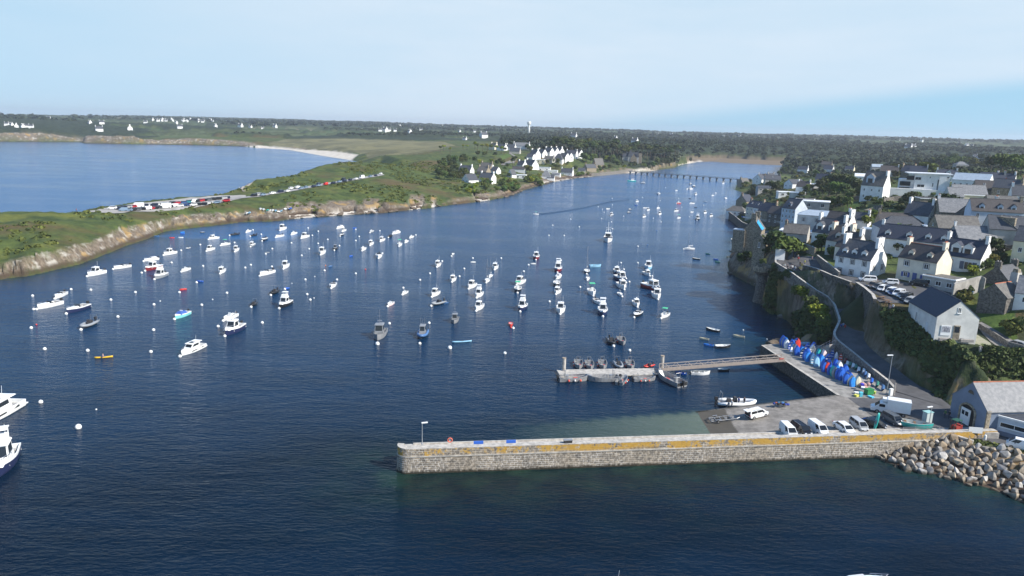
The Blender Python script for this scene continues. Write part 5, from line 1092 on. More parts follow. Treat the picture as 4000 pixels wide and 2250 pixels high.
def rib_boat(variant=0):
 o=thing('inflatable_boat','x','inflatable boat');L,B=5.8,2.3;r=.27
 m=MB();pts=[(-2.9,-.85,.5),(-1.5,-.88,.5),(.6,-.86,.52),(1.9,-.62,.62),(2.6,-.25,.74),(2.78,0,.78),(2.6,.25,.74),(1.9,.62,.62),(.6,.86,.52),(-1.5,.88,.5),(-2.9,.85,.5)]
 rg=[]
 for i,p in enumerate(pts):
  a=Vector(pts[min(i+1,10)])-Vector(pts[max(i-1,0)]);u=a.to_track_quat('Z','Y');rr=r*(.55 if i in (0,10) else 1)
  rg.append([tuple(Vector(p)+u @ Vector((math.cos(t)*rr,math.sin(t)*rr,0))) for t in np.linspace(0,2*math.pi,10,endpoint=False)])
 m.loft(rg);child('tube',m.mesh('tube',TUBEM,True),o)
 h=MB();st=[(-2.6,.8,.35),(0,.82,.35),(1.8,.55,.42),(2.55,.05,.6)]
 h.loft([[(x,-b,z),(x,0,-.3 if x < 1 else z-.45),(x,b,z)] for x,b,z in st],True,True);child('hull',h.mesh('hull',[HULL]),o,col=(.35,.35,.36))
 child('console',MB().box((-.2,0,.85),(.55,.7,.9),tx=.75).box((-1.1,0,.7),(.6,.55,.6)).mesh('console',CANV),o,col=(.04,.04,.045))
 a=MB().tube((-2.4,-.75,.6),(-2.3,-.6,1.9),.04,5).tube((-2.4,.75,.6),(-2.3,.6,1.9),.04,5).tube((-2.3,-.6,1.9),(-2.3,.6,1.9),.04,5);child('arch',a.mesh('arch',STEEL),o)
 if variant==1:
  b,g,rf=cabin_mb(-.9,.9,1.2,.55,1.5,.3);c=child('cabin',b.mesh('cabin',ALU),o);[child(k,q.mesh(k,TINT),c) for k,q in zip(('windscreen','side_window','side_window'),g)];child('cabin_roof',rf.mesh('cabin_roof',ALU),o)
  child('antenna',MB().tube((-.3,.4,2.1),(-.3,.4,3.6),.02,4).tube((-.3,-.4,2.1),(-.3,-.4,3.6),.02,4).tube((.1,0,2.1),(.1,0,3.3),.02,4).mesh('antenna',STEEL),o)
 outboard(o,-3.0,.55,1.1);return o
def dinghy(variant=0):
 o=thing('rowing_dinghy','x','dinghy');L,B,H=3.4,1.45,.50
 h,d=hull_parts(L,B,H,.22,.10,.45,tw=.78,inset=.06,full=.35,keel=.2);child('hull',h.mesh('hull',[HULL,HULL,HULL]),o);child('inside',d.mesh('inside',[HULL,HULL]),o)
 for x in (-1.2,-.2,.8):child('thwart',MB().box((x,0,.36),(.26,1.15 if x < .5 else .85,.05)).mesh('thwart',WOOD if variant else GEL),o)
 return o
def sail_boat(variant=0):
 o=thing('sailing_boat','x','sailing boat');L,B,H=6.5,2.3,.72
 h,d=hull_parts(L,B,H,.25,.3,-.06,tw=.7,full=.3);child('hull',h.mesh('hull',[HULL,GEL,ANTI]),o);child('deck',d.mesh('deck',[GEL,FLOORB]),o)
 c=child('coachroof',MB().box((.6,0,H+.2),(2.5,1.35,.42),tx=.8,ty=.75).mesh('coachroof',GEL),o);child('side_window',MB().box((.6,-.62,H+.2),(1.5,.1,.16)).box((.6,.62,H+.2),(1.5,.1,.16)).mesh('side_window',TINT),c)
 mt=child('mast',MB().tube((.9,0,H),(.9,0,9.2),.075,6).mesh('mast',STEEL),o)
 child('boom',MB().tube((.85,0,1.75),(-2.1,0,1.8),.06,6).mesh('boom',STEEL),mt);child('furled_sail',MB().tube((.7,0,1.9),(-2.0,0,1.93),.13,7).mesh('furled_sail',CANV),mt,col=(.6,.6,.58) if variant==0 else (.05,.10,.3))
 child('rigging',MB().tube((.9,0,9.1),(3.1,0,1.0),.015,3).tube((.9,0,9.1),(-3.1,0,.8),.015,3).tube((.9,0,7),(.8,1.1,.8),.012,3).tube((.9,0,7),(.8,-1.1,.8),.012,3).tube((.9,-.7,5.4),(.9,.7,5.4),.03,4).mesh('rigging',STEEL),mt)
 return o
def work_boat(variant=0):
 o=thing('aluminium_workboat','x','workboat');L,B,H=6.2,2.4,.85
 h,d=hull_parts(L,B,H,.45,.22,.33,tw=.95,full=1.2,inset=.1);child('hull',h.mesh('hull',[ALU,ALU,ANTI]),o);child('deck',d.mesh('deck',[ALU,FLOORB]),o)
 if variant==1:
  b,g,rf=cabin_mb(-.6,1.2,1.6,.6,1.9,.15,tw=.92);c=child('cabin',b.mesh('cabin',ALU),o);[child(k,q.mesh(k,TINT),c) for k,q in zip(('windscreen','side_window','side_window'),g)];child('cabin_roof',rf.mesh('cabin_roof',ALU),o)
  m=MB().tube((-.2,0,2.5),(-.2,0,5.2),.04,5).tube((-.2,-.4,4.0),(-.2,.4,4.0),.03,4).box((-.2,0,3.1),(.3,.9,.12)).tube((-1.0,-.7,2.6),(-1.0,.7,2.6),.03,4);child('antenna_mast',m.mesh('antenna_mast',STEEL),o);child('bow_rail',rail_mb(L,B,H,.45,.5,.4).mesh('bow_rail',ALU),o)
 else:
  m=MB().box((-1.5,0,.7),(.5,.7,.95));child('console',m.mesh('console',ALU),o)
  m=MB();[m.tube((-1.9,y,.4),(-1.9,y,2.1),.045,5) for y in (-.45,.45)];m.tube((-1.9,-.45,2.1),(-1.9,.45,2.1),.045,5).tube((-1.9,-.45,1.3),(-1.9,.45,1.3),.03,5);child('gantry',m.mesh('gantry',ALU),o)
  m=MB();st=stations(L,B,H,.45)
  for s in (-1,1):
   pts=[(x,s*max(0,b-.06),zs+.28) for x,b,zs in st[:9]];m.path(pts,.025,4);[m.tube((p[0],p[1],p[2]-.28),p,.02,4) for p in pts]
  child('side_rail',m.mesh('side_rail',ALU),o)
  for i,x in enumerate((-1.4,-.2,.9)):child('fender',MB().ell((x,-1.3,.45),(.2,.2,.24),8,6).mesh('fender',BUOYM,True),o,col=((.75,.08,.05),(.75,.74,.72),(.8,.12,.06))[i])
  child('fish_box',MB().box((.3,.3,.38),(.8,.5,.3)).mesh('fish_box',CANV),o,col=(.5,.08,.06))
 outboard(o,-3.35,.6,1.05);return o
def cruiser():
 o=thing('motor_cruiser','x','motor cruiser');L,B,H=10.5,3.5,1.25
 h,d=hull_parts(L,B,H,.55,.55,-.02,tw=.9,full=.8);child('hull',h.mesh('hull',[HULL,GEL,ANTI]),o);child('deck',d.mesh('deck',[GEL,FLOORB]),o)
 b,g,r=cabin_mb(-2.3,2.6,2.7,1.2,1.55,1.1,.3,.86,.16);c=child('saloon',b.mesh('saloon',GEL),o);[child(k,q.mesh(k,TINT),c) for k,q in zip(('windscreen','side_window','side_window'),g)]
 ht=child('hardtop',MB().box((-.9,0,2.9),(5.0,2.8,.16),tx=.92,ty=.9).mesh('hardtop',GEL),o);child('sunroof',MB().box((-.1,0,3.0),(1.5,1.4,.05)).mesh('sunroof',TINT),ht)
 child('coachroof',MB().box((2.5,0,1.5),(2.8,1.9,.4),tx=.7,ty=.7).mesh('coachroof',GEL),o)
 for s in (-1,1):child('hull_window',MB().box((.9,s*1.71,.85),(2.6,.05,.22)).box((-2.6,s*1.63,.85),(1.8,.05,.34)).mesh('hull_window',TINT),o)
 child('swim_platform',MB().box((-5.5,0,.35),(.9,2.8,.14)).mesh('swim_platform',GEL),o);child('bow_rail',rail_mb(L,B,H,.55,.55,.45).mesh('bow_rail',STEEL),o)
 child('antenna',MB().tube((-1.2,.6,2.9),(-1.5,.6,5.0),.025,4).ell((-.9,0,3.15),(.28,.28,.14),8,5).mesh('antenna',GEL),o);return o
def trawler():
 o=thing('fishing_boat','x','fishing boat');L,B,H=12,4.3,1.7
 h,d=hull_parts(L,B,H,1.3,.9,.28,tw=.85,full=.8,keel=1);child('hull',h.mesh('hull',[HULL,mat('navy_band',(.03,.04,.07),.5),ANTI]),o);child('deck',d.mesh('deck',[GEL,FLOORB]),o)
 b,g,r=cabin_mb(-1.2,2.2,2.9,1.2,2.7,.12,tw=.94);c=child('wheelhouse',b.mesh('wheelhouse',GEL),o);[child(k,q.mesh(k,TINT),c) for k,q in zip(('windscreen','side_window','side_window'),g)];child('wheelhouse_roof',r.mesh('wheelhouse_roof',GEL),o)
 m=MB().tube((-.3,0,4),(-.3,0,9),.09,6).tube((-.3,-1.2,6.2),(-.3,1.2,6.2),.05,5).tube((-4.5,-1.4,1.6),(-4.2,-.9,5),.08,5).tube((-4.5,1.4,1.6),(-4.2,.9,5),.08,5).tube((-4.2,-.9,5),(-4.2,.9,5),.08,5).tube((-.3,0,7.5),(-4.2,0,5),.03,4);child('mast',m.mesh('mast',GEL),o)
 child('net_drum',MB().tube((-4,-1.1,1.8),(-4,1.1,1.8),.55,10).mesh('net_drum',CANV),o,col=(.45,.12,.05));child('life_ring',MB().ell((1.0,-1.45,2.9),(.3,.06,.3),10,6).mesh('life_ring',CANV),o,col=(.8,.2,.08));return o
def catamaran(variant=0):
 o=thing('catamaran','x','catamaran')
 for y in (-1.7,1.7):
  h,d=hull_parts(7.5,.95,.75,.2,.7,-.5,tw=.6,full=.2);h.v=[(a,b+y,c) for a,b,c in h.v];d.v=[(a,b+y,c) for a,b,c in d.v];hh=child('hull',h.mesh('hull',[HULL,HULL,ANTI]),o);child('deck',d.mesh('deck',[GEL,GEL]),hh)
 child('bridge_deck',MB().box((-.8,0,.75),(3.6,3.0,.3)).mesh('bridge_deck',GEL),o);b,g,r=cabin_mb(-1.6,1.1,2.6,.9,.8,1.0);c=child('cabin',b.mesh('cabin',GEL),o);[child(k,q.mesh(k,TINT),c) for k,q in zip(('windscreen','side_window','side_window'),g)]
 mt=child('mast',MB().tube((.9,0,.9),(.9,0,11.5),.09,6).mesh('mast',STEEL),o);child('boom',MB().tube((.8,0,2.3),(-2.8,0,2.3),.1,6).mesh('boom',CANV),mt,col=(.6,.6,.6));return o
PROTO={}
MK=dict(C=lambda v:cab_boat(v),S=sport_boat,O=open_boat,R=rib_boat,D=dinghy,V=sail_boat,W=work_boat,F=lambda v:cruiser(),T=lambda v:trawler(),K=catamaran)
NOML=dict(C=6,S=6,O=5.2,R=5.8,D=3.4,V=6.5,W=6.2,F=10.5,T=12,K=7.5)
COLS=dict(w=(.80,.80,.78),n=(.022,.030,.085),k=(.018,.019,.022),g=(.26,.28,.30),r=(.20,.022,.028),R=(.68,.06,.04),b=(.03,.13,.55),t=(.22,.62,.62),c=(.60,.57,.44),l=(.30,.55,.72),o=(.75,.22,.06),y=(.80,.48,.03),e=(.05,.22,.16),T=(.03,.42,.38),p=(.80,.62,.60),d=(.07,.16,.34),B=(.04,.25,.70))
CN=dict(w='white',n='navy',k='black',g='grey',r='dark red',R='red',b='blue',t='turquoise',c='cream',l='light blue',o='orange',y='yellow',e='dark green',T='teal',p='pink',d='slate blue',B='bright blue')
KIND=dict(C=('cabin motorboat','motorboat'),S=('sport motorboat','motorboat'),O=('open motorboat','motorboat'),R=('inflatable boat','inflatable boat'),D=('rowing dinghy','dinghy'),V=('sailing boat','sailing boat'),W=('aluminium workboat','workboat'),F=('motor cruiser','motor cruiser'),T=('fishing boat','fishing boat'),K=('catamaran','catamaran'))
BSC=dict(C=(1.06,1.06,1.28),S=(1.06,1.05,1.25),O=(1.05,1.05,1.25),R=(1.05,1.1,1.15),V=(1,1.05,1.15));BOATS=[]
def boat(ty,zk,u,v,w,h,col='w',label=None,L=None,z=0.0,buoy=None,fam=None,wh=False):
 """ty = kind + variant; (u, v) where the hull meets the water, w its width in that enlargement, h the heading of the bow"""
 t=ty[0];vn=int(ty[1]) if len(ty) > 1 else 0
 px,py=S(zk,u,v);p=at(px,py,z);k=ZO[zk][2]
 if not wh:
  az_=math.atan2(p[0],p[1]);dep=math.atan2(H,math.hypot(p[0],p[1]));h0=R_(h)+R_(1.5)*0;rx_,aw=math.cos(h0),math.sin(h0)/max(math.sin(dep),.12);rx_,aw=(rx_,aw) if abs(aw) < 3*abs(rx_)+9 else (rx_,aw)
  h=math.degrees(math.atan2(-rx_*math.sin(az_)+aw*math.cos(az_),rx_*math.cos(az_)+aw*math.sin(az_)))
 if L is None:
  az=math.atan2(p[0],p[1]);hr_=R_(h);per=abs(math.cos(hr_)*math.cos(az)-math.sin(hr_)*math.sin(az));nl=NOML[t];rat=.40 if t !='K' else .6
  L=w/k/pxm(p)/(per+rat*math.sqrt(max(0,1-per*per)))
 L=min(max(L,2.2),13);key=t+str(vn)
 if key not in PROTO:PROTO[key]=MK[t](vn);o=PROTO[key];o.location=p;o.rotation_euler=(0,0,R_(h));o.scale=tuple(L/NOML[t]*k for k in BSC.get(t,(1,1,1)))
 else:o=dup(PROTO[key],p,R_(h),scale=tuple(L/NOML[t]*k for k in BSC.get(t,(1,1,1))))
 for ch in KD(o):
  if ch.name.split('.')[0] in ('hull','inside','tube'):ch.color=(*COLS[col],1)
 if t=='D' and col in 'k':
  for ch in KD(o):
   if ch.name.startswith('inside'):ch.color=(*COLS['w'],1)
 if t=='R':
  for ch in KD(o):
   if ch.name.startswith('hull'):ch.color=(.30,.30,.31,1)
 nm,cat=KIND[t];o['category']=cat;o['group']=fam or 'boats moored in the harbour'
 BOATS.append(dict(o=o,label=label,base=f"{CN[col]} {nm}" if t not in 'W' else 'grey '+nm,px=(px,py),L=L,h=h,t=t,col=col,buoy=buoy))
 return o
bow={}
def fleet():
 b=boat
 b('C0','m',968,575,190,190,'w','white cabin boat with thin pink waterline and tall aerial nearest the headland cliff');b('S0','m',1228,508,170,187,'w','white sport boat with blue reflections and black outboard off the headland');b('S1','m',1522,432,145,186,'w')
 b('C0','m',1540,520,182,192,'r','white cabin boat with dark red hull off the headland');b('C2','m',1612,602,160,200,'g','grey hulled cabin boat with open flybridge frame');b('C0','m',1708,370,140,190);b('O0','m',1866,535,107,198)
 b('C1','m',2150,215,108,187);b('O1','m',2265,276,102,190,'w','white open boat with red canopy frame near the boat ramp');b('C0','m',2113,330,100,197);b('C0','m',2375,336,72,222);b('C1','m',2232,552,90,222)
 b('S0','m',605,795,150,205);b('S0','m',498,896,250,190,'w','long white sport boat with black outboard, second boat from the left');b('S0','m',780,935,250,195,'n','white decked sport boat with navy hull on the left')
 b('R0','m',893,1092,210,205,'g','dark grey inflatable boat with red console cover and white outboard');b('O2','m',1830,996,185,200,'t','turquoise open boat with navy cover')
 b('F0','m',1935,1345,305,201,'w','large white motor cruiser with hull windows and hardtop in mid harbour');b('C0','m',2350,1150,250,206,'n','big navy hulled cabin cruiser with red ensign');b('O0','m',2315,1015,172,200,'w','white open boat hung with fenders behind the big navy cabin cruiser')
 b('D0','m',1843,727,52,185,'R','red dinghy alone among the left buoys');b('D0','m',2012,645,60,175,'b');b('D0','m',1730,206,32,180,'R','small red dinghy close to the headland boat ramp');b('D0','m',1820,204,36,180);b('D0','m',1836,165,34,180,'b');b('D0','m',1836,150,30,185,'B');b('D0','m',1578,190,28,180,'d');b('D0','m',2037,152,28,180,'k');b('R0','m',1893,311,52,190,'w')
 b('R0','m',2362,176,102,186,'k')
 b('O0','n',50,145,66,200);b('R0','n',105,184,78,190,'k');b('S0','n',210,228,82,208,'k');b('C1','n',90,286,72,212,'g');b('C0','n',393,123,92,202);b('S0','n',363,194,98,193);b('O0','n',507,168,77,200);b('C0','n',617,203,102,196)
 b('D0','n',240,356,50,185,'g');b('C0','n',422,503,98,222,'w','white cabin boat with tall aerial behind the long white speedboat');b('S0','n',235,570,178,195,'w','long white sport boat with people in it mid harbour');b('C0','n',792,364,88,228)
 b('R1','n',925,321,62,232,'k');b('S1','n',972,106,86,195);b('C1','n',1010,137,60,205);b('S0','n',987,181,58,215,'k');b('D0','n',1120,108,28,185,'b');b('D0','n',1083,390,46,195,'b');b('D0','n',875,494,42,195,'d')
 b('O0','n',1290,148,58,205,'g');b('R0','n',1477,196,62,205,'k');b('S1','n',1535,161,98,195);b('C1','n',1395,235,72,210);b('O0','n',1692,202,60,205);b('O0','n',1640,248,56,215);b('O1','n',1573,282,60,235,'w','white open boat with black canopy');b('C1','n',1285,273,66,225);b('O0','n',1208,326,70,220);b('S0','n',1365,398,76,252)
 b('R0','n',313,762,122,212,'k','black inflatable boat with white cover and red fender');b('D0','n',435,716,42,190,'b');b('R0','n',103,882,93,222,'k','black inflatable boat with two black outboards left of the black and white cabin boat');b('C2','n',418,888,172,207,'k','pilothouse boat with black hull and white stripe')
 b('S0','n',900,695,92,232,'w','white sport boat with two black outboards');b('O0','n',1625,765,80,212,'w','small white boat with red fender and outboard, right one of two');b('O0','n',1480,880,92,215,'p','small white and pink open boat in mid harbour')
 b('C0','n',1928,782,117,215);b('C1','n',1958,487,76,235);b('D0','n',2110,370,38,215);b('D0','n',2313,452,48,185)
 b('W1','n',1375,1195,160,240,'g','grey aluminium patrol boat with tall mast, bow towards the pier',L=8.6);b('R1','n',1805,1190,145,246,'d','grey-blue inflatable patrol boat with cabin and blue drum',L=7.0);b('W1','n',2130,1045,98,252,'g','small grey aluminium fishing boat with pink deck gear')
 b('R0','n',1960,873,172,197,'g','grey inflatable boat with radar arch and small dinghy alongside');b('D0','n',2030,862,60,187,'d','slate dinghy tied beside the grey inflatable')
 b('C0','n',2297,702,117,215);b('C2','n',2370,790,107,225);b('C0','n',2370,918,120,225,'w','white cabin cruiser with twin aerials behind the grey fishing boat');b('C1','n',2110,635,78,238);b('V0','n',2455,642,76,238,'w','white sailing boat with the tallest mast in mid harbour');b('V0','n',2490,592,64,225);b('C1','n',2535,513,73,245)
 b('C0','o',335,665,130,212);b('C0','o',500,412,68,262,'r','white cabin boat with dark red hull farthest from the pier');b('D0','o',470,468,58,185);b('C2','o',720,535,84,256,'r','white cabin boat with crimson hull at the head of the middle column');b('S1','o',720,608,82,232);b('O0','o',705,680,73,262,'k');b('C1','o',715,757,90,232)
 b('O1','o',315,738,76,264,'k');b('C2','o',360,920,120,236,'n','navy hulled cabin boat with three white radar domes');b('C0','o',745,945,96,264,'w','white cabin boat seen from the bow in the middle column')
 b('V0','o',1010,553,60,264,'k',L=6.5);b('V0','o',1020,620,55,250);b('D1','o',1095,495,97,5,'l','light blue wooden boat with open deck lying sideways',L=5.2)
 b('O1','o',1060,765,106,300,'w','white open boat with green canopy');b('C1','o',1310,556,68,275,'n');b('C0','o',1355,632,165,335,'n','long navy hulled launch with white wheelhouse and pink buoy');b('C1','o',1360,703,127,318);b('V0','o',1345,780,82,318,'w','small white sailing dinghy with bare mast at the bow');b('S0','o',1117,856,106,318);b('C2','o',1168,965,104,278,'n','navy and white pilot boat with striped hull')
 b('C0','o',1628,512,74,272,'l','light blue cabin boat with a mast');b('C1','o',1612,575,98,335);b('C1','o',1658,715,152,345,'r','red wooden fishing boat with white wheelhouse',L=8.5);b('C0','o',1710,800,112,302);b('C1','o',1505,880,92,300,'w','white cabin boat with blue roof');b('S0','o',1517,985,122,222,'k','white decked sport boat with black hull');b('O1','o',1790,998,117,218,'w','white fishing boat with red canopy')
 b('T0','o',1222,235,117,268,'w','large white trawler with tall masts facing the pier',L=13);b('D0','o',245,1082,48,265,'R','small red and white dinghy behind a white buoy')
 b('R0','o',1255,1260,132,305,'k','black inflatable boat with dark cover tied to a grey workboat',L=5.6);b('W0','o',1360,1255,137,300,'g','grey aluminium workboat tied beside the black inflatable',L=6)
 b('D0','o',2275,1140,132,175,'k','white rowing boat with black sides farthest from the gangway',L=4);b('D1','r',672,425,168,178,'c','greenish rowing boat nearest the rocky cliff');b('D1','o',2190,1227,100,178,'c','cream rowing boat next to the red and blue one');b('D1','o',2235,1290,103,178,'B','blue rowing boat with orange inside');b('D0','o',2380,1308,135,8,'k','white rowing boat with black sides nearest the gangway',L=4.2)
 b('V0','o',2042,320,72,185,'w','small white sailing dinghy off the stone house',L=5.2);b('D0','o',2110,420,82,178,'k','white and black rowing boat off the headland rocks');b('D0','o',2228,368,50,178,'e','dark green dinghy off the rocks');b('D0','o',2308,424,36,180,'b');b('D0','o',2325,450,32,180,'e')
 P='boats moored in the upper harbour'
 b('O1','p',240,1130,60,182,'w','red and white motorboat under way, trailing a long wake',fam=P);b('K0','p',1203,792,92,182,'T','turquoise trimaran with mast nearest the footbridge',fam=P);b('K0','p',1318,818,48,268,'k','catamaran with dark hulls seen end-on',fam=P,L=8.5);b('K0','p',1788,875,70,200,'w','white catamaran in front of the two tall masts',fam=P)
 for s in (('C1',1258,1000,36,200,'w'),('D0',1247,1037,30,180,'b'),('V0',1477,926,38,262,'g'),('V0',1470,1068,48,205,'w'),('S0',963,1075,44,190,'w'),('C1',1000,1140,46,215,'g'),('C1',1185,1083,36,190,'k'),('C1',1173,1111,36,190,'k'),('S0',1335,1065,46,188,'w'),('C1',1368,1088,40,215,'w'),('C0',1485,1130,42,220,'w'),('C0',1327,1156,46,205,'w'),('C1',1675,1018,50,190,'R'),('C0',1650,1098,50,195,'w'),('O1',1676,1168,46,205,'w'),('O0',1652,889,30,190,'w'),('V0',1795,824,30,255,'k'),('V0',1830,849,36,255,'k'),('C1',1847,931,32,230,'w'),('V0',2020,940,36,200,'w'),('V0',2150,970,34,245,'w'),('C1',2123,818,30,210,'w'),('S0',1810,1021,56,190,'w'),('O0',1807,1108,38,195,'w'),('C0',1940,1118,42,215,'w'),('C0',2002,1148,42,205,'w'),('C2',1865,1182,50,235,'k'),('D0',1848,1057,22,180,'k'),('D0',1948,1003,34,180,'w'),('O0',2048,913,22,190,'w'),('D0',1790,968,18,180,'k')):
  b(s[0],'p',s[1],s[2],s[3],s[4],s[5],fam=P)
 b('F0','A',-45,560,400,203,'w','large white motor cruiser cut by the left edge',L=12);b('C2','A',25,1020,400,238,'n','navy hulled cabin cruiser cut by the left edge',L=9.5)
 p=(2392,2346);boat('C0','x',(p[0]-1400)*1.9815,(p[1]-1550)*1.9815,100,200,'w','boat with white aerial cut by the bottom edge',L=6);boat('S1','x',(3375-1400)*1.9815,(2297-1550)*1.9815,200,25,'b','covered boat just showing at the bottom edge',L=6)
 wq=at(*S('q',1655,950),.5)-at(*S('q',330,985),.5);WPH=math.degrees(math.atan2(wq[1],wq[0]));Q='workboats tied to the floating pontoon'
 for u,v,w,h,lb in ((580,832,150,282,'grey workboat with goal-shaped gantry at the far left of the pontoon back'),(735,842,150,290,'grey workboat with white fenders second along the pontoon back'),(920,835,175,285,'broad grey workboat with tall gantry in the middle of the pontoon back'),(1310,838,178,290,'grey workboat with red and yellow fenders behind the pontoon'),(520,1038,400,WPH,'long grey workboat with blue barrel at the front left of the pontoon'),(930,1040,350,WPH+180,'long grey workboat in the middle of the pontoon front'),(1510,1040,255,WPH,'grey workboat with red fenders right along the pontoon front'),(1870,1050,420,160,'largest aluminium workboat at the foot of the gangway'),(1200,1058,190,48,'white-grey workboat stern-on at the pontoon front')):
  b('W0','q',u,v,w,h,'g',lb,fam=Q,wh=w in (400,350,255),L=(5.6 if v < 900 else 7.2 if w > 300 else 5.2) if w !=420 else 8.2)
 b('R0','q',1145,838,130,300,'g','grey inflatable boat between workboats behind the pontoon',fam=Q,L=5);b('R0','q',1570,845,135,205,'R','red inflatable boat by the pontoon pile',fam=Q,L=3.4)
 b('D0','q',2025,945,162,178,'b','bright blue rowing boat under the gangway');b('D0','q',2300,950,222,6,'w','white rowing boat under the gangway',L=4.6);b('D0','r',460,898,170,5,'k','black rowing boat under the right end of the gangway')
 b('R0','r',630,1395,500,6,'w','long pale grey inflatable with people aboard beside the slipway',L=7.6)
fleet()
def kayak(label,zk,u,v,h,col,L=3.6,z=0.0,stand=False):
 m=MB();n=9;rg=[]
 for i in range(n):
  t=i/(n-1);x=(t-.5)*L;b=.36*math.sin(math.pi*min(max(t,.03),.97))**.7;zz_=.30+.12*abs(2*t-1)**2
  rg.append([(x,-b,zz_*.75),(x,-b*.7,zz_),(x,0,zz_+.04),(x,b*.7,zz_),(x,b,zz_*.75),(x,b*.6,.0),(x,-b*.6,.0)])
 p=at(*S(zk,u,v),z);o=thing('kayak',label,'kayak',tuple(p),R_(h));child('hull',m.loft(rg).mesh('hull',HULL,True),o,col=col);child('cockpit',MB().ell((-.1,0,.36),(.42,.22,.06),10,4).mesh('cockpit',RUBR),o)
 if stand:o.rotation_euler=(0,R_(-80),R_(h));o.location.z +=L/2-.1
 return o
kayak('yellow kayak with a paddler on open water','m',1045,1412,200,COLS['y'],3.8);kayak('pale blue empty kayak tied to a white buoy by a line','n',2200,1254,195,COLS['l'],5.2);kayak('teal kayak standing on end by the quay fence','u',355,520,20,COLS['T'],3.4,3.0,True)
bm=MB().ell((0,0,.16),(.42,.42,.42),12,8);bm2=MB().tube((0,0,.56),(0,0,.7),.05,6)
BPROT=thing('mooring_buoy','x','buoy');child('float',bm.mesh('float',BUOYM,True),BPROT,col=COLS['w']);child('eye',bm2.mesh('eye',STEEL),BPROT)
BUOYS=[];_bf=[0]
def buoy(p,s=1.0,col='w',label=None):
 if not _bf[0]:o=BPROT;o.location=p;o.scale=(s,)*3;_bf[0]=1
 else:o=dup(BPROT,tuple(p),0,scale=s)
 for c in KD(o):
  if c.name.startswith('float'):c.color=(*COLS[col],1)
 o['group']='mooring buoys';BUOYS.append(dict(o=o,label=label,base=('white' if col=='w' else CN[col])+' mooring buoy'));return o
for B_ in BOATS:
 L,h=B_['L'],R_(B_['h']);o=B_['o']
 if B_['t'] in 'DWK' or B_['o']['group'].startswith('workboats') or B_['px'][1] > 2200 or B_['px'][0] < 120 and B_['px'][1] > 1400 or L < 3.6:continue
 if B_['label'] and ('under way' in B_['label'] or 'slipway' in B_['label'] or 'trawler' in B_['label'] or 'patrol' in B_['label'] or 'gangway' in B_['label']):continue
 if B_['px'][1] < 830 and len(BUOYS) % 3:
  pass
 d=L/2+.55;buoy((o.location.x+math.cos(h)*d,o.location.y+math.sin(h)*d,0),1.0,'w','bow:'+o.name)
for zk,u,v in (('m',328,792),('m',715,727),('m',914,732),('m',1115,832),('m',1186,1003),('m',314,1115),('m',340,928),('m',450,1328),('m',882,1344),('m',1518,1356),('m',1545,1136),('m',1549,880),('m',1362,756),('m',1805,757),('m',1425,560),('m',2030,884),('m',2283,763),('m',2194,1100),('m',2043,491),('m',1822,334),('m',2015,276),('m',1726,457),('m',1978,657),('m',2360,255),('m',2545,128),
                 ('n',652,108),('n',755,141),('n',182,172),('n',485,259),('n',292,317),('n',753,264),('n',850,224),('n',663,319),('n',588,385),('n',1132,122),('n',1374,137),('n',1166,194),('n',1132,235),('n',968,287),('n',695,183),('n',818,537),('n',1132,567),('n',625,628),('n',643,777),('n',674,832),('n',191,1063),('n',1470,1071),('n',1350,1278),('n',1776,1273),('n',2078,1318),('n',1870,1066),('n',1778,632),('n',1878,567),('n',2223,518),('n',2175,596),('n',1610,712),('n',943,629),('n',2310,412),('n',2095,392),('n',2001,443),('n',1401,363),('n',1737,179),('n',419,724),('n',76,480),('n',288,497),('n',20,508),('n',227,370),
                 ('o',148,413),('o',375,545),('o',634,850),('o',942,704),('o',750,434),('o',1353,459),('o',1522,460),('o',1382,525),('o',1523,293),('o',666,80),('o',934,96),('o',628,183),('o',782,184),('o',1258,47),('o',1267,116),('o',1668,593),('o',185,1370),('o',1440,1343),('o',269,1118),('o',423,480),('o',1746,726),('o',1437,651),
                 ('p',1001,1206),('p',407,1239),('p',676,1254),('p',591,1177),('p',1010,1032),('p',868,1051),('p',910,1077),('p',925,1107),('p',1312,958),('p',1008,968),('p',1708,1056),('p',1785,1153),('p',1927,1038),('p',1422,1168),('p',1545,858),('p',1490,988),('p',1676,968),('p',901,1170),('p',1500,1205),('p',1123,1148),('A',385,418),('A',740,658),('c',188,700)):
 s=1.0 if zk !='p' else .85;buoy(at(*S(zk,u,v),0),s*(1.35 if (zk,u) in (('n',2078),('n',1350),('A',740)) else 1))
for zk,u,v,c,s in (('m',367,1080,'R',.55),('n',1230,524,'R',.7),('n',828,484,'o',.6),('m',2140,826,'w',.5),('m',1612,843,'w',.5),('n',712,812,'w',.5),('n',720,595,'w',.5),('n',490,663,'w',.4),('A',908,484,'w',.4),('o',1620,278,'d',.8),('o',1713,134,'d',.8),('o',247,1108,'R',.7),('r',737,327,'w',.5),('r',1072,455,'w',.4)):
 buoy(at(*S(zk,u,v),0),s,c)
q=[S('q',*p) for p in ((268,884),(1650,862),(1655,950),(330,985))];Pq=[at(*p,.55) for p in q]
po=thing('pontoon','long floating concrete pontoon with boats tied along both sides','pontoon',tuple(Pq[0]*[1,1,0]))
child('deck',MB().prism([(p[0]-Pq[0][0],p[1]-Pq[0][1]) for p in Pq[::-1]],.3,.56).mesh('deck',CONCL),po)
m=MB();ax=(Pq[1]-Pq[0])/np.linalg.norm(Pq[1]-Pq[0]);ay=(Pq[3]-Pq[0]);pl=np.linalg.norm(Pq[1]-Pq[0]);pw_=3.3
for i in range(5):
 c=(ax*pl*(i+.5)/5+ay*.5)[:2];m.box((c[0],c[1],.05),(pl/5-.6,pw_*.85,.55),math.atan2(ax[1],ax[0]))
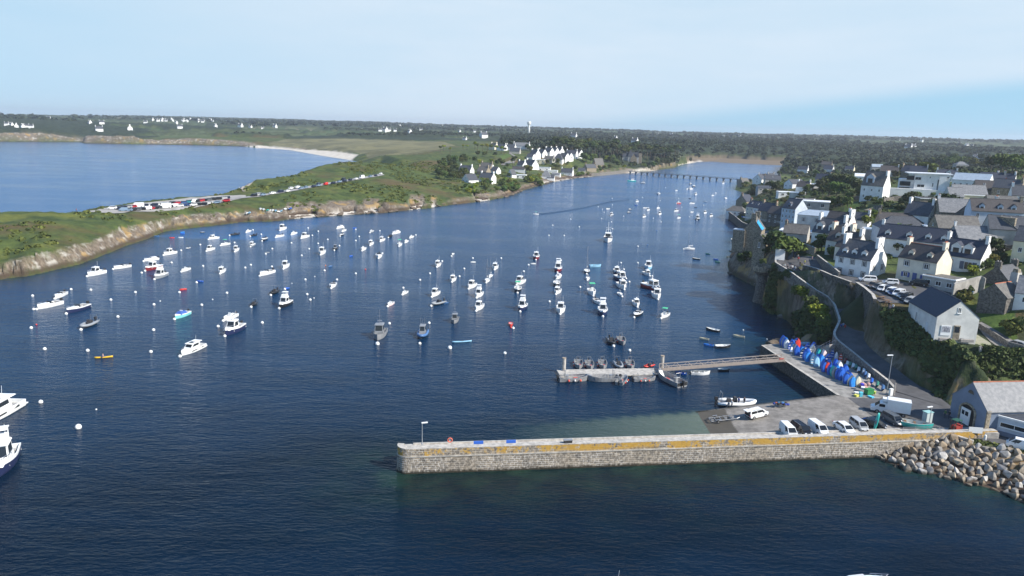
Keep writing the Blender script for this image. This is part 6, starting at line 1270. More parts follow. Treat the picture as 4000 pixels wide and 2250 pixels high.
child('float',m.mesh('float',mat('float_grey',(.12,.12,.12),.8)),po)
m=MB()
for i in range(9):
 for k in (.04,.96):c=(ax*pl*(i+.5)/9+ay*k)[:2];m.box((c[0],c[1],.63),(.4,.12,.12),math.atan2(ax[1],ax[0]))
child('cleat',m.mesh('cleat',STEEL),po)
for u,v,lb in ((370,898,'concrete mooring pile at the outer end of the pontoon'),(1757,862,'concrete mooring pile beside the foot of the gangway')):
 p=at(*S('q',u,v),.5);o=thing('mooring_pile',lb,'pile',(p[0],p[1],0),group='pontoon piles');child('shaft',MB().tube((0,0,-5),(0,0,3.5),.43,16).mesh('shaft',CONCL,False),o);child('cap',MB().tube((0,0,3.5),(0,0,3.62),.47,16).mesh('cap',mat('pile_cap',(.34,.27,.20),.8)),o);child('collar',MB().tube((0,0,.5),(0,0,.7),.56,16).mesh('collar',STEEL),o)
a=at(*S('q',1752,905),1.0);b=at(*S('r',1330,765),3.15);dv=b-a;gl=float(np.linalg.norm(dv));gw=thing('gangway','long beige truss gangway from the quay down to the pontoon','gangway',tuple(a),math.atan2(dv[1],dv[0]));gw.rotation_euler=(0,-math.asin(dv[2]/gl),math.atan2(dv[1],dv[0]))
BEI=mat('beige_steel',(.36,.30,.255),.6,var=.1,vs=2)
child('floor',MB().box((gl/2,.9,.05),(gl,1.7,.1)).mesh('floor',FLOORB),gw)
for y in (0,1.8):
 m=MB();m.box((gl/2,y,0),(gl,.12,.2)).box((gl/2,y,1.15),(gl,.14,.14));n=11
 for i in range(n):
  x0,x1=gl*i/n,gl*(i+1)/n;m.tube((x0,y,0),((x0+x1)/2,y,1.15),.05,5).tube(((x0+x1)/2,y,1.15),(x1,y,0),.05,5)
 for x in (.07,gl-.07):m.box((x,y,.45),(.14,.14,1.5))
 child('truss',m.mesh('truss',BEI),gw)
child('side_panel',MB().box((gl/2,-.1,.42),(gl-.3,.05,.82)).mesh('side_panel',BEI),gw);child('warning_plate',MB().box((gl-1,-.16,.75),(1.1,.05,.35)).mesh('warning_plate',mat('red_plate',(.5,.12,.10),.6)),gw)
a=at(2456,668,4.0);b=at(2930,703,4.0);dv=(b-a);L_=float(np.linalg.norm(dv));fb=thing('footbridge','long low footbridge on many piers across the estuary','footbridge',tuple(a),math.atan2(dv[1],dv[0]));DB=mat('weathered_concrete',(.20,.205,.20),.85,var=.2,vs=.5)
child('deck',MB().box((L_/2,0,-.25),(L_,2.4,.5)).mesh('deck',DB),fb)
for i in range(19):
 x=L_*(i+.3)/19;child('pier',MB().box((x,0,-2.9),(1.3,2.2,4.8)).box((x,0,-.75),(2.0,2.6,.5)).mesh('pier',DB),fb)
for y in (-1.1,1.1):
 m=MB().box((L_/2,y,1.05),(L_,.09,.09)).box((L_/2,y,.55),(L_,.06,.06));[m.box((x,y,.5),(.1,.1,1.1)) for x in np.linspace(.5,L_-.5,60)];child('railing',m.mesh('railing',mat('blue_grey_paint',(.20,.25,.28),.6)),fb)
p0_=at(*S('p',275,1128),0);p1_=at(*S('p',1270,965),0);WK=mat('wake_water',(.008,.028,.060),.6,spec=.08)
m=MB()
for k,wd in ((0,.45),(1,.35)):
 L1_=[at(*S('p',u,v+(k*10-3)),0) for u,v in ((272,1126),(420,1108),(600,1082),(760,1052),(900,1020),(1040,994),(1180,980))];L1_=resample(L1_,60);d=np.gradient(L1_,axis=0);d /=np.linalg.norm(d,axis=1)[:,None]
 V=[];
 for i,c in enumerate(L1_):
  n_=np.array([-d[i][1],d[i][0],0]);w_=wd*(.5+1.0*i/60);hgt=.16*(1-i/60)
  V.append([tuple(c-n_*w_+[0,0,.004]),tuple(c+[0,0,.02+hgt]),tuple(c+n_*w_+[0,0,.004])])
 m.loft(V,False,False)
tag(obj('wake',m.mesh('wake',WK,True)),'dark trailing wake line behind the red and white motorboat',kind='stuff')
CARP=mat('car_paint',(.5,.5,.5),.22,objcol=True,dirt=.06,vs=2);CGLS=mat('car_glass',(.015,.018,.022),.08);TYRE=mat('tyre_rubber',(.018,.018,.018),.85);RIM=mat('alloy_rim',(.38,.38,.39),.35,metal=.6);HLMP=mat('headlamp',(.70,.72,.74),.15);TLMP=mat('tail_lamp',(.40,.015,.015),.25);TRIM=mat('black_trim',(.025,.025,.026),.6);PLATE=mat('number_plate',(.7,.7,.68),.5)
CARK=dict(hatch=(4.0,1.72,1.48,.90,(-.98,-.86,.38,.78),1),suv=(4.45,1.86,1.66,1.02,(-.99,-.90,.36,.74),1),estate=(4.6,1.78,1.50,.92,(-.99,-.88,.36,.74),1),sedan=(4.7,1.84,1.43,.92,(-.80,-.46,.34,.74),1),van=(4.3,1.82,1.84,1.10,(-1.0,-.97,.44,.86),0),mpv=(4.1,1.72,1.64,.98,(-.98,-.92,.42,.86),1),bigvan=(5.6,2.0,2.5,1.25,(-1.0,-.985,.58,.92),0),camper=(5.8,2.1,2.8,1.2,(-1.0,-.995,.60,.92),0))
def car_proto(kind,detail=True):
 L,W,Hh,belt,(rb,rt,ft,fb),side=CARK[kind];o=thing('parked_car' if kind not in ('van','bigvan','camper') else ('parked_van' if kind !='camper' else 'camper_van'),'x','car' if kind not in ('van','bigvan','camper') else 'van');hl,hw=L/2,W/2
 b=MB();st=[(-hl,.80,.55,belt*.86),(-hl+.12,.93,.34,belt),(-hl*.55,1,.24,belt+.02),(0,1,.22,belt),(hl*fb*.9,1,.22,belt-.02),(hl*.82,.95,.26,belt-.16),(hl-.12,.86,.34,belt-.25),(hl,.72,.5,belt*.62)]
 b.loft([[(x,-hw*k,z0),(x,-hw*k*1.0,(z0+z1)/2),(x,-hw*k*.93,z1),(x,hw*k*.93,z1),(x,hw*k,(z0+z1)/2),(x,hw*k,z0)] for x,k,z0,z1 in st])
 Bq=[(hl*rb,-hw*.90,belt),(hl*fb,-hw*.90,belt-.02),(hl*fb,hw*.90,belt-.02),(hl*rb,hw*.90,belt)];T=[(hl*rt,-hw*.74,Hh),(hl*ft,-hw*.74,Hh),(hl*ft,hw*.74,Hh),(hl*rt,hw*.74,Hh)]
 b.add(Bq+T,[(4,5,6,7),(0,1,5,4),(1,2,6,5),(2,3,7,6),(3,0,4,7)])
 body=child('body',b.mesh('body',CARP),o)
 def pane(nm,c,u0,u1,v0,v1):
  c=[Vector(p) for p in c];n=(c[1]-c[0]).cross(c[3]-c[0]).normalized()*.015
  pt=lambda u,v:tuple((c[0]*(1-u)+c[1]*u)*(1-v)+(c[3]*(1-u)+c[2]*u)*v+n)
  return MB().add([pt(u0,v0),pt(u1,v0),pt(u1,v1),pt(u0,v1)],[(0,1,2,3)])
 fw_=pane('w',(Bq[1],Bq[2],T[2],T[1]),.06,.94,.10,.92)
 if not detail:
  m=fw_
  for c in ((Bq[0],Bq[1],T[1],T[0]),(Bq[2],Bq[3],T[3],T[2]),(Bq[3],Bq[0],T[0],T[3])):
   if side:q=pane('',c,.08,.93,.15,.88);m.add(q.v,q.f)
  child('glazing',m.mesh('glazing',CGLS),o);w=MB()
  for x in (-hl*.60,hl*.62):
   for y in (-hw+.1,hw-.1):w.tube((x,y-.1,.31),(x,y+.1,.31),.31,10)
  child('wheel',w.mesh('wheel',TYRE),o);return o
 child('windscreen',fw_.mesh('windscreen',CGLS),o)
 for c in ((Bq[0],Bq[1],T[1],T[0]),(Bq[2],Bq[3],T[3],T[2])):
  f=c[0]==Bq[0];spans=((.07,.46),(.49,.92)) if side else ((.66,.94),)
  for a,e_ in spans:
   if not f:a,e_=1-e_,1-a
   child('side_window',pane('',c,a,e_,.14,.88).mesh('side_window',CGLS),o)
 if side:child('rear_window',pane('',(Bq[3],Bq[0],T[0],T[3]),.1,.9,.2,.9).mesh('rear_window',CGLS),o)
 wt_=MB().tube((0,-.11,0),(0,.11,0),.33,16).mesh('tyre',TYRE);rm__=MB().tube((0,-.118,0),(0,.118,0),.21,12).mesh('rim',RIM)
 for x in (-hl*.60,hl*.62):
  for y in (-hw+.09,hw-.09):w=child('wheel',wt_,o,loc=(x,y,.33));child('rim',rm__,w)
 for y in (-hw*.62,hw*.62):child('headlight',MB().box((hl-.07,y,belt*.70),(.14,.34,.16)).mesh('headlight',HLMP),o);child('tail_light',MB().box((-hl+.02,y*1.2,belt*.84),(.1,.2,.3)).mesh('tail_light',TLMP),o)
 child('bumper',MB().box((hl-.02,0,.42),(.1,W*.68,.2)).box((-hl+.0,0,.42),(.1,W*.78,.2)).mesh('bumper',TRIM),o)
 m=MB();[m.box((hl*ft-.1 if False else hl*.42,y,belt+.06),(.12,.2,.14)) for y in (-hw-.04,hw+.04)];child('wing_mirror',m.mesh('wing_mirror',TRIM),o)
 child('number_plate',MB().box((hl+.035,0,.50),(.02,.5,.11)).box((-hl-.06,0,.6),(.02,.5,.11)).mesh('number_plate',PLATE),o)
 if kind in ('suv','estate'):child('roof_rail',MB().box((-.4,-hw*.66,Hh+.05),(1.9,.05,.05)).box((-.4,hw*.66,Hh+.05),(1.9,.05,.05)).mesh('roof_rail',RIM),o)
 return o
CPR={};CARS=[]
CC=dict(white=(.80,.80,.80),black=(.012,.012,.014),silver=(.42,.43,.44),grey=(.10,.11,.12),blue=(.03,.07,.20),navy=(.015,.022,.05),red=(.40,.02,.03),brown=(.14,.11,.09),teal=(.02,.16,.20),lblue=(.20,.28,.38),bred=(.62,.03,.02))
def car(kind,col,p,hd,label=None,group='cars parked on the quay',detail=True,z=None):
 k=(kind,detail)
 if k not in CPR:CPR[k]=car_proto(kind,detail);o=CPR[k];o.location=tuple(p);o.rotation_euler=(0,0,hd)
 else:o=dup(CPR[k],tuple(p),hd)
 for c in KD(o):
  if c.name.startswith('body'):c.color=(*CC[col],1)
 o['group']=group;nm={'hatch':'hatchback','suv':'SUV','estate':'estate car','sedan':'saloon car','van':'small van','mpv':'people carrier','bigvan':'large van','camper':'motorhome'}[kind]
 CARS.append(dict(o=o,label=label,base=('pale blue' if col=='lblue' else 'bright red' if col=='bred' else col)+' '+nm));return o
def car2(kind,col,zk,p1,p2,zz,z0,label=None,**kw):
 a,b=at(*S(zk,*p1),zz),at(*S(zk,*p2),zz);c=(a+b)/2;return car(kind,col,(c[0],c[1],z0),math.atan2(b[1]-a[1],b[0]-a[0]),label,**kw)
def carw(kind,col,zk,p1,p2,z0,label=None,**kw):
 a,b=at(*S(zk,*p1),z0),at(*S(zk,*p2),z0);h=math.atan2(b[1]-a[1],b[0]-a[0]);c=(a+b)/2;n=np.array([-math.sin(h),math.cos(h),0]);n *=1 if n@c > 0 else -1
 c=c+n*.8;return car(kind,col,(c[0],c[1],ground(c[0],c[1])+.12 if z0 > 10 else z0),h,label,**kw)
hp=math.atan2(*(at(*S('t',1595,560),4.85)-at(*S('t',1505,478),4.85))[[1,0]])
car2('van','white','t',(1515,482),(1592,555),4.84,3.01,'white panel van first in the row by the pier');car2('estate','black','t',(1668,472),(1760,535),4.5,3.01,'black estate car between two white vans');car2('van','white','t',(1880,455),(1975,520),4.84,3.01,'white window van third in the row by the pier')
car2('sedan','white','t',(2205,462),(2300,525),4.43,3.01,'white saloon car with black roof by the pier');car2('mpv','silver','t',(2405,425),(2475,475),4.64,3.01,'silver people carrier behind the quay fence');car2('sedan','black','u',(270,388),(370,412),4.43,3.01,'black saloon half hidden behind the silver people carrier');car2('suv','grey','u',(500,312),(610,372),4.66,3.01,'dark grey SUV with roof rails beside the teal rowing boat')
sv=carw('suv','white','t',(1090,440),(1272,412),1.35,'white SUV with open tailgate and boat trailer on the slip');sv.rotation_euler=(0,R_(-5),sv.rotation_euler[2])
child('tailgate',MB().box((-2.3,0,1.75),(1.0,1.3,.07)).mesh('tailgate',CARP),sv,col=CC['white']);child('boot_opening',MB().box((-2.2,0,1.1),(.12,1.3,.9)).mesh('boot_opening',TRIM),sv)
car2('van','white','u',(2100,640),(1925,600),5.4,3.5,'white window van driving in at the right edge')
G2='cars parked on the upper car park'
carw('suv','white','z',(392,715),(270,706),16.9,'white SUV parked before the stone wall of the street house',group=G2);carw('hatch','white','z',(718,753),(593,743),16.9,'small white hatchback beside the cream house corner',group=G2);carw('suv','black','z',(1108,792),(970,776),16.9,'black SUV under the blue shutters of the cream house',group=G2);carw('estate','silver','z',(1434,808),(1277,802),16.8,'silver estate car before the low garage',group=G2)
for i,(c,k,u,v) in enumerate((('brown','suv',405,800),('grey','hatch',470,815),('white','hatch',530,845),('navy','hatch',590,850),('white','hatch',650,880),('blue','hatch',690,905),('white','suv',755,918),('silver','hatch',810,945),('black','suv',865,975),('silver','hatch',920,1018))):
 p=at(*S('z',u,v+18),16.3);d=at(*S('z',u-100,v+52),16.3)-p;car(k,c,(p[0],p[1],ground(p[0],p[1])+.12),math.atan2(d[1],d[0]),group=G2,label=('first ','second ','third ','fourth ','fifth ','sixth ','seventh ','eighth ','ninth ','last ')[i]+{'hatch':c+' hatchback','suv':c+' SUV'}[k]+' in the slanted row on the upper car park')
carw('sedan','grey','y',(1660,615),(1572,600),16.6,'dark grey car driving along the street above the retaining wall',group=G2);carw('suv','silver','c',(1070,745),(985,748),11.5,'silver car by the wall near the old stone house',group=G2);carw('hatch','silver','c',(1330,840),(1245,830),14,'silver hatchback under the garden wall by the bushes',group=G2);carw('suv','black','d',(2290,1015),(2150,1020),22,'dark car with loaded roof rack beside the stone tenement',group=G2);carw('sedan','silver','s',(2340,545),(2536,600),12.4,'silver saloon on the lane at the right edge',group=G2)
p=at(*S('a',400,1225),4.4);car('sedan','black',(p[0],p[1],4.45),R_(160),'black car beside the covered boats on the small square',group=G2)
G3='cars in the headland car park'
for k,c,u,v in (('suv','white',168,412),('hatch','navy',245,405),('hatch','navy',300,420),('hatch','navy',350,395),('van','lblue',355,445),('estate','lblue',430,445),('hatch','silver',440,390),('hatch','red',512,385),('hatch','black',505,440),('hatch','grey',585,435),('bigvan','white',605,378),('hatch','navy',712,365),('hatch','black',668,425),('van','white',755,420),('hatch','white',805,360),('mpv','navy',870,360),('hatch','red',835,412),('hatch','black',885,410),('hatch','white',960,345),('hatch','grey',945,400),('hatch','navy',1030,345),('camper','white',1060,395),('hatch','black',1125,385),('hatch','black',1165,325),('van','white',1205,375),('hatch','red',1255,325),('hatch','white',1300,370),('hatch','blue',1360,318),('hatch','blue',1375,360),('mpv','teal',1450,305),('hatch','blue',1450,352),('van','white',1530,298),('hatch','white',1525,355),('mpv','black',1590,292),('hatch','black',1605,345),('suv','red',1648,285),('hatch','black',1700,340),('hatch','black',1705,275),('suv','white',1790,328),('hatch','grey',1780,268),('suv','black',1855,260),('hatch','lblue',1920,312),('suv','black',1940,252),('suv','silver',2030,242),('mpv','navy',2085,238),('suv','red',2075,285)):
 p=gat(*S('h',u,v+10));car(k,c,(p[0],p[1],p[2]+.2),R_(205+((u*7) % 17-8)*1.5) if v > 330 or u > 1700 else R_(240+((u*5) % 11)),group=G3,detail=False)
G4='cars along the headland road'
for k,c,u,v in (('suv','black',-20,945),('suv','silver',20,935),('hatch','lblue',68,938),('estate','white',163,922),('suv','navy',248,905),('hatch','white',315,900),('hatch','white',350,872),('estate','white',415,860),('estate','lblue',455,872),('hatch','lblue',502,862),('hatch','navy',580,852),('hatch','lblue',628,843),('hatch','navy',630,828),('van','bred',702,830),('hatch','navy',778,817),('hatch','lblue',838,805),('suv','navy',890,797),('suv','black',880,780),('hatch','navy',948,786),('hatch','white',1005,776),('bigvan','white',1065,764),('hatch','lblue',1150,750),('hatch','navy',1205,742),('hatch','white',1255,724)):
 p=gat(*S('w',u,v+4));j=int(np.argmin(((hr[:,:2]-p[:2])**2).sum(1)));h_=math.atan2(-dd[j][1],-dd[j][0]);car(k,c,(p[0],p[1],p[2]+.3),h_,group=G4,detail=False)
a,b=at(*S('u',655,205),5.6),at(*S('u',440,170),5.6);hd=math.atan2(*(at(*S('u',330,330),3)-at(*S('u',560,370),3))[[1,0]]);c=at(*S('u',510,335),3.01)
tk=thing('delivery_truck','white box delivery truck with roof cooler parked on the quay','truck',tuple(c),hd)
child('cargo_box',MB().box((-1.3,0,1.95),(4.0,2.15,2.3)).mesh('cargo_box',CARP),tk,col=CC['white'])
bb=MB();bb.loft([[(x,-1.0*k,.45),(x,-1.0*k,z1),(x,1.0*k,z1),(x,1.0*k,.45)] for x,k,z1 in ((.7,1,2.2),(1.5,1,2.25),(1.9,.98,2.1),(2.75,.95,1.3),(3.35,.9,1.05),(3.45,.8,.8))]);cbb=child('cab',bb.mesh('cab',CARP),tk,col=CC['white'])
child('windscreen',MB().add([(2.0,-.85,2.03),(2.0,.85,2.03),(2.75,.82,1.34),(2.75,-.82,1.34)],[(3,2,1,0)]).mesh('windscreen',CGLS),cbb)
for y in (-1.01,1.01):child('side_window',MB().box((1.55,y*.995,1.72),(1.0,.03,.55)).mesh('side_window',CGLS),cbb)
child('cooler',MB().box((1.1,0,2.75),(.9,1.3,.5)).mesh('cooler',GEL),tk);child('chassis',MB().box((-.6,0,.6),(5.2,1.4,.3)).mesh('chassis',TRIM),tk)
for x in (-2.2,2.3):
 for y in (-.92,.92):w=child('wheel',MB().tube((0,-.14,0),(0,.14,0),.38,14).mesh('wheel',TYRE),tk,loc=(x,y,.38));child('rim',MB().tube((0,-.15,0),(0,.15,0),.22,10).mesh('rim',RIM),w)
for y in (-.7,.7):child('headlight',MB().box((3.42,y,.85),(.1,.36,.2)).mesh('headlight',HLMP),tk)
a,b=at(*S('t',975,430),.95),at(*S('t',560,480),.1);dv=b-a;tl=float(np.linalg.norm(dv));tr=thing('boat_trailer','empty galvanised boat trailer hitched to the white SUV on the slip','trailer',tuple(a));tr.rotation_euler=(0,math.atan2(-dv[2],math.hypot(dv[0],dv[1])),math.atan2(dv[1],dv[0]))
m=MB();
for s in (-1,1):m.path([(0,0,.5),(1.5,s*.8,.5),(tl,s*.85,.5)],.07,5)
for x in np.linspace(1.5,tl,6):m.box((x,0,.5),(.1,1.7,.1))
for x in (2.2,3.6,tl-.3):m.box((x,-.5,.68),(.5,.12,.3)).box((x,.5,.68),(.5,.12,.3))
child('frame',m.mesh('frame',ALU),tr)
for s in (-1,1):w=child('wheel',MB().tube((0,-.1,0),(0,.1,0),.32,12).mesh('wheel',TYRE),tr,loc=(tl-1.3,s*1.05,.35));child('rim',MB().tube((0,-.11,0),(0,.11,0),.18,10).mesh('rim',RIM),w);child('mudguard',MB().box((tl-1.3,s*1.05,.78),(.9,.26,.06)).mesh('mudguard',ALU),tr)
child('jockey_wheel',MB().tube((.2,0,.1),(.2,0,.7),.05,5).mesh('jockey_wheel',STEEL),tr)
p=at(*S('u',1235,540),3.02);fk=thing('forklift','small red and green forklift outside the lifeboat station','forklift',tuple(p),R_(200))
child('body',MB().box((-.4,0,.75),(1.5,1.1,.9),tx=.9).box((-1.0,0,.8),(.5,1.1,1.1)).mesh('body',mat('red_paint',(.32,.04,.03),.5)),fk);m=MB();[m.box((x,y,1.7),(.07,.07,1.2)) for x in (-.9,.4) for y in (-.5,.5)];m.box((-.25,0,2.3),(1.5,1.15,.1));child('roof_guard',m.mesh('roof_guard',mat('green_paint',(.03,.10,.07),.5)),fk);child('mast',MB().box((.75,-.35,1.2),(.12,.12,2.2)).box((.75,.35,1.2),(.12,.12,2.2)).box((1.3,-.3,.12),(1.1,.12,.05)).box((1.3,.3,.12),(1.1,.12,.05)).mesh('mast',TRIM),fk)
for x in (-.9,.4):
 for y in (-.55,.55):child('wheel',MB().tube((x,y-.1,.28),(x,y+.1,.28),.28,12).mesh('wheel',TYRE),fk)
DG='dinghies stored on end along the quay';STORE=[]
rowv=at(*S('k',1480,1010),3)-at(*S('k',90,320),3);rowa=math.atan2(rowv[1],rowv[0])
for u,v,c,inv in ((45,245,'b',0),(72,262,'g',0),(95,280,'b',0),(125,300,'w',0),(200,340,'B',1),(258,255,'b',1),(325,275,'R',0),(290,395,'g',0),(320,425,'b',0),(385,445,'d',1),(440,485,'b',1),(472,355,'b',1),(560,385,'w',1),(575,330,'b',1),(480,510,'b',0),(520,545,'B',0),(580,575,'l',1),(640,605,'B',1),(735,490,'T',0),(690,635,'l',0),(770,655,'b',1),(865,560,'b',1),(835,510,'p',0),(835,740,'b',0),(890,745,'R',0),(945,795,'b',0),(1005,825,'T',0),(1060,690,'b',0),(1040,850,'g',0),(1100,875,'b',0),(1125,730,'w',0),(1150,900,'b',0),(1195,915,'c',1),(1235,800,'b',0),(1250,965,'b',0),(1290,985,'c',1),(1370,1020,'B',0),(1470,1020,'c',0),(60,225,'b',0),(110,262,'B',0),(165,300,'b',1),(230,300,'b',0),(350,400,'b',1),(415,425,'B',0),(520,470,'b',0),(610,560,'d',0),(660,560,'b',1),(790,600,'B',0),(860,690,'b',1),(920,700,'b',0),(985,760,'b',1),(1080,800,'B',0),(1160,840,'b',0),(1215,880,'b',1),(1320,950,'b',0)):
 if 'D0' not in PROTO:continue
 p=at(*S('k',u,v),3.0);o=dup(PROTO['D0'],(p[0],p[1],3.0),0,scale=(.72,1.12,.80))
 bx=rowa+math.pi*inv+random.uniform(-.15,.15);hd_=Vector((math.cos(bx),math.sin(bx),0));up=(Vector((0,0,1))-hd_*.16).normalized()
 zax=-hd_;zax=(zax-up*zax.dot(up)).normalized();yax=zax.cross(up);o.rotation_euler=Matrix((up,yax,zax)).transposed().to_euler();o.location=Vector((p[0],p[1],3.02))+up*1.7*.72
 for ch in KD(o):ch.color=(*COLS[c],1)
 o['category']='dinghy';o['group']=DG;o.name='stored_dinghy';STORE.append(dict(o=o,label=None,base=CN[c]+' dinghy on end'))
for u,v,c,st,an_ in ((962,455,'b',1,0),(1045,515,'w',1,0),(1118,540,'R',1,0),(1205,540,'r',0,35),(1235,600,'w',0,35),(1285,615,'e',0,35),(1345,640,'w',0,35),(1400,665,'e',0,35),(1450,715,'w',0,35),(1545,745,'w',0,35),(1575,795,'d',0,35),(1635,840,'w',0,35),(1695,930,'b',0,30),(1800,990,'e',0,30),(1905,1060,'d',0,30)):
 p=at(*S('k',u,v+(10 if st else 22)),3.0);o=dup(PROTO['D0'],(p[0],p[1],3),0,scale=.62)
 if st:
  hd_=Vector((-.3,-.95,0)).normalized();up=(Vector((0,0,1))-hd_*.2).normalized();zax=(hd_*(1 if c !='w' else -1));zax=(zax-up*zax.dot(up)).normalized();yax=zax.cross(up);o.rotation_euler=Matrix((up,yax,zax)).transposed().to_euler();o.location=Vector((p[0],p[1],3.02))+up*1.7*.62
 else:
  fx=Vector((.45,.85,.28)).normalized();zax=Vector((.75,-.35,-.45));zax=(zax-fx*zax.dot(fx)).normalized();yax=zax.cross(fx);o.rotation_euler=Matrix((fx,yax,zax)).transposed().to_euler();o.location=(p[0],p[1],3.75)
 for ch in KD(o):ch.color=(*COLS[c],1)
 o['category']='dinghy';o['group']='dinghies leaning on the road wall';o.name='stored_dinghy';STORE.append(dict(o=o,label=None,base=CN[c]+(' dinghy on end' if st else ' dinghy leaning on the road wall')))
o=dup(PROTO['D0'],tuple(at(*S('k',455,215),3.3)),R_(5),scale=.8);o.name='stored_dinghy';tag(o,'light blue dinghy lying flat behind the upright dinghies','dinghy',DG)
for ch in KD(o):ch.color=(*COLS['l'],1)
for i,(u,v,hdg,c) in enumerate(((500,570,330,'w'),(1150,1150,330,'w'))):pass
o=dup(PROTO['D1'],tuple(at(*S('u',810,480),3.35)),R_(-24),scale=1.55);o.name='rowing_boat';tag(o,'teal wooden rowing boat with white inside standing on the quay','rowing boat','boats ashore')
for ch in bpy.data.objects:
 if ch.parent is o and ch.name.split('.')[0]=='hull':ch.color=(*COLS['T'],1)
 if ch.parent is o and ch.name.split('.')[0]=='inside':ch.color=(.6,.62,.58,1)
for i,(u,v,c) in enumerate(((440,1280,'b'),(470,1290,'w'),(520,1300,'w'))):
 p=at(*S('a',u,v+20),4.4);o=dup(PROTO['D0'],(p[0],p[1],4.9),R_(120),scale=1.1);o.name='stored_dinghy';tag(o,('blue dinghy on the small walled square','white dinghy between two others on the small walled square','white dinghy nearest the sea wall on the small walled square')[i],'dinghy','dinghies on the small square')
 for ch in bpy.data.objects:
  if ch.parent is o:ch.color=(*COLS[c],1)
for i,(u,v,c,an_) in enumerate(((40,1076,'w',120),(70,1082,'w',125),(115,1090,'T',100),(140,1092,'w',100),(165,1090,'w',115),(195,1096,'l',120),(222,1106,'w',20),(250,1098,'l',110),(292,1080,'w',80),(320,1074,'g',100),(348,1072,'b',95),(-130,712,'w',110),(-110,714,'l',110))):
 if i > 10:q=S('h',2420+40*(i-11),490-6*(i-11))
 else:q=S('w',u,v)
 p=gat(*q);o=dup(PROTO['D0'],(p[0],p[1],p[2]+.55),R_(an_),scale=1.15);o.rotation_euler=(R_(150),0,R_(an_));o.name='beached_dinghy';o['category']='dinghy';o['group']='dinghies pulled up on the headland';STORE.append(dict(o=o,label=None,base='beached '+CN[c]+' dinghy'))
 for ch in bpy.data.objects:
  if ch.parent is o:ch.color=(*COLS[c],1)
import bmesh
def boulder(seed):
 r=random.Random(seed);bmm=bmesh.new()
 for _ in range(16):
  v=Vector((r.gauss(0,1),r.gauss(0,1),r.gauss(0,1))).normalized();bmm.verts.new((v.x*r.uniform(.8,1.15),v.y*r.uniform(.6,.95),v.z*r.uniform(.5,.85)))
 h=bmesh.ops.convex_hull(bmm,input=bmm.verts);bmesh.ops.delete(bmm,geom=list({g for g in h['geom_interior']+h['geom_unused'] if isinstance(g,bmesh.types.BMVert)}),context='VERTS')
 bmesh.ops.bevel(bmm,geom=bmm.edges[:],offset=.035,segments=1,affect='EDGES');me=bpy.data.meshes.new('boulder');bmm.to_mesh(me);bmm.free();return me
def rockmat():
 m=bpy.data.materials.new('riprap_granite');m.use_nodes=True;t=m.node_tree;b=t.nodes['Principled BSDF'];b.inputs['Roughness'].default_value=.85
 oi=N(t,'ShaderNodeObjectInfo');g=N(t,'ShaderNodeNewGeometry');n=N(t,'ShaderNodeTexNoise');n.inputs['Scale'].default_value=2.0;n.inputs['Detail'].default_value=8;n.inputs['Roughness'].default_value=.7;t.links.new(g.outputs['Position'],n.inputs[0])
 mx=N(t,'ShaderNodeMix',data_type='RGBA',blend_type='MULTIPLY');mx.inputs[0].default_value=1;t.links.new(oi.outputs['Color'],mx.inputs[6]);v=ramp(t,n.outputs[0],.3,.7,.6,1.15);cb=N(t,'ShaderNodeCombineColor');[t.links.new(v,cb.inputs[i]) for i in range(3)];t.links.new(cb.outputs[0],mx.inputs[7])
 sz=N(t,'ShaderNodeSeparateXYZ');t.links.new(g.outputs['Position'],sz.inputs[0]);wx=N(t,'ShaderNodeMix',data_type='RGBA');t.links.new(ramp(t,M(t,'ADD',sz.outputs[2],M(t,'MULTIPLY',n.outputs[0],.6)),.5,1.0,.85,0),wx.inputs[0]);t.links.new(mx.outputs[2],wx.inputs[6]);wx.inputs[7].default_value=(.045,.036,.022,1)
 t.links.new(wx.outputs[2],b.inputs['Base Color']);bn=N(t,'ShaderNodeBump');bn.inputs['Strength'].default_value=.5;t.links.new(n.outputs[0],bn.inputs['Height']);t.links.new(bn.outputs[0],b.inputs['Normal']);return m
RKM=rockmat();BM=[boulder(i) for i in range(10)];[m.materials.append(RKM) for m in BM]
RPOLY=w2([(3425,1786,0),(3472,1812,0),(3541,1838,0),(3610,1850,0),(3679,1862,0),(3783,1897,0),(3869,1912,0),(3955,1942,0),(4000,1965,0),(4120,2010,0),(4120,1800,3.5),(4000,1775,3.5),(3900,1745,3.5),(3800,1730,3.4),(3680,1694,3.5),(3600,1694,3.6),(3540,1706,3.2)])[:,:2]
x0,y0,x1,y1=*RPOLY.min(0),*RPOLY.max(0);got=[];ROCKS=[];rr_=random.Random(5)
for _ in range(9000):
 if len(got) >=290:break
 x,y=rr_.uniform(x0,x1),rr_.uniform(y0,y1)
 if not inpoly(np.array([x]),np.array([y]),RPOLY)[0]:continue
 s=rr_.uniform(.62,1.12);
 if any((x-a)**2+(y-b)**2 < (.60*(s+c))**2 for a,b,c in got):continue
 got.append((x,y,s))
RC=[((.34,.30,.25),'grey'),((.37,.30,.215),'tan'),((.25,.235,.22),'dark grey'),((.47,.44,.40),'pale grey'),((.32,.24,.155),'rusty tan')]
for x,y,s in got:
 o=obj('boulder',BM[rr_.randrange(10)],None,(x,y,max(-.2,ground(x,y))+s*.25));o.rotation_euler=(rr_.uniform(0,6),rr_.uniform(0,6),rr_.uniform(0,6));o.scale=(s,)*3;c,nm=RC[rr_.choice((0,0,1,1,2,3,4))];o.color=(*c,1)
 tag(o,nm+' angular boulder in the rock bank at the foot of the pier','boulder',nm+' boulders of the rock bank')
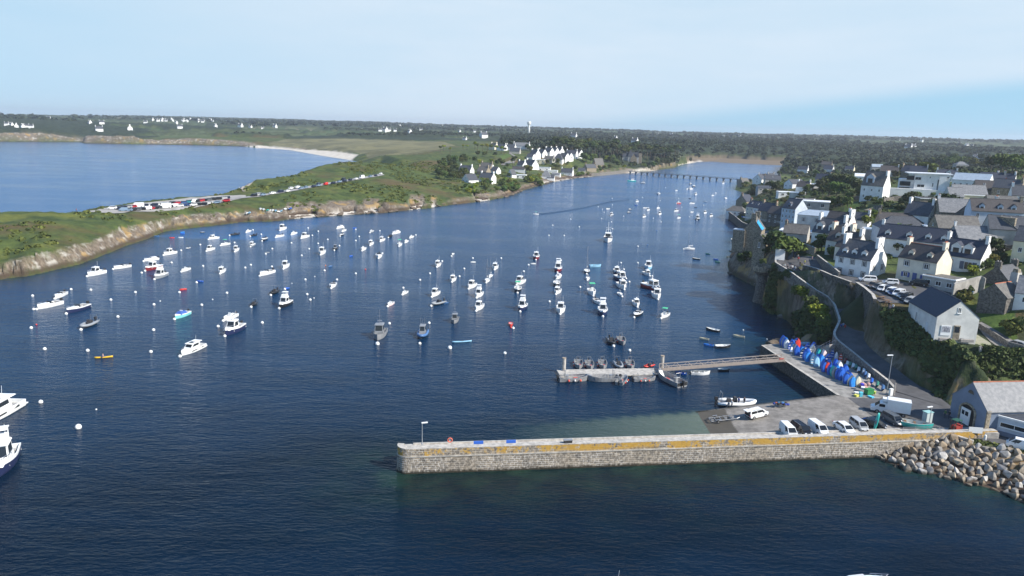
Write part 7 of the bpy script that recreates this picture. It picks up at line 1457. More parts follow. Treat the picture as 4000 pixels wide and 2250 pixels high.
for i in range(46):
 t=rr_.random()*(len(wCW)-13)+12;j=int(t);p=wCW[j]*(1-t+j)+wCW[min(j+1,len(wCW)-1)]*(t-j);s=rr_.uniform(.5,1.5);o=obj('shore_rock',BM[rr_.randrange(10)],None,(p[0]+rr_.uniform(-1,3),p[1]+rr_.uniform(-1,2),rr_.uniform(-.2,.4)));o.scale=(s*1.3,s,s*.8);o.rotation_euler=(rr_.uniform(-.4,.4),rr_.uniform(-.4,.4),rr_.uniform(0,6));o.color=(.16,.145,.125,1);tag(o,'dark seaweedy rock at the foot of the village cliff','rock','rocks at the foot of the cliff')
for i in range(110):
 j=rr_.randrange(14,27);f_=rr_.random();p=wL0[j]*(1-f_)+wL0[j+1]*f_;s=rr_.uniform(.9,2.6);o=obj('shore_rock',BM[rr_.randrange(10)],None,(p[0]+rr_.uniform(-1.5,1.5),p[1]+rr_.uniform(-1,7),rr_.uniform(-.2,.5)));o.scale=(s*1.5,s*.8,s*.8);o.rotation_euler=(rr_.uniform(-.5,.5),rr_.uniform(-.5,.5),rr_.uniform(.3,1.1));o.color=(.15,.115,.085,1);tag(o,'brown jagged rock on the shore of the headland','rock','rocks along the headland shore')
p=at(*S('y',655,560),11.0);tu=thing('lookout_turret','round stone look-out turret on a tapering pillar in the cliff','turret',(p[0],p[1],0))
def lathe(prof,n=20):return MB().loft([[(r*math.cos(t),r*math.sin(t),z) for t in np.linspace(0,2*math.pi,n,endpoint=False)] for r,z in prof])
child('pillar',lathe([(2.6,-2),(1.9,4),(1.6,8),(1.7,9.2),(3.1,10.6)]).mesh('pillar',WALLM['stone']),tu)
child('parapet',lathe([(3.1,10.6),(3.35,10.8),(3.3,12.2),(3.35,12.25),(3.35,12.4),(2.9,12.4),(2.85,11.2),(.1,11.2)],24).mesh('parapet',WALLM['tan']),tu);m=MB();[m.box((3.1*math.cos(t),3.1*math.sin(t),12.65),(.5,.9,.5),t) for t in np.linspace(1.2,4.6,5)];child('merlon',m.mesh('merlon',WALLM['tan']),tu)
LAMPM=mat('lamp_lens',(.7,.7,.68),.3)
def lamp(label,p,h,rz,arm=.9):
 o=thing('street_lamp',label,'street lamp',tuple(p),rz);child('post',MB().tube((0,0,0),(0,0,h),.085,8,r2=.06).box((0,0,.2),(.34,.34,.4)).mesh('post',mat('galvanised',(.45,.46,.47),.4,metal=.6)),o);hd_=child('lamp_head',MB().box((arm/2-.1,0,h+.05),(arm,.26,.13)).mesh('lamp_head',GEL),o);child('lens',MB().box((arm/2+.1,0,h-.03),(arm*.45,.2,.03)).mesh('lens',LAMPM),hd_);return o
lamp('white lamp post at the seaward end of the pier',pp(4.0,1.2,4.3),3.9,.3,1.0);lamp('tall grey street lamp between the quay and the sloping road',at(*S('s',590,1240),3.02),8.6,R_(190),1.3);lamp('slim lamp post beside the teal rowing boat',at(*S('u',942,525),3.02),4.6,R_(200),1.2)
def lifering():
 m=MB();rings=[]
 for t in np.linspace(0,2*math.pi,20):c=Vector((math.cos(t)*.36,0,math.sin(t)*.36));rings.append([tuple(c+Vector((math.cos(t)*math.cos(a)*.09,math.sin(a)*.09,math.sin(t)*math.cos(a)*.09))) for a in np.linspace(0,2*math.pi,8,endpoint=False)])
 return m.loft(rings,True,False)
q=pp(8.5,1.4,4.3);o=thing('life_ring_post','red and white life ring on its post near the pier end','life ring',q,math.atan2(e[1],e[0]));child('ring',lifering().mesh('ring',mat('life_ring_red',(.66,.16,.10),.5)),o,loc=(0,-.1,.75));child('post',MB().box((0,0,.5),(.1,.08,1.0)).mesh('post',GEL),o)
for i,s in enumerate((13.2,18.6)):o=thing('bench',('blue bench on the pier nearest the life ring','blue bench on the pier second from the life ring')[i],'bench',pp(s,1.75,3.25),math.atan2(e[1],e[0]),'benches on the pier');child('seat',MB().box((0,0,.55),(1.6,.45,.08)).mesh('seat',CANV),o,col=COLS['b']);child('backrest',MB().box((0,-.2,1.0),(1.6,.08,.75)).mesh('backrest',CANV),o,col=COLS['b']);[child('leg',MB().box((x,0,.27),(.08,.4,.54)).mesh('leg',TRIM),o) for x in (-.7,.7)]
o=thing('fish_crate','dark crate left on the pier wall','crate',pp(28,.6,4.31),.2);child('body',MB().box((0,0,.25),(1.3,.6,.5),tx=1.1).mesh('body',TRIM),o);child('rim',MB().box((0,0,.52),(1.5,.7,.06)).mesh('rim',ALU),o)
GRN=mat('green_plastic',(.03,.22,.07),.5,var=.1)
p=at(*S('k',1655,1165),3.01);o=thing('wheeled_bin','green wheeled container by the stored dinghies','container',tuple(p),.3);child('body',MB().box((0,0,.65),(1.5,1.0,1.0),tx=1.08,ty=1.08).mesh('body',GRN),o);child('lid',MB().box((0,0,1.22),(1.65,1.15,.14)).mesh('lid',GRN),o);[child('wheel',MB().tube((x,y-.04,.1),(x,y+.04,.1),.1,8).mesh('wheel',TYRE),o) for x in (-.6,.6) for y in (-.4,.4)]
for i,(u,v,c,d,lb) in enumerate(((1505,1200,(.10,.50,.62),(.55,.5,.9),'turquoise upright crate left of the green container'),(1430,1200,(.62,.60,.12),(.9,.6,.4),'lime fish box left of the turquoise crate'),(1540,1110,(.7,.7,.7),(.8,.6,.5),'white fish box stacked behind the turquoise crate'),(1525,1075,(.06,.05,.45),(.6,.5,.4),'purple-blue box on top of the white fish box'),(1700,1220,(.10,.50,.70),(1.0,.6,.25),'turquoise tray lying in front of the green container'),(1760,1150,(.50,.58,.10),(.5,.5,.5),'lime bucket right of the green container'),(1440,1150,(.74,.73,.70),(.9,.6,.35),'white crate at the left of the fishing gear heap'))):
 p=at(*S('k',u,v),3.02);o=thing('fish_box',lb,'crate',(p[0],p[1],3.02+(.5 if 'stacked' in lb else .95 if 'on top' in lb else 0)),i*.5,'fishing gear by the dinghies');child('body',MB().box((0,0,d[2]/2),d,tx=1.1,ty=1.1).mesh('body',CANV),o,col=c);child('rim',MB().box((0,0,d[2]),(d[0]*1.16,d[1]*1.16,.06)).mesh('rim',CANV),o,col=tuple(min(1,k*1.15) for k in c))
p=at(*S('k',1560,1040),3.02);m=MB();[m.ell((random.uniform(-1,1),random.uniform(-.5,.5),.3+.1*i),(.7-.04*i,.55,.35),9,6) for i in range(7)];o=thing('net_pile','heap of pale pink fishing nets by the green container','net',tuple(p));child('net',m.mesh('net',mat('pink_net',(.50,.30,.27),.95,var=.3,vs=6,bump=.6,bs=18),True),o)
p=at(*S('t',1450,260),2.2);m=MB();o=thing('dive_gear','heap of red and blue diving gear at the slip edge','gear',(p[0],p[1],p[2]))
for i in range(14):child('bag',MB().ell((random.uniform(-1.4,1.4),random.uniform(-.5,.5),.22),(.35,.28,.24),8,5).mesh('bag',CANV,True),o,col=random.choice(((.5,.06,.03),(.03,.06,.3),(.02,.02,.02),(.05,.2,.35))))
p=at(*S('u',925,440),3.02);o=thing('pallet_stack','stack of pale crates on the quay beside the slim lamp post','crate stack',tuple(p),.3,None);[child('crate',MB().box((0,0,.12+.24*i),(1.4,1.0,.2)).mesh('crate',mat('pale_plastic',(.50,.56,.55),.6)),o) for i in range(9)];child('lid',MB().box((0,0,2.25),(1.6,1.2,.08)).mesh('lid',mat('aqua_lid',(.30,.52,.50),.6)),o)
p=at(*S('u',1468,600),3.3);o=thing('notice_board','white notice board on two posts beside the road at the right','sign',tuple(p),R_(-8));child('panel',MB().box((0,0,1.3),(2.3,.07,1.1)).mesh('panel',FRAME),o);[child('post',MB().box((x,.06,.9),(.09,.07,1.9)).mesh('post',STEEL),o) for x in (-1.15,1.15)]
p=at(*S('u',1585,625),3.4);o=thing('bollard','short white bollard at the edge of the grass verge','bollard',tuple(p));child('post',lathe([(.25,0),(.22,.7),(.12,.85),(.02,.9)],10).mesh('post',FRAME),o)
p=at(*S('s',645,1248),3.02);o=thing('utility_cabinet','white utility cabinet beside the tall street lamp','cabinet',tuple(p),.3);child('body',MB().box((0,0,.75),(.75,.45,1.5)).mesh('body',GEL),o);child('door',MB().box((0,-.24,.75),(.6,.02,1.2)).mesh('door',FRAME),o)
p=at(*S('s',695,1240),3.02);o=thing('stone_post','thin stone post at the end of the road wall','post',tuple(p));child('shaft',MB().box((0,0,1.3),(.28,.28,2.6),tx=.8,ty=.8).mesh('shaft',GRAN),o)
p=at(*S('k',185,480),3.0);o=thing('warning_sign','small sign on a thin post at the gangway landing','sign',tuple(p),.4);child('post',MB().tube((0,0,0),(0,0,2.3),.04,6).mesh('post',STEEL),o);child('plate',MB().box((0,0,2.4),(.55,.05,.55)).mesh('plate',FRAME),o)
a,b=at(*S('y',1200,712),11.6),at(*S('y',1418,705),11.6);dv=b-a;L_=float(np.linalg.norm(dv[:2]));o=thing('height_barrier','white height barrier beam across the sloping corniche road','barrier',(a[0],a[1],11.3),math.atan2(dv[1],dv[0]));child('beam',MB().box((L_/2,0,2.6),(L_+.3,.22,.25)).mesh('beam',FRAME),o);[child('post',MB().box((x,0,1.3),(.16,.16,2.6)).mesh('post',FRAME),o) for x in (0,L_)];child('blue_sign',MB().box((L_-.1,-.2,1.9),(.9,.08,1.3)).mesh('blue_sign',mat('blue_sign',(.02,.07,.22),.5)),o)
p=at(*S('y',886,430),15.1);o=thing('information_board','white information board beside the round tree on the corniche','sign',(p[0],p[1],ground(p[0],p[1])),R_(-10));child('panel',MB().box((0,0,2.6),(3.0,.12,3.6)).mesh('panel',FRAME),o);child('post',MB().box((-1.2,.1,.6),(.12,.1,1.8)).box((1.2,.1,.6),(.12,.1,1.8)).mesh('post',STEEL),o)
p=at(*S('e',745,625),14);o=thing('parking_sign','blue parking panel among the shrubs by the stone outbuilding','sign',(p[0],p[1],ground(p[0],p[1])),R_(-15));child('panel',MB().box((0,0,1.7),(.9,.06,1.0)).mesh('panel',mat('sign_blue',(.05,.25,.55),.5)),o);child('post',MB().box((0,.06,.8),(.08,.08,1.8)).mesh('post',STEEL),o)
for i,(u,v) in enumerate(((685,1265),(925,1290))):p=at(*S('e',u,v),12.5);o=thing('gate_pillar',('taller dark granite pillar on the paved platform','pale granite pillar on the paved platform')[i],'pillar',(p[0],p[1],ground(p[0],p[1])));child('shaft',MB().box((0,0,1.0),(.45,.4,2.0+.0),tx=.9).mesh('shaft',GRAN if i==0 else CONCL),o);child('cap',MB().box((0,0,2.03),(.5,.45,.08)).mesh('cap',GRAN),o)
for i,(u,v) in enumerate(((520,1180),(590,1215))):p=at(*S('e',u,v),12.6);o=thing('bench',('dark metal bench on the paved platform nearer the hall','dark metal bench on the paved platform farther from the hall')[i],'bench',(p[0],p[1],ground(p[0],p[1])+.12),R_(-40),'benches by the grey hall');child('seat',MB().box((0,0,.45),(1.5,.4,.06)).mesh('seat',TRIM),o);child('backrest',MB().box((0,.2,.75),(1.5,.05,.4)).mesh('backrest',TRIM),o);[child('leg',MB().box((x,0,.22),(.06,.36,.44)).mesh('leg',TRIM),o) for x in (-.65,.65)]
for i,(u,v) in enumerate(((520,1000),(590,1050))):p=at(*S('z',u,v),16);o=thing('picnic_table',('wooden picnic table nearest the retaining wall corner','wooden picnic table beside the people on the bank top')[i],'table',(p[0],p[1],ground(p[0],p[1])+.05),.5,'picnic tables on the car park edge');child('tabletop',MB().box((0,0,.74),(1.7,.75,.06)).mesh('tabletop',WOOD),o);[child('seat',MB().box((0,y,.45),(1.7,.28,.05)).mesh('seat',WOOD),o) for y in (-.68,.68)];[child('leg',MB().box((x,0,.38),(.1,1.3,.08)).box((x,0,.2),(.1,.1,.6)).mesh('leg',WOOD),o) for x in (-.6,.6)]
p=pp(PL+6,3.2,3.02);o=thing('quay_fence','metal railing in front of the parked cars by the pier','fence',p,math.atan2(e[1],e[0]));m=MB();m.box((3.6,0,1.0),(7.2,.05,.05)).box((3.6,0,.25),(7.2,.05,.05));[m.box((x,0,.62),(.03,.03,.75)) for x in np.linspace(0,7.2,40)];child('railing',m.mesh('railing',STEEL),o);[child('post',MB().box((x,0,.55),(.07,.07,1.1)).mesh('post',STEEL),o) for x in (0,2.4,4.8,7.2)]
a,b=at(*S('k',700,350),3.2),at(*S('k',975,215),6.2);dv=b-a;L_=float(np.linalg.norm(dv[:2]));o=thing('stone_steps','stone steps with handrail climbing from the quay to the corniche','steps',tuple(a),math.atan2(dv[1],dv[0]));m=MB();[m.box((L_*(i+.5)/16,0,3.0*(i+.5)/16/2-.4),(L_/16,1.8,3.0*(i+1)/16+.8)) for i in range(16)];child('flight',m.mesh('flight',GRAN),o)
for y in (-.95,.95):m=MB().tube((0,y,.9),(L_,y,4.0),.035,5);[m.tube((L_*t,y,3.0*t),(L_*t,y,3.0*t+.95),.03,4) for t in np.linspace(.03,.97,6)];child('handrail',m.mesh('handrail',STEEL),o)
rp=[at(*q_) for q_ in [(2955,862,8.4),(2990,866,8.6),(3030,870,8.8),(3064,875,9)]];rs=resample(np.array(rp),22);o=thing('street_railing','white railing on the wall under the village houses','railing',tuple(rs[0]));m=MB();m.path([tuple(q-rs[0]+[0,0,.9]) for q in rs],.04,4);child('rail',m.mesh('rail',FRAME),o);m=MB();[m.tube(tuple(q-rs[0]),tuple(q-rs[0]+[0,0,1.15]),.06,5) for q in rs];child('baluster',m.mesh('baluster',FRAME),o)
hall=[o_ for o_ in bpy.data.objects if o_.get('label','').startswith('grey rendered hall')][0];hx=[h for h in HOUSES if h[0]=='grey_hall'][0][3]/2
pn=child('photo_panel',MB().box((hx+.06,-2.1,2.1),(.08,2.0,2.2)).mesh('photo_panel',FRAME),hall);child('photo',MB().box((hx+.11,-2.1,2.35),(.03,1.7,1.3)).mesh('photo',mat('mono_print',(.10,.10,.12),.6,col2=(.55,.55,.58),vs=2.2)),pn)
dr=child('entrance',MB().box((hx+.05,.1,1.7),(.12,1.3,3.2)).mesh('entrance',WALLM['tan']),hall);child('pane',MB().box((hx+.12,.1,2.4),(.04,.95,1.3)).mesh('pane',GLASS),dr)
for y in (-2.1,2.2):child('stone_bench',MB().box((hx+.5,y,.2),(.6,2.6,.55)).mesh('stone_bench',GRAN),hall)
osh=[o_ for o_ in bpy.data.objects if o_.name.startswith('old_stone_house')][0];hh=[h for h in HOUSES if h[0]=='old_stone_house'][0];k_=math.tan(R_(52));
P_=[(-hh[3]/2+.2,-3.5,6.2-.1),(1.2,-3.5,6.2-.1),(.6,-.9,6.2+2.6*k_),(-hh[3]/2+.2,-1.4,6.2+2.1*k_)];
tp=child('tarpaulin',MB().add([(x,y,z+.32) for x,y,z in P_]+[(x,y,z+.26) for x,y,z in P_],[(0,1,2,3),(7,6,5,4),(0,4,5,1),(1,5,6,2),(2,6,7,3),(3,7,4,0)]).mesh('tarpaulin',mat('blue_tarpaulin',(.02,.30,.62),.5,var=.25,vs=2,bump=.5,bs=3)),osh)
child('side_wing',MB().box((-hh[3]/2+1.4,5.2,1.2),(4.2,4.2,9)).mesh('side_wing',WALLM['tan']),osh);child('wing_roof',MB().box((-hh[3]/2+1.4,5.2,5.8),(4.5,4.5,.25)).mesh('wing_roof',ROOFM['zinc']),osh);child('buttress',MB().box((-hh[3]/2-.3,3.2,1.6),(.9,1.2,8.5),ty=.8).mesh('buttress',WALLM['tan']),osh)
p=gat(*S('b',1980,560));o=thing('awning','red awning over a terrace in the upper town','awning',tuple(p),R_(-15));child('canopy',MB().box((0,0,3.0),(6,4,.9),tx=.5,ty=.3).mesh('canopy',mat('red_canvas',(.42,.02,.05),.8)),o);[child('leg',MB().box((x,y,1.2),(.1,.1,3)).mesh('leg',STEEL),o) for x in (-2.8,2.8) for y in (-1.8,1.8)]
def skin_person(joints,edges_,radii,name):
 me=bpy.data.meshes.new(name);me.from_pydata(joints,edges_,[]);o=bpy.data.objects.new('tmp_person',me);COL.objects.link(o)
 md=o.modifiers.new('s','SKIN');
 for i,r in enumerate(radii):me.skin_vertices[0].data[i].radius=(r,r)
 me.skin_vertices[0].data[0].use_root=True
 sb=o.modifiers.new('d','SUBSURF');sb.levels=1
 dg=bpy.context.evaluated_depsgraph_get();ev=o.evaluated_get(dg);out=bpy.data.meshes.new_from_object(ev);bpy.data.objects.remove(o);return out
SKIN_=mat('skin',(.45,.28,.20),.6);SHIRT=mat('shirt_cloth',(.5,.5,.5),.85,objcol=True);TROUS=mat('trouser_cloth',(.05,.06,.09),.85);HAIR=mat('hair',(.05,.035,.025),.8);TRW=mat('white_trousers',(.70,.70,.68),.85)
def person_proto(kind):
 w=dict(stand=.08,walk=.30,sit=.1)[kind]
 if kind=='sit':J=[(0,0,.48),(0,0,.75),(0,0,1.02),(.02,0,1.12),(.03,0,1.26)]+[(.22,s*.1,.5) for s in (-1,1)]+[(.45,s*.12,.48) for s in (-1,1)]+[(.48,s*.12,.06) for s in (-1,1)]+[(.60,s*.13,.03) for s in (-1,1)]
 else:J=[(0,0,.92),(0,0,1.18),(0,0,1.42),(.02,0,1.52),(.03,0,1.67)]+[(0,s*.10,.88) for s in (-1,1)]+[(w*s*.5+.04,s*.11,.50) for s in (-1,1)]+[(w*s,s*.11,.08) for s in (-1,1)]+[(w*s+.14,s*.12,.04) for s in (-1,1)]
 b0=J[2][2];J +=[(0,s*.19,b0-.02) for s in (-1,1)]+[(-s*w*.4,s*.25,b0-.30) for s in (-1,1)]+[(-s*w*.7+.06,s*.24,b0-.54) for s in (-1,1)]+[(-s*w*.8+.08,s*.23,b0-.66) for s in (-1,1)]
 E=[(0,1),(1,2),(2,3),(3,4),(0,5),(0,6),(5,7),(6,8),(7,9),(8,10),(9,11),(10,12),(2,13),(2,14),(13,15),(14,16),(15,17),(16,18),(17,19),(18,20)]
 Rr=[.15,.14,.15,.06,.10,.09,.09,.07,.07,.05,.05,.045,.045,.07,.07,.05,.05,.035,.035,.04,.04]
 me=skin_person(J,E,Rr,'body');me.materials.clear();[me.materials.append(m) for m in (SKIN_,SHIRT,TROUS)]
 hip=J[0][2]
 for p in me.polygons:
  z,x,y=p.center.z,p.center.x,p.center.y
  p.material_index=0 if z > b0+.07 or (abs(y) > .2 and z < b0-.34 and x < .4) else (1 if z > hip+.02 and x < .2 or abs(y) > .18 and z > b0-.36 else 2);p.use_smooth=True
 hm=MB().ell((J[4][0]-.02,0,J[4][2]+.05),(.115,.105,.10),8,6);return me,hm.mesh('hair',HAIR,True)
PPR={k:person_proto(k) for k in ('stand','walk','sit')};PEOPLE=[]
SC_=dict(white=(.75,.75,.73),black=(.02,.02,.022),red=(.45,.03,.03),blue=(.05,.10,.30),yellow=(.70,.62,.05),grey=(.25,.25,.26),lblue=(.30,.42,.60),green=(.08,.16,.06),pink=(.6,.35,.33))
def person(kind,p,rz,col,label,group=None):
 b,h=PPR[kind];o=obj('person',b,None,tuple(p),rz,SC_[col]);obj('hair',h,o);tag(o,label,'person',group);return o
GP='walkers on the corniche'
for k,u,v,c,r_,lb in (('walk',915,505,'black',20,'person in black walking leftmost in the group by the information board'),('walk',935,512,'grey',200,'person in grey second from the left by the information board'),('stand',962,508,'white',0,'person all in white standing in the corniche group'),('walk',1000,525,'black',180,'person in dark clothes striding at the centre of the corniche group'),('stand',1048,512,'grey',90,'person in grey top beside a woman in white on the corniche'),('stand',1072,520,'white',270,'person in a white top near the road wall end'),('walk',1110,535,'white',200,'person in white trousers and pale top nearest the height barrier'),('walk',1175,512,'black',0,'person in black pushing along near the yellow-vested one'),('stand',1240,500,'yellow',180,'person in a bright yellow vest at the top of the sloping road'),('walk',1142,430,'grey',60,'person walking away up the street by the round tree'),('walk',1150,455,'red',60,'person in red top following up the street'),('stand',1340,465,'pink',0,'person in pink near the stone street wall'),('walk',1455,580,'red',300,'person in red with a pushchair beside the dark grey car')):
 p=at(*S('y',u,v),15.1);person(k,(p[0],p[1],max(ground(p[0],p[1]),0)+.12),R_(r_),c,lb,GP)
for k,u,v,c,lb in (('walk',2115,325,'blue','left one of three people walking down the shaded road'),('walk',2145,310,'lblue','middle one of three people walking down the shaded road'),('walk',2170,335,'red','person in red, right one of three walking down the shaded road')):p=at(*S('r',u,v),7.3);person(k,(p[0],p[1],7.35),R_(90),c,lb,GP)
for k,u,v,c,lb in (('stand',615,1125,'black','person in dark clothes by the picnic tables'),('sit',640,1135,'pink','seated person in pink at the bank top'),('stand',675,1140,'white','person in white standing at the bank top'),('sit',745,1180,'lblue','person in light blue sitting left of the one in black'),('sit',785,1185,'white','person in pale shirt sitting beside the black-clad one'),('stand',825,1180,'black','person in black against the bank by the grey hall')):p=at(*S('z',u,v),15.4);person(k,(p[0],p[1],ground(p[0],p[1])+.05),R_(200),c,lb,'people on the bank top')
for k,u,v,c,lb,z in (('stand',985,250,'black','person in black standing at the bow of the pale inflatable',.75),('stand',830,285,'white','person in a white shirt beside the pale inflatable',.5),('sit',790,280,'grey','person sitting at the stern of the pale inflatable',.4),('stand',915,250,'blue','person at the console of the pale inflatable',.5)):p=at(*S('t',u,v+12),z);person(k,tuple(p),R_(200),c,lb,'people with the pale inflatable')
p=at(*S('m',1040,1408),.25);person('sit',(p[0],p[1],-.05),R_(200),'pink','paddler sitting in the yellow kayak');
for i,(u,v) in enumerate(((1130,385),(1175,395))):p=at(*S('u',u,v),3.02);person('stand',tuple(p),R_(200),('green','black')[i],('person in olive beside the lifeboat station door','person in black beside the lifeboat station door')[i],'people at the lifeboat station')
for i,(zk,u,v) in enumerate((('h',2278,62),('h',2300,80),('h',2315,95),('v',167,1085),('v',590,1108),('v',632,1106),('v',672,1106),('v',770,1102),('h',2440,15))):p=gat(*S(zk,u,v));person('walk',(p[0],p[1],p[2]),i,('red','white','blue','grey','black','red','black','red','blue')[i],('walker in red highest of three on the bare headland path','walker in white in the middle of three on the bare path','walker in blue lowest of three on the bare headland path','lone walker in grey far left on the headland crest','first walker from the left near the car park road','walker in red second from the left near the car park road','third walker from the left near the car park road','walker in red nearest the car park entrance','walker in blue on the cliff path above the beach')[i],'walkers on the headland')
for i,t in enumerate((.12,.2,.33,.45,.52,.66,.8,.88)):q=np.array(at(2456,668,4.0))*(1-t)+np.array(at(2930,703,4.0))*t;person('walk',tuple(q),i,('white','red','black','blue','grey','black','red','white')[i],('first','second','third','fourth','fifth','sixth','seventh','eighth')[i]+' walker from the left on the footbridge','walkers on the footbridge')
def leaf_mat(name,c1,c2,oc=False):
 m=bpy.data.materials.new(name);m.use_nodes=True;t=m.node_tree;b=t.nodes['Principled BSDF'];b.inputs['Roughness'].default_value=.75;b.inputs['Specular IOR Level'].default_value=.2
 g=N(t,'ShaderNodeNewGeometry');a=N(t,'ShaderNodeAttribute',attribute_name='tone');mx=N(t,'ShaderNodeMix',data_type='RGBA');t.links.new(a.outputs['Fac'],mx.inputs[0]);mx.inputs[6].default_value=(*c1,1);mx.inputs[7].default_value=(*c2,1);o=mx.outputs[2]
 if oc:
  oi=N(t,'ShaderNodeObjectInfo');ml=N(t,'ShaderNodeMix',data_type='RGBA',blend_type='MULTIPLY');ml.inputs[0].default_value=1;t.links.new(o,ml.inputs[6]);t.links.new(oi.outputs['Color'],ml.inputs[7]);o=ml.outputs[2]
 t.links.new(o,b.inputs['Base Color']);return m
LEAF=leaf_mat('leaves',(.045,.068,.020),(.115,.145,.042),True);SCRUB=leaf_mat('scrub_leaves',(.030,.048,.015),(.100,.125,.036));GORSE=leaf_mat('heath_scrub',(.040,.060,.018),(.150,.165,.038));WOODL=leaf_mat('woodland_leaves',(.012,.020,.010),(.042,.056,.026));BARK=mat('bark',(.10,.08,.06),.9,var=.3,vs=4)
def quads(C,Nrm,S_,rng):
 """leaf clumps: centres, outward normals, sizes -> bent quads"""
 n=len(C);r=rng.normal(size=(n,3));Nn=Nrm+.55*r;Nn /=np.linalg.norm(Nn,axis=1)[:,None];u=np.cross(Nn,rng.normal(size=(n,3)));u /=np.linalg.norm(u,axis=1)[:,None];v=np.cross(Nn,u);s=S_[:,None]
 V=np.stack([C-u*s-v*s*.8,C+u*s-v*s*.6+Nn*s*.3,C+u*s*.9+v*s,C-u*s*.8+v*s*.8+Nn*s*.25],1).reshape(-1,3);return V,np.arange(4*n).reshape(n,4)
def crown_mesh(seed,h,w,z0,n=620,lobes=9,leaf=.32,flat=.75,nm='crown'):
 rng=np.random.default_rng(seed);LC=[]
 for i in range(lobes):
  a,r=rng.uniform(0,6.28),(rng.uniform(.2,.62) if i else 0)*w/2;LC.append((r*math.cos(a),r*math.sin(a),z0+(h-z0)*rng.uniform(.28,.78),w*rng.uniform(.22,.34)))
 LC=np.array(LC);k=rng.integers(0,lobes,n);d=rng.normal(size=(n,3));d[:,2]=np.abs(d[:,2])*.9-.25;d /=np.linalg.norm(d,axis=1)[:,None];rr=LC[k,3]*rng.uniform(.72,1.08,n)
 C=LC[k,:3]+d*rr[:,None]*[1,1,flat];V,Fq=quads(C,d,rng.uniform(.6,1.25,n)*leaf,rng);tone=np.repeat(np.clip(rng.normal(.5,.22,n)+.15*d[:,2]*0+rng.uniform(-.25,.25,lobes)[k],0,1),4)
 me=npmesh(nm,V,Fq,LEAF,False,{'tone':tone});return me
def limb_mesh(h,w,lean=0,pine=False):
 m=MB();m.tube((0,0,-1),(lean*.5,0,h*.45),.035*h,7,r2=.024*h,cap=False).tube((lean*.5,0,h*.45),(lean,0,h*.85),.024*h,6,r2=.008*h,cap=False)
 for i in range(6):a=i*1.05;z=h*(.35+.07*i) if not pine else h*(.55+.06*i);m.tube((lean*.5,0,z),(lean*.5+math.cos(a)*w*.34,math.sin(a)*w*.34,z+h*.2),.014*h,5,r2=.005*h,cap=False)
 return m
TP={}
for i in range(4):TP['tree%d' % i]=(crown_mesh(10+i,8,7.5,1.6,700,10,.42).name,limb_mesh(8,7).mesh('trunk',BARK).name)
for i in range(3):TP['shrub%d' % i]=(crown_mesh(30+i,3,3.6,.0,380,7,.26).name,limb_mesh(2.2,2.4).mesh('stem',BARK).name)
for i in range(3):TP['pine%d' % i]=(crown_mesh(50+i,15,8.5,7.5,560,9,.55,.5).name,limb_mesh(14.5,7,.6*(i-1),True).mesh('trunk',BARK).name)
def palm():
 V,Fc=[],[];rng=np.random.default_rng(3);m=MB()
 for i in range(34):
  a=i*2.4;up=rng.uniform(-.15,1.1);L_=rng.uniform(1.9,2.5);pts=[]
  for k in range(5):t=k/4;pts.append(Vector((math.cos(a)*L_*t*math.cos(up*.8),math.sin(a)*L_*t*math.cos(up*.8),4.2+L_*t*math.sin(up)-1.1*t*t)))
  n=Vector((-math.sin(a),math.cos(a),0))
  for k in range(4):w0,w1=(.12,.30,.34,.26,.05)[k],(.12,.30,.34,.26,.05)[k+1];m.add([pts[k]-n*w0,pts[k]+n*w0,pts[k+1]+n*w1-Vector((0,0,.0)),pts[k+1]-n*w1],[(0,1,2,3)])
 me=m.mesh('crown',LEAF);at_=me.attributes.new('tone','FLOAT','POINT');at_.data.foreach_set('value',np.random.default_rng(2).uniform(.2,.8,len(me.vertices)).astype(np.float32));return me.name,MB().tube((0,0,-1),(0,0,4.2),.32,8,r2=.26).mesh('trunk',BARK).name
TP['palm0']=palm();TREES=[]
TINTS=dict(d=(.55,.60,.60),n=(.85,.9,.85),g=(1.05,1.2,.85),y=(2.0,1.75,.60),o=(1.35,1.1,.75),b=(.8,.72,.7),s=(1.0,1.08,1.0));TW=dict(d='dark green',n='green',g='bright green',y='yellow-green',o='olive brown',b='brownish',s='grey-green')
def tree(kind,p,h,tint='n',label=None,group='garden trees',wid=1.0):
 cr,tr_=TP[kind];base=kind[:-1];nh=dict(tree=8,shrub=3,pine=15,palm=6)[base];s=h/nh;o=thing({'tree':'garden_tree','shrub':'garden_shrub','pine':'pine_tree','palm':'palm_tree'}[base],'x','tree' if base !='shrub' else 'shrub',(p[0],p[1],p[2]-.15*s),random.uniform(0,6.28),group);o.scale=(s*wid,s*wid,s)
 obj('crown',bpy.data.meshes[cr],o,col=tuple(c*random.uniform(.85,1.15) for c in TINTS[tint]));obj('trunk' if base !='shrub' else 'stem',bpy.data.meshes[tr_],o)
 TREES.append(dict(o=o,label=label,base=TW[tint]+' '+{'tree':'tree','shrub':'shrub','pine':'pine tree','palm':'palm tree'}[base]));return o
def planted(zk,lst,kind,grp,near=True):
 for i,it in enumerate(lst):
  u,v,h=it[:3];p=gat(*S(zk,u,v));tree(kind+str((i*7+len(lst)) % (4 if kind=='tree' else 3)),p,h,it[3] if len(it) > 3 else 'nndgb'[i % 5],None,grp,it[4] if len(it) > 4 else 1.0)
GT='trees in the village gardens'
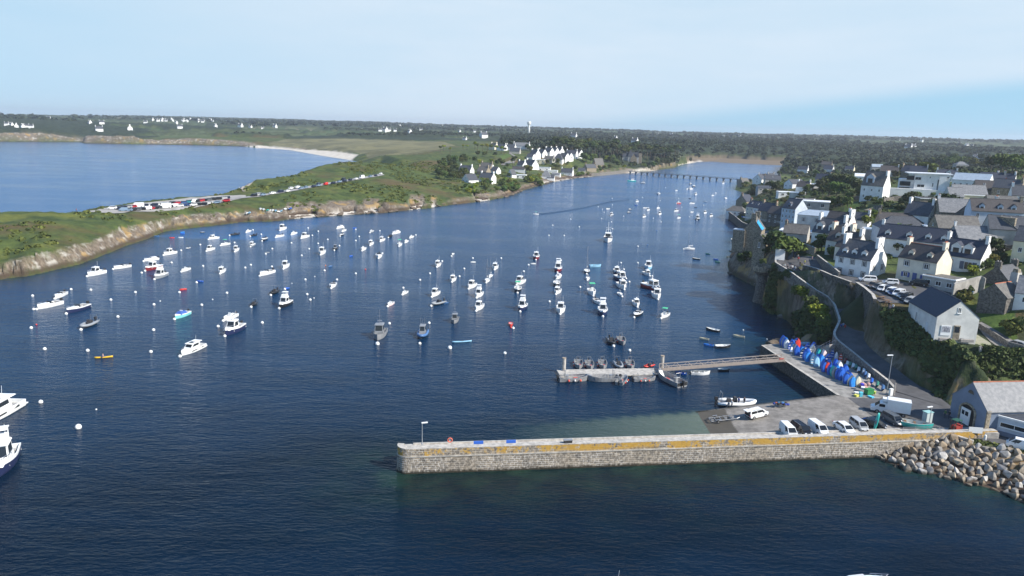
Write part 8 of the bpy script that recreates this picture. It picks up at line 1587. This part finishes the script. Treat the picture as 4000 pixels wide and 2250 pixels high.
planted('a',[(1960,770,9,'b'),(2080,745,11,'b'),(2200,725,12,'d'),(2320,735,12,'b'),(2440,765,12,'d'),(2550,785,11,'d'),(2150,855,8,'n'),(2300,875,9,'g'),(2450,885,8,'n'),(2020,845,7,'d'),(1000,740,8,'d'),(1080,800,9,'d'),(930,720,7,'d'),(1180,720,6),(1330,700,6),(1250,410,9,'d'),(1340,390,9,'d'),(1150,450,7,'d'),(1450,440,6),(1600,450,6),(1750,440,6),(1890,460,6),(640,825,8,'d'),(580,905,7,'d'),(640,745,6,'d'),(2100,1085,6),(2250,1095,6,'g'),(2400,1070,6),(2520,1105,6,'g'),(1230,1030,5),(2300,430,6),(1750,780,6,'o'),(1700,835,6,'d'),(1500,500,4,'y')],'tree',GT)
planted('a',[(500,645,5),(450,690,5),(540,595,5),(480,1085,4),(860,800,4),(760,740,4),(1000,860,4),(1120,880,4),(1350,860,3),(1600,870,4),(1850,870,4),(2250,960,3),(2400,960,3),(2150,1010,4),(2520,1000,4)],'shrub','shrubs in the village gardens')
planted('c',[(700,945,6,'o'),(800,965,7,'b'),(1000,985,8,'d'),(1100,965,8,'n'),(1300,1120,8.5,'g',1.25),(1190,1090,8,'d'),(1440,1060,6,'g'),(2000,935,6,'d'),(1930,965,5,'d')],'tree','trees beside the corniche')
planted('y',[(1420,1290,5,'y',1.2),(1340,1180,5,'g'),(1490,1340,4,'y'),(1200,1000,4.5,'y'),(1130,960,4,'g'),(1500,1420,4,'o'),(1000,720,4,'n'),(900,760,4,'n'),(760,860,4,'n'),(340,500,5,'n'),(420,460,5,'d')],'tree','bushes on the corniche cliff')
planted('c',[(2230,1035,3.4,'s'),(2300,1060,3.4,'s'),(620,880,2.5,'y'),(560,850,2,'y'),(760,1010,3),(900,1010,3.4,'d')],'shrub','shrubs beside the corniche')
p=at(*S('c',840,1185),12.0);tree('shrub0',(p[0],p[1],11.3),2.6,'g','small round bush growing on the look-out turret','shrubs beside the corniche')
for zk,u,v,lb in (('c',1735,520,'palm tree behind the white-roofed bungalow'),('b',1140,1060,'palm tree among shrubs behind the dormer terrace')):tree('palm0',gat(*S(zk,u,v)),6.5,'g',lb,'palm trees')
planted('b',[(50,530,10,'d'),(150,570,9,'d'),(225,645,7,'n'),(60,700,5),(950,765,7,'d'),(880,765,6,'d'),(1010,700,5),(700,300,9,'b'),(640,330,8,'b'),(720,375,7,'b'),(1130,300,10,'o'),(1250,300,9,'o'),(900,160,10,'b'),(1050,160,10,'b'),(1250,200,13,'d'),(1350,200,13,'d'),(1480,205,15,'n'),(1600,190,14,'n'),(1700,185,13),(1850,205,12,'o'),(2000,225,11,'o'),(2100,245,13,'d'),(2250,285,15,'g'),(2400,300,15,'g'),(2520,320,14,'g'),(1450,350,6,'s'),(1420,490,6),(1400,860,8,'d',1.3),(1510,885,7,'d',1.2),(1290,900,7,'n'),(1210,965,7,'y'),(1110,985,6,'g'),(2050,965,5),(250,1005,5,'o'),(300,1065,5,'o'),(450,990,4,'y'),(2160,150,12,'n'),(1950,110,10,'d'),(1560,110,12,'g'),(1400,130,12,'n'),(620,450,6,'b')],'tree',GT)
planted('b',[(1100,690,3),(1950,945,3,'y'),(350,885,3),(420,905,3),(550,900,3),(560,705,3),(700,680,3),(820,720,3),(1000,740,3),(330,690,3),(420,700,3),(500,730,3),(620,800,3.5,'d'),(760,820,3,'d'),(1880,650,2.6,'y'),(980,640,2.5),(1270,620,2.5,'s')],'shrub','shrubs in the village gardens')
planted('d',[(80,880,8,'n'),(140,810,7,'d'),(60,1010,6,'d'),(1900,970,5,'d'),(1985,1010,5,'d'),(-60,960,7,'b'),(-120,880,6,'b')],'tree',GT)
planted('d',[(1700,1310,3,'n'),(1790,1280,3.2,'n'),(1880,1240,3.4,'o'),(1970,1200,3.4,'n'),(1620,1340,2.6,'y'),(1530,1380,2.4,'y'),(1560,1310,2.6),(2040,1150,3.4)],'shrub','hedge shrubs below the dormer house')
planted('e',[(640,520,3,'d'),(690,560,3,'o'),(720,440,3,'d'),(760,380,3,'d'),(1450,1050,4,'b'),(1400,1100,3.5,'o')],'shrub','shrubs by the stone outbuilding')
planted('f',[(100,380,9,'n'),(170,370,10,'y'),(300,400,8,'y'),(560,330,8,'y'),(640,340,8,'y'),(800,330,12,'y'),(850,350,11,'n'),(950,365,11,'y'),(1050,370,11,'y'),(1130,385,11,'n'),(1230,400,11,'y'),(1330,410,10,'y'),(1400,420,9,'n'),(1600,650,12,'d'),(1560,680,11,'d')],'pine','pines by the far hamlet',)
rt=random.Random(9)
planted('f',[(rt.uniform(60,780),rt.uniform(480,960),rt.uniform(5,8),rt.choice('dbbsn')) for _ in range(46)],'tree','thicket trees left of the far hamlet')
planted('f',[(890,640,6,'y'),(1140,620,6,'y'),(1240,800,4.5,'y'),(860,470,7,'d'),(1000,480,7,'b'),(1200,480,6,'d'),(1300,620,7,'b'),(1360,660,7,'b'),(1240,640,6,'d'),(800,600,7,'d'),(1400,760,5),(1450,700,5),(1480,900,5,'d'),(1900,380,8,'n'),(1800,300,8,'n'),(1850,330,8,'d'),(2200,430,6),(2100,450,6),(1980,640,6),(2250,640,7),(2350,620,7),(2450,650,7),(1820,800,9,'o'),(1900,820,9,'o'),(2420,720,6),(1700,620,6,'d'),(1430,290,6)],'tree','trees of the far hamlet')
planted('f',[(rt.uniform(960,1720),1000+rt.uniform(0,190),rt.uniform(3.5,6),rt.choice('gngno')) for _ in range(26)]+[(1860+60*i % 260,1000+rt.uniform(-60,80),7,'gny'[i % 3]) for i in range(9)]+[(rt.uniform(580,900),rt.uniform(1050,1230),3.5,rt.choice('noy')) for _ in range(10)],'shrub','bushes along the far shore')
planted('g',[(650,560,11,'s'),(720,590,12,'s'),(800,600,12,'n'),(880,560,10,'s'),(500,770,7,'d'),(1250,570,10,'s'),(1300,660,10,'s'),(1370,700,10,'s'),(1120,580,9,'y'),(1180,590,9,'d'),(2050,710,10,'s'),(2150,650,11,'s'),(1900,710,7,'g'),(1850,690,6),(1600,700,7),(1680,690,6),(1200,740,7),(1480,720,6,'y'),(980,740,6),(1080,740,6),(150,600,6),(250,580,6),(400,560,6),(60,680,5),(160,720,5),(350,640,5),(2250,660,12,'d'),(2330,670,13,'d'),(2400,660,13,'d'),(2100,690,8)],'tree','trees near the turreted manor')
planted('g',[(600,865,6,'g',1.4),(560,870,4,'g'),(660,860,5,'g'),(760,850,4,'o'),(900,770,4),(1000,770,4)],'shrub','bushes along the far shore')
planted('g',[(u+rt.uniform(-12,12),330+.05*u+rt.uniform(0,130),rt.uniform(17,23),rt.choice('ddnb')) for u in range(20,2560,46)],'pine','tall pines behind the far shore')
def clumps(name,P,Sz,mat_,k,leaf,seed,flat=.8,tall=None):
 rng=np.random.default_rng(seed);n=len(P);idx=np.repeat(np.arange(n),k);d=rng.normal(size=(n*k,3));d[:,2]=np.abs(d[:,2])-.1;d /=np.linalg.norm(d,axis=1)[:,None];s=Sz[idx]
 C=P[idx]+d*s[:,None]*[1,1,flat]*rng.uniform(.7,1.1,(n*k,1))
 if tall is not None:C[:,2] +=tall[idx]
 V,Fq=quads(C,d,s*leaf*rng.uniform(.7,1.3,n*k),rng);tone=np.repeat(np.clip(rng.uniform(0,1,n)[idx]*.75+rng.uniform(0,.25,n*k),0,1),4)
 o=obj(name,npmesh(name,V,Fq,mat_,False,{'tone':tone}));return tag(o,kind='stuff')
foot=[]
for h in HOUSES:pass
HB=[(o_.location.x,o_.location.y) for o_ in bpy.data.objects if o_.parent is None and o_.get('category') in ('house','building','manor')]
HBA=np.array(HB)
def sample(n,mask_fn,x0,x1,y0,y1,seed,clear=0.0,polys=()):
 rng=np.random.default_rng(seed);out=[]
 while len(out) < n:
  x,y=rng.uniform(x0,x1,4000),rng.uniform(y0,y1,4000);ok=inpoly(x,y,CP) & mask_fn(x,y)
  for P in polys:ok &=~inpoly(x,y,P)
  if clear:ok &=(np.hypot(x[:,None]-HBA[None,:,0],y[:,None]-HBA[None,:,1]).min(1) > clear)
  if not ok.any():break
  out +=[(a,b,ground(a,b)) for a,b in zip(x[ok],y[ok])]
 return np.array(out[:n])
az=lambda x,y:np.degrees(np.arctan2(x,y));PKP=pk[:,:2];LWN=[np.array([at(*p)[:2] for p in pl]) for pl in ([*Z('s',[(1880,60),(2300,20),(2450,420),(2250,440),(2090,340),(1880,200)],13.5)],)];PLF=w2([(3640,1290,13.2),(3800,1300,12.9),(4200,1360,12),(4200,1430,11.5),(3852,1372,12.4),(3778,1378,12.4),(3650,1318,13.2)])[:,:2]
VST=w2([(3050,1000,15.1),(3125,985,15.2),(3095,970,14.2),(3062,943,12.6),(2995,900,5),(2955,895,5),(2995,940,9),(3025,962,12.5)])[:,:2];LANE=w2([(3800,1255,13.8),(3835,1305,13.1),(3880,1350,12.6),(4000,1382,12.1),(4200,1430,11.6),(4200,1365,12.2),(4000,1342,12.6),(3880,1285,13.4),(3830,1250,14)])[:,:2]
RC_=(resample(left_up,60)+resample(right_up,60))/2
off_road=lambda x,y:segdist(x,y,RC_[:,:2],False) > 5.2
gz_=lambda x,y:np.array([ground(a,b) for a,b in zip(x,y)])
P=sample(1500,lambda x,y:(x > 95) & (np.hypot(x,y) > 225) & (np.hypot(x,y) < 760) & (az(x,y) < 40) & (segdist(x,y,CP) > 5),90,560,150,800,5,6.5,[PKP,LANE,PLF,VST]);clumps('garden_shrubbery',P,np.random.default_rng(1).uniform(.5,1.9,len(P)),SCRUB,26,.34,61)
bank=np.vstack([w2(WT[5:])[:,:2],w2(CB)[::-1][:,:2],w2(RRE)[::-1][:8,:2]]);bmask=lambda x,y:inpoly(x,y,bank) & off_road(x,y) & (gz_(x,y) > 7.0+3*(vnoise(x/5,y/5,3)-.5))
P=sample(1400,bmask,60,140,100,200,6,0,[PLF]);r_=np.random.default_rng(21);Wb,Cb=resample(wWT[11:],60),resample(wCB,60);ex=[]
for _ in range(620):k=r_.integers(0,60);f_=r_.uniform(0,.8);q_=Wb[k]*(1-f_)+Cb[k]*f_+r_.normal(0,.6,3);ex.append((q_[0],q_[1],ground(q_[0],q_[1])))
P=np.vstack([P,ex]);clumps('bank_scrub',P,np.random.default_rng(2).uniform(.4,1.2,len(P)),SCRUB,26,.30,62)
rc=np.random.default_rng(7);RL2=resample(wRLE[1:10],200);CO=resample(wCW[16:],200);P=[]
while len(P) < 1300:
 k=rc.integers(0,200);a_=RL2[k];b_=CO[np.argmin(np.hypot(*(CO[:,:2]-a_[:2]).T))];r=rc.uniform(.02,.80);q_=a_*(1-r)+b_*r+rc.normal(0,.5,3)*[1,1,0]
 if segdist(q_[None,0],q_[None,1],RC_[:,:2],False)[0] < 4.6:continue
 g_=ground(q_[0],q_[1])
 if g_ > 2.4 or rc.random() < .12:P.append((q_[0],q_[1],g_))
P=np.array(P);clumps('cliff_scrub',P,np.random.default_rng(3).uniform(.5,1.5,len(P)),SCRUB,26,.30,63)
P=sample(1500,lambda x,y:(x < 0) & (np.hypot(x,y) < 760) & (segdist(x,y,CP) > 7) & (segdist(x,y,wHR[:,:2],False) > 6) & (segdist(x,y,wL1[:,:2],False) > 3) & (vnoise(x/22,y/22,5) > .42),-420,0,210,760,8,0,[np.array([at(*p)[:2] for p in carpark])]);clumps('heath_scrub',P,np.random.default_rng(4).uniform(.5,1.7,len(P)),GORSE,22,.32,64,.55)
verge=w2([(3800,1724,3.4),(3880,1742,3.5),(4000,1770,3.6),(4200,1830,3.7),(4200,1800,3.7),(4000,1738,3.5),(3880,1712,3.4),(3790,1708,3.3)])[:,:2];P=sample(260,lambda x,y:inpoly(x,y,verge),60,130,80,130,9);clumps('grass_verge',P,np.random.default_rng(5).uniform(.25,.6,len(P)),GORSE,22,.4,65,.5)
wood_at=lambda x,y:np.array([bool(wood[min(max(int(math.log(math.hypot(a,b)/r0)/math.log(r1/r0)*(NR-1)),0),NR-1),min(max(int((math.degrees(math.atan2(a,b))-A0)/(A1-A0)*(NA-1)),0),NA-1)]) for a,b in zip(x,y)])
P=sample(6500,lambda x,y:(np.hypot(x,y) > 1000) & (np.hypot(x,y) < 2700) & (np.abs(az(x,y)) < 41) & wood_at(x,y),-700,1900,700,2700,10,14);clumps('woodland',P,np.random.default_rng(6).uniform(3.2,6.5,len(P)),WOODL,22,.36,66,.8)
P=sample(2600,lambda x,y:(np.hypot(x,y) > 2600) & (np.hypot(x,y) < 5200) & (np.abs(az(x,y)) < 41) & wood_at(x,y),-3400,3400,1900,5200,12);clumps('distant_woodland',P,np.random.default_rng(7).uniform(6,12,len(P)),WOODL,12,.5,67,.6)
P=sample(420,lambda x,y:(x > 330) & (np.hypot(x,y) > 640) & (np.hypot(x,y) < 1250) & (az(x,y) < 41) & (segdist(x,y,CP) > 12),330,900,500,1100,13,10);clumps('hill_trees',P,np.random.default_rng(8).uniform(1.8,4.2,len(P)),WOODL,26,.32,68)
for o_ in bpy.data.objects:
 if o_.name.startswith('hill_trees'):o_.name='hill_woodland'
FH=thing('farmhouse','x','house');child('wall',gable_walls(11,8,4.5,4,-5).mesh('wall',WALLM['white']),FH);child('roof',gable_roof(11,8,4.5,4).mesh('roof',[ROOFM['slate'],ROOFM['slate']]),FH);child('chimney',MB().box((-5,0,9),(.8,1.8,2.4)).box((5,0,9),(.8,1.8,2.4)).mesh('chimney',WALLM['white']),FH)
FARM=[];used_fh=0
for i,(zk,u,v,s) in enumerate([('v',u,v,s) for u,v,s in ((1000,292,1.9),(1310,282,1.9),(168,250,1.2),(228,252,1.1),(270,252,1.1),(315,252,1.0),(68,228,1),(115,232,1),(1025,218,1.5),(905,212,1.2),(1810,262,1.6),(1465,210,1.4),(2170,245,1.2),(2420,250,1.8),(2520,255,1.2),(1775,210,1.2),(2040,200,1.4),(490,165,1.3))]+[('v',rt.uniform(1530,2200),rt.uniform(172,196),rt.uniform(.9,1.4)) for _ in range(30)]+[('w',u,v,s) for u,v,s in ((190,252,1.6),(68,265,1.1),(1300,290,1.9),(1250,290,1.4),(1340,288,1.4),(1550,308,1.6),(1400,290,1.2),(1445,245,1.3),(1660,285,1.4),(2290,355,2.2),(2100,378,1.0),(2200,298,1.1),(2050,295,1.0),(1870,235,1),(665,200,1),(95,185,1.3))]+[('p',u,v,s) for u,v,s in ((1465,330,1.3),(1600,330,1.4),(2290,348,1.2),(620,358,1.8),(1040,372,1.2),(1235,410,1.6),(2130,345,1.0),(2480,352,.9))]+[('l',u,v,s) for u,v,s in ((500,88,1.6),(1315,124,1.1),(1545,134,1.2),(1230,112,1),(1410,215,1.6),(1460,200,1.4),(2000,182,1.2),(1925,165,1.1),(1500,95,1),(2050,185,1))]):
 p=gat(*S(zk,u,v));
 if math.hypot(p[0],p[1]) > 8500:continue
 h=R_(rt.choice((-50,-40,-25,35,-60,15)))
 if not used_fh:o=FH;o.location=p;o.rotation_euler=(0,0,h);o.scale=(s*.8,)*3;used_fh=1
 else:o=dup(FH,tuple(p),h,scale=s*.8)
 o['group']='white farmhouses on the far land';FARM.append(dict(o=o,label=None,base='white farmhouse'))
def ppx(o):
 q=RM.T @ (np.array(o.matrix_world.translation if o.parent else o.location)-np.array([0,0,H]));return (2000+F*q[0]/-q[2],1125-F*q[1]/-q[2])
LMK=[('long white motor cruiser',750,1370),('big navy cabin cruiser',912,1290),('red-consoled inflatable',346,1270),('turquoise open boat',710,1235),('crimson-hulled cabin boat',598,1050),('lone red dinghy',715,1130),('headland boat ramp',560,912),('striped black pilothouse boat',1112,1195),('tall-masted grey patrol boat',1484,1314),('blue-drum patrol inflatable',1650,1312),('tallest bare mast',1903,1098),('white trawler',2374,940),('red wooden fishing boat',2544,1126),('striped pilot boat',2353,1224),('green-canopied boat',2311,1146),('red-canopied fishing boat',2595,1236),('pale blue kayak',1804,1336),('yellow kayak',405,1398),('floating pontoon',2370,1455),('orange-lined rowing boat',2767,1348),('gangway',2800,1420),('moving red motorboat',2093,838),('turquoise trimaran',2467,706),('white catamaran',2694,740),('grey pair rafted together',2400,1335),('left-edge cruiser',30,1612),('long navy launch',2426,1095),('light blue wooden boat',2325,1042),('dark-hulled end-on catamaran',2512,717),('two black-motored inflatable',990,1190)]
LMT=[('cream blue-shuttered house',3640,1030),('grey hall',3700,1230),('modern white building',3600,740),('twin-gabled white house',3430,720),('old stone house',2940,910),('round look-out turret',2983,1050),('dormer house',3770,980),('white-roofed bungalow',3130,910),('off-white hipped villa',3200,850),('white steep-gabled cottage',3600,820),('stone tenement',3920,930),('footbridge town end',2900,700),('shore villa',2960,700),('zinc mansard',3800,720),('broad gable cottage',1832,700),('turreted manor',2470,625),('flat-roofed villa',2025,692),('hipped boathouse',2140,680),('tan dormer-row cottage',2305,650),('bright white row',2140,590),('quay cottage',2215,670),('pine belt',1900,590),('footbridge far end',2470,670),('curved zinc-roofed house',3175,725),('pale slate barn',3745,790),('white tall terrace',3900,800),('lower bright row',2230,610),('stone outbuilding',3885,1150),('street house',3380,1000),('pyramid-roofed house',3755,640),('cream hill-crest gable',3230,695)]
LMF=[('bay beach',1250,600),('water tower',2066,500),('far village',720,475),('left far cliffs',200,530),('dune grass',1550,570),('upper estuary marsh',2900,625),('paler left field',220,510),('right skyline wood',3500,545),('low skyline knoll',2390,500)]
LMC=[('white motorhome',647,812),('large white van',540,805),('bare path',950,740),('bright red van',1272,722),('car park entrance',420,825),('headland road start',890,782)]
LMS=[('gangway landing',3066,1400),('stone steps',3220,1360),('green container',3393,1540),('tall street lamp',3460,1540),('pink net heap',3373,1510),('boat ramp',560,912),('first headland beach',1170,840),('quay corner',2980,1350)]
RANK=['nearest','second','third','fourth','fifth','sixth','seventh','eighth','ninth','tenth','eleventh','twelfth']
USED=set(o_.get('label') for o_ in bpy.data.objects if o_.get('label') and o_.get('label') !='x')
def name_all(items,marks,near=True):
 todo=[]
 for it in items:
  o=it['o'];it['p']=ppx(o)
  if it.get('label') and not it['label'].startswith('bow:'):o['label']=it['label'];USED.add(it['label'])
  elif not it.get('label'):todo.append(it)
 fam={}
 for it in todo:fam.setdefault(it['base'],[]).append(it)
 for b,L_ in fam.items():
  if len(L_)==1:
   it=L_[0];near_m=min(marks,key=lambda m_:math.hypot(m_[1]-it['p'][0],m_[2]-it['p'][1]));lb=f"{b}, the only one near the {near_m[0]}"
   if lb not in USED:it['o']['label']=lb;USED.add(lb);continue
  for it in L_:
   done=False;ms=sorted(marks,key=lambda m_:math.hypot(m_[1]-it['p'][0],1.6*(m_[2]-it['p'][1])))
   for mr in range(len(RANK)):
    for nm,mx_,my_ in ms[:6 if mr < 5 else len(ms)]:
     dx,dy=it['p'][0]-mx_,it['p'][1]-my_
     def sect(q):
      ddx,ddy=q['p'][0]-mx_,q['p'][1]-my_
      return ('left' if ddx < 0 else 'right') if abs(ddx) > 1.2*abs(ddy) else ('above' if ddy < 0 else 'below')
     s=sect(it);mem=sorted([q for q in L_ if sect(q)==s],key=lambda q:math.hypot(q['p'][0]-mx_,q['p'][1]-my_));r=mem.index(it)
     if r > mr:continue
     where={'left':'to the left of the','right':'to the right of the','above':'beyond the','below':'in front of the'}[s]
     lb=f"{b}, {RANK[r]} {where} {nm}"
     if len(lb.split()) <=16 and lb not in USED:it['o']['label']=lb;USED.add(lb);done=True;break
    if done:break
   if not done:it['o']['label']=f"{b} seen at the far side of the {ms[0][0]}"
bpy.context.view_layer.update()
name_all(BOATS,LMK)
byname={b_['o'].name:b_ for b_ in BOATS}
for it in BUOYS:
 if (it['label'] or '').startswith('bow:'):
  b_=byname[it['label'][4:]];l=b_['o']['label'];w_=l.split()
  lb='white buoy at the bow of the '+' '.join(w_) if len(w_) <=9 else 'white bow buoy of the '+' '.join(w_[:11])
  if lb in USED:lb='white buoy just ahead of the '+' '.join(w_[:10])
  it['o']['label']=lb;USED.add(lb)
name_all([b_ for b_ in BUOYS if not (b_['label'] or '').startswith('bow:')],LMK)
name_all([c for c in CARS if c['o']['group'].startswith('cars parked')],LMT);name_all([c for c in CARS if c['o']['group']==G3],LMC);name_all([c for c in CARS if c['o']['group']==G4],LMC)
name_all(STORE,LMS);name_all(TREES,LMT);name_all(FARM,LMF)
for i,o_ in enumerate([o_ for o_ in bpy.data.objects if o_.name.startswith('wheel') and False]):pass
m=bpy.data.materials.new('haze');m.use_nodes=True;t=m.node_tree;t.nodes.clear();pv=N(t,'ShaderNodeVolumePrincipled');pv.inputs['Color'].default_value=(.86,.92,1.0,1);pv.inputs['Density'].default_value=HAZE_D;pv.inputs['Anisotropy'].default_value=.2;ou=N(t,'ShaderNodeOutputMaterial');t.links.new(pv.outputs[0],ou.inputs['Volume'])
tag(obj('haze',MB().box((0,4700,58),(26000,10600,134)).mesh('haze',m)),kind='stuff')
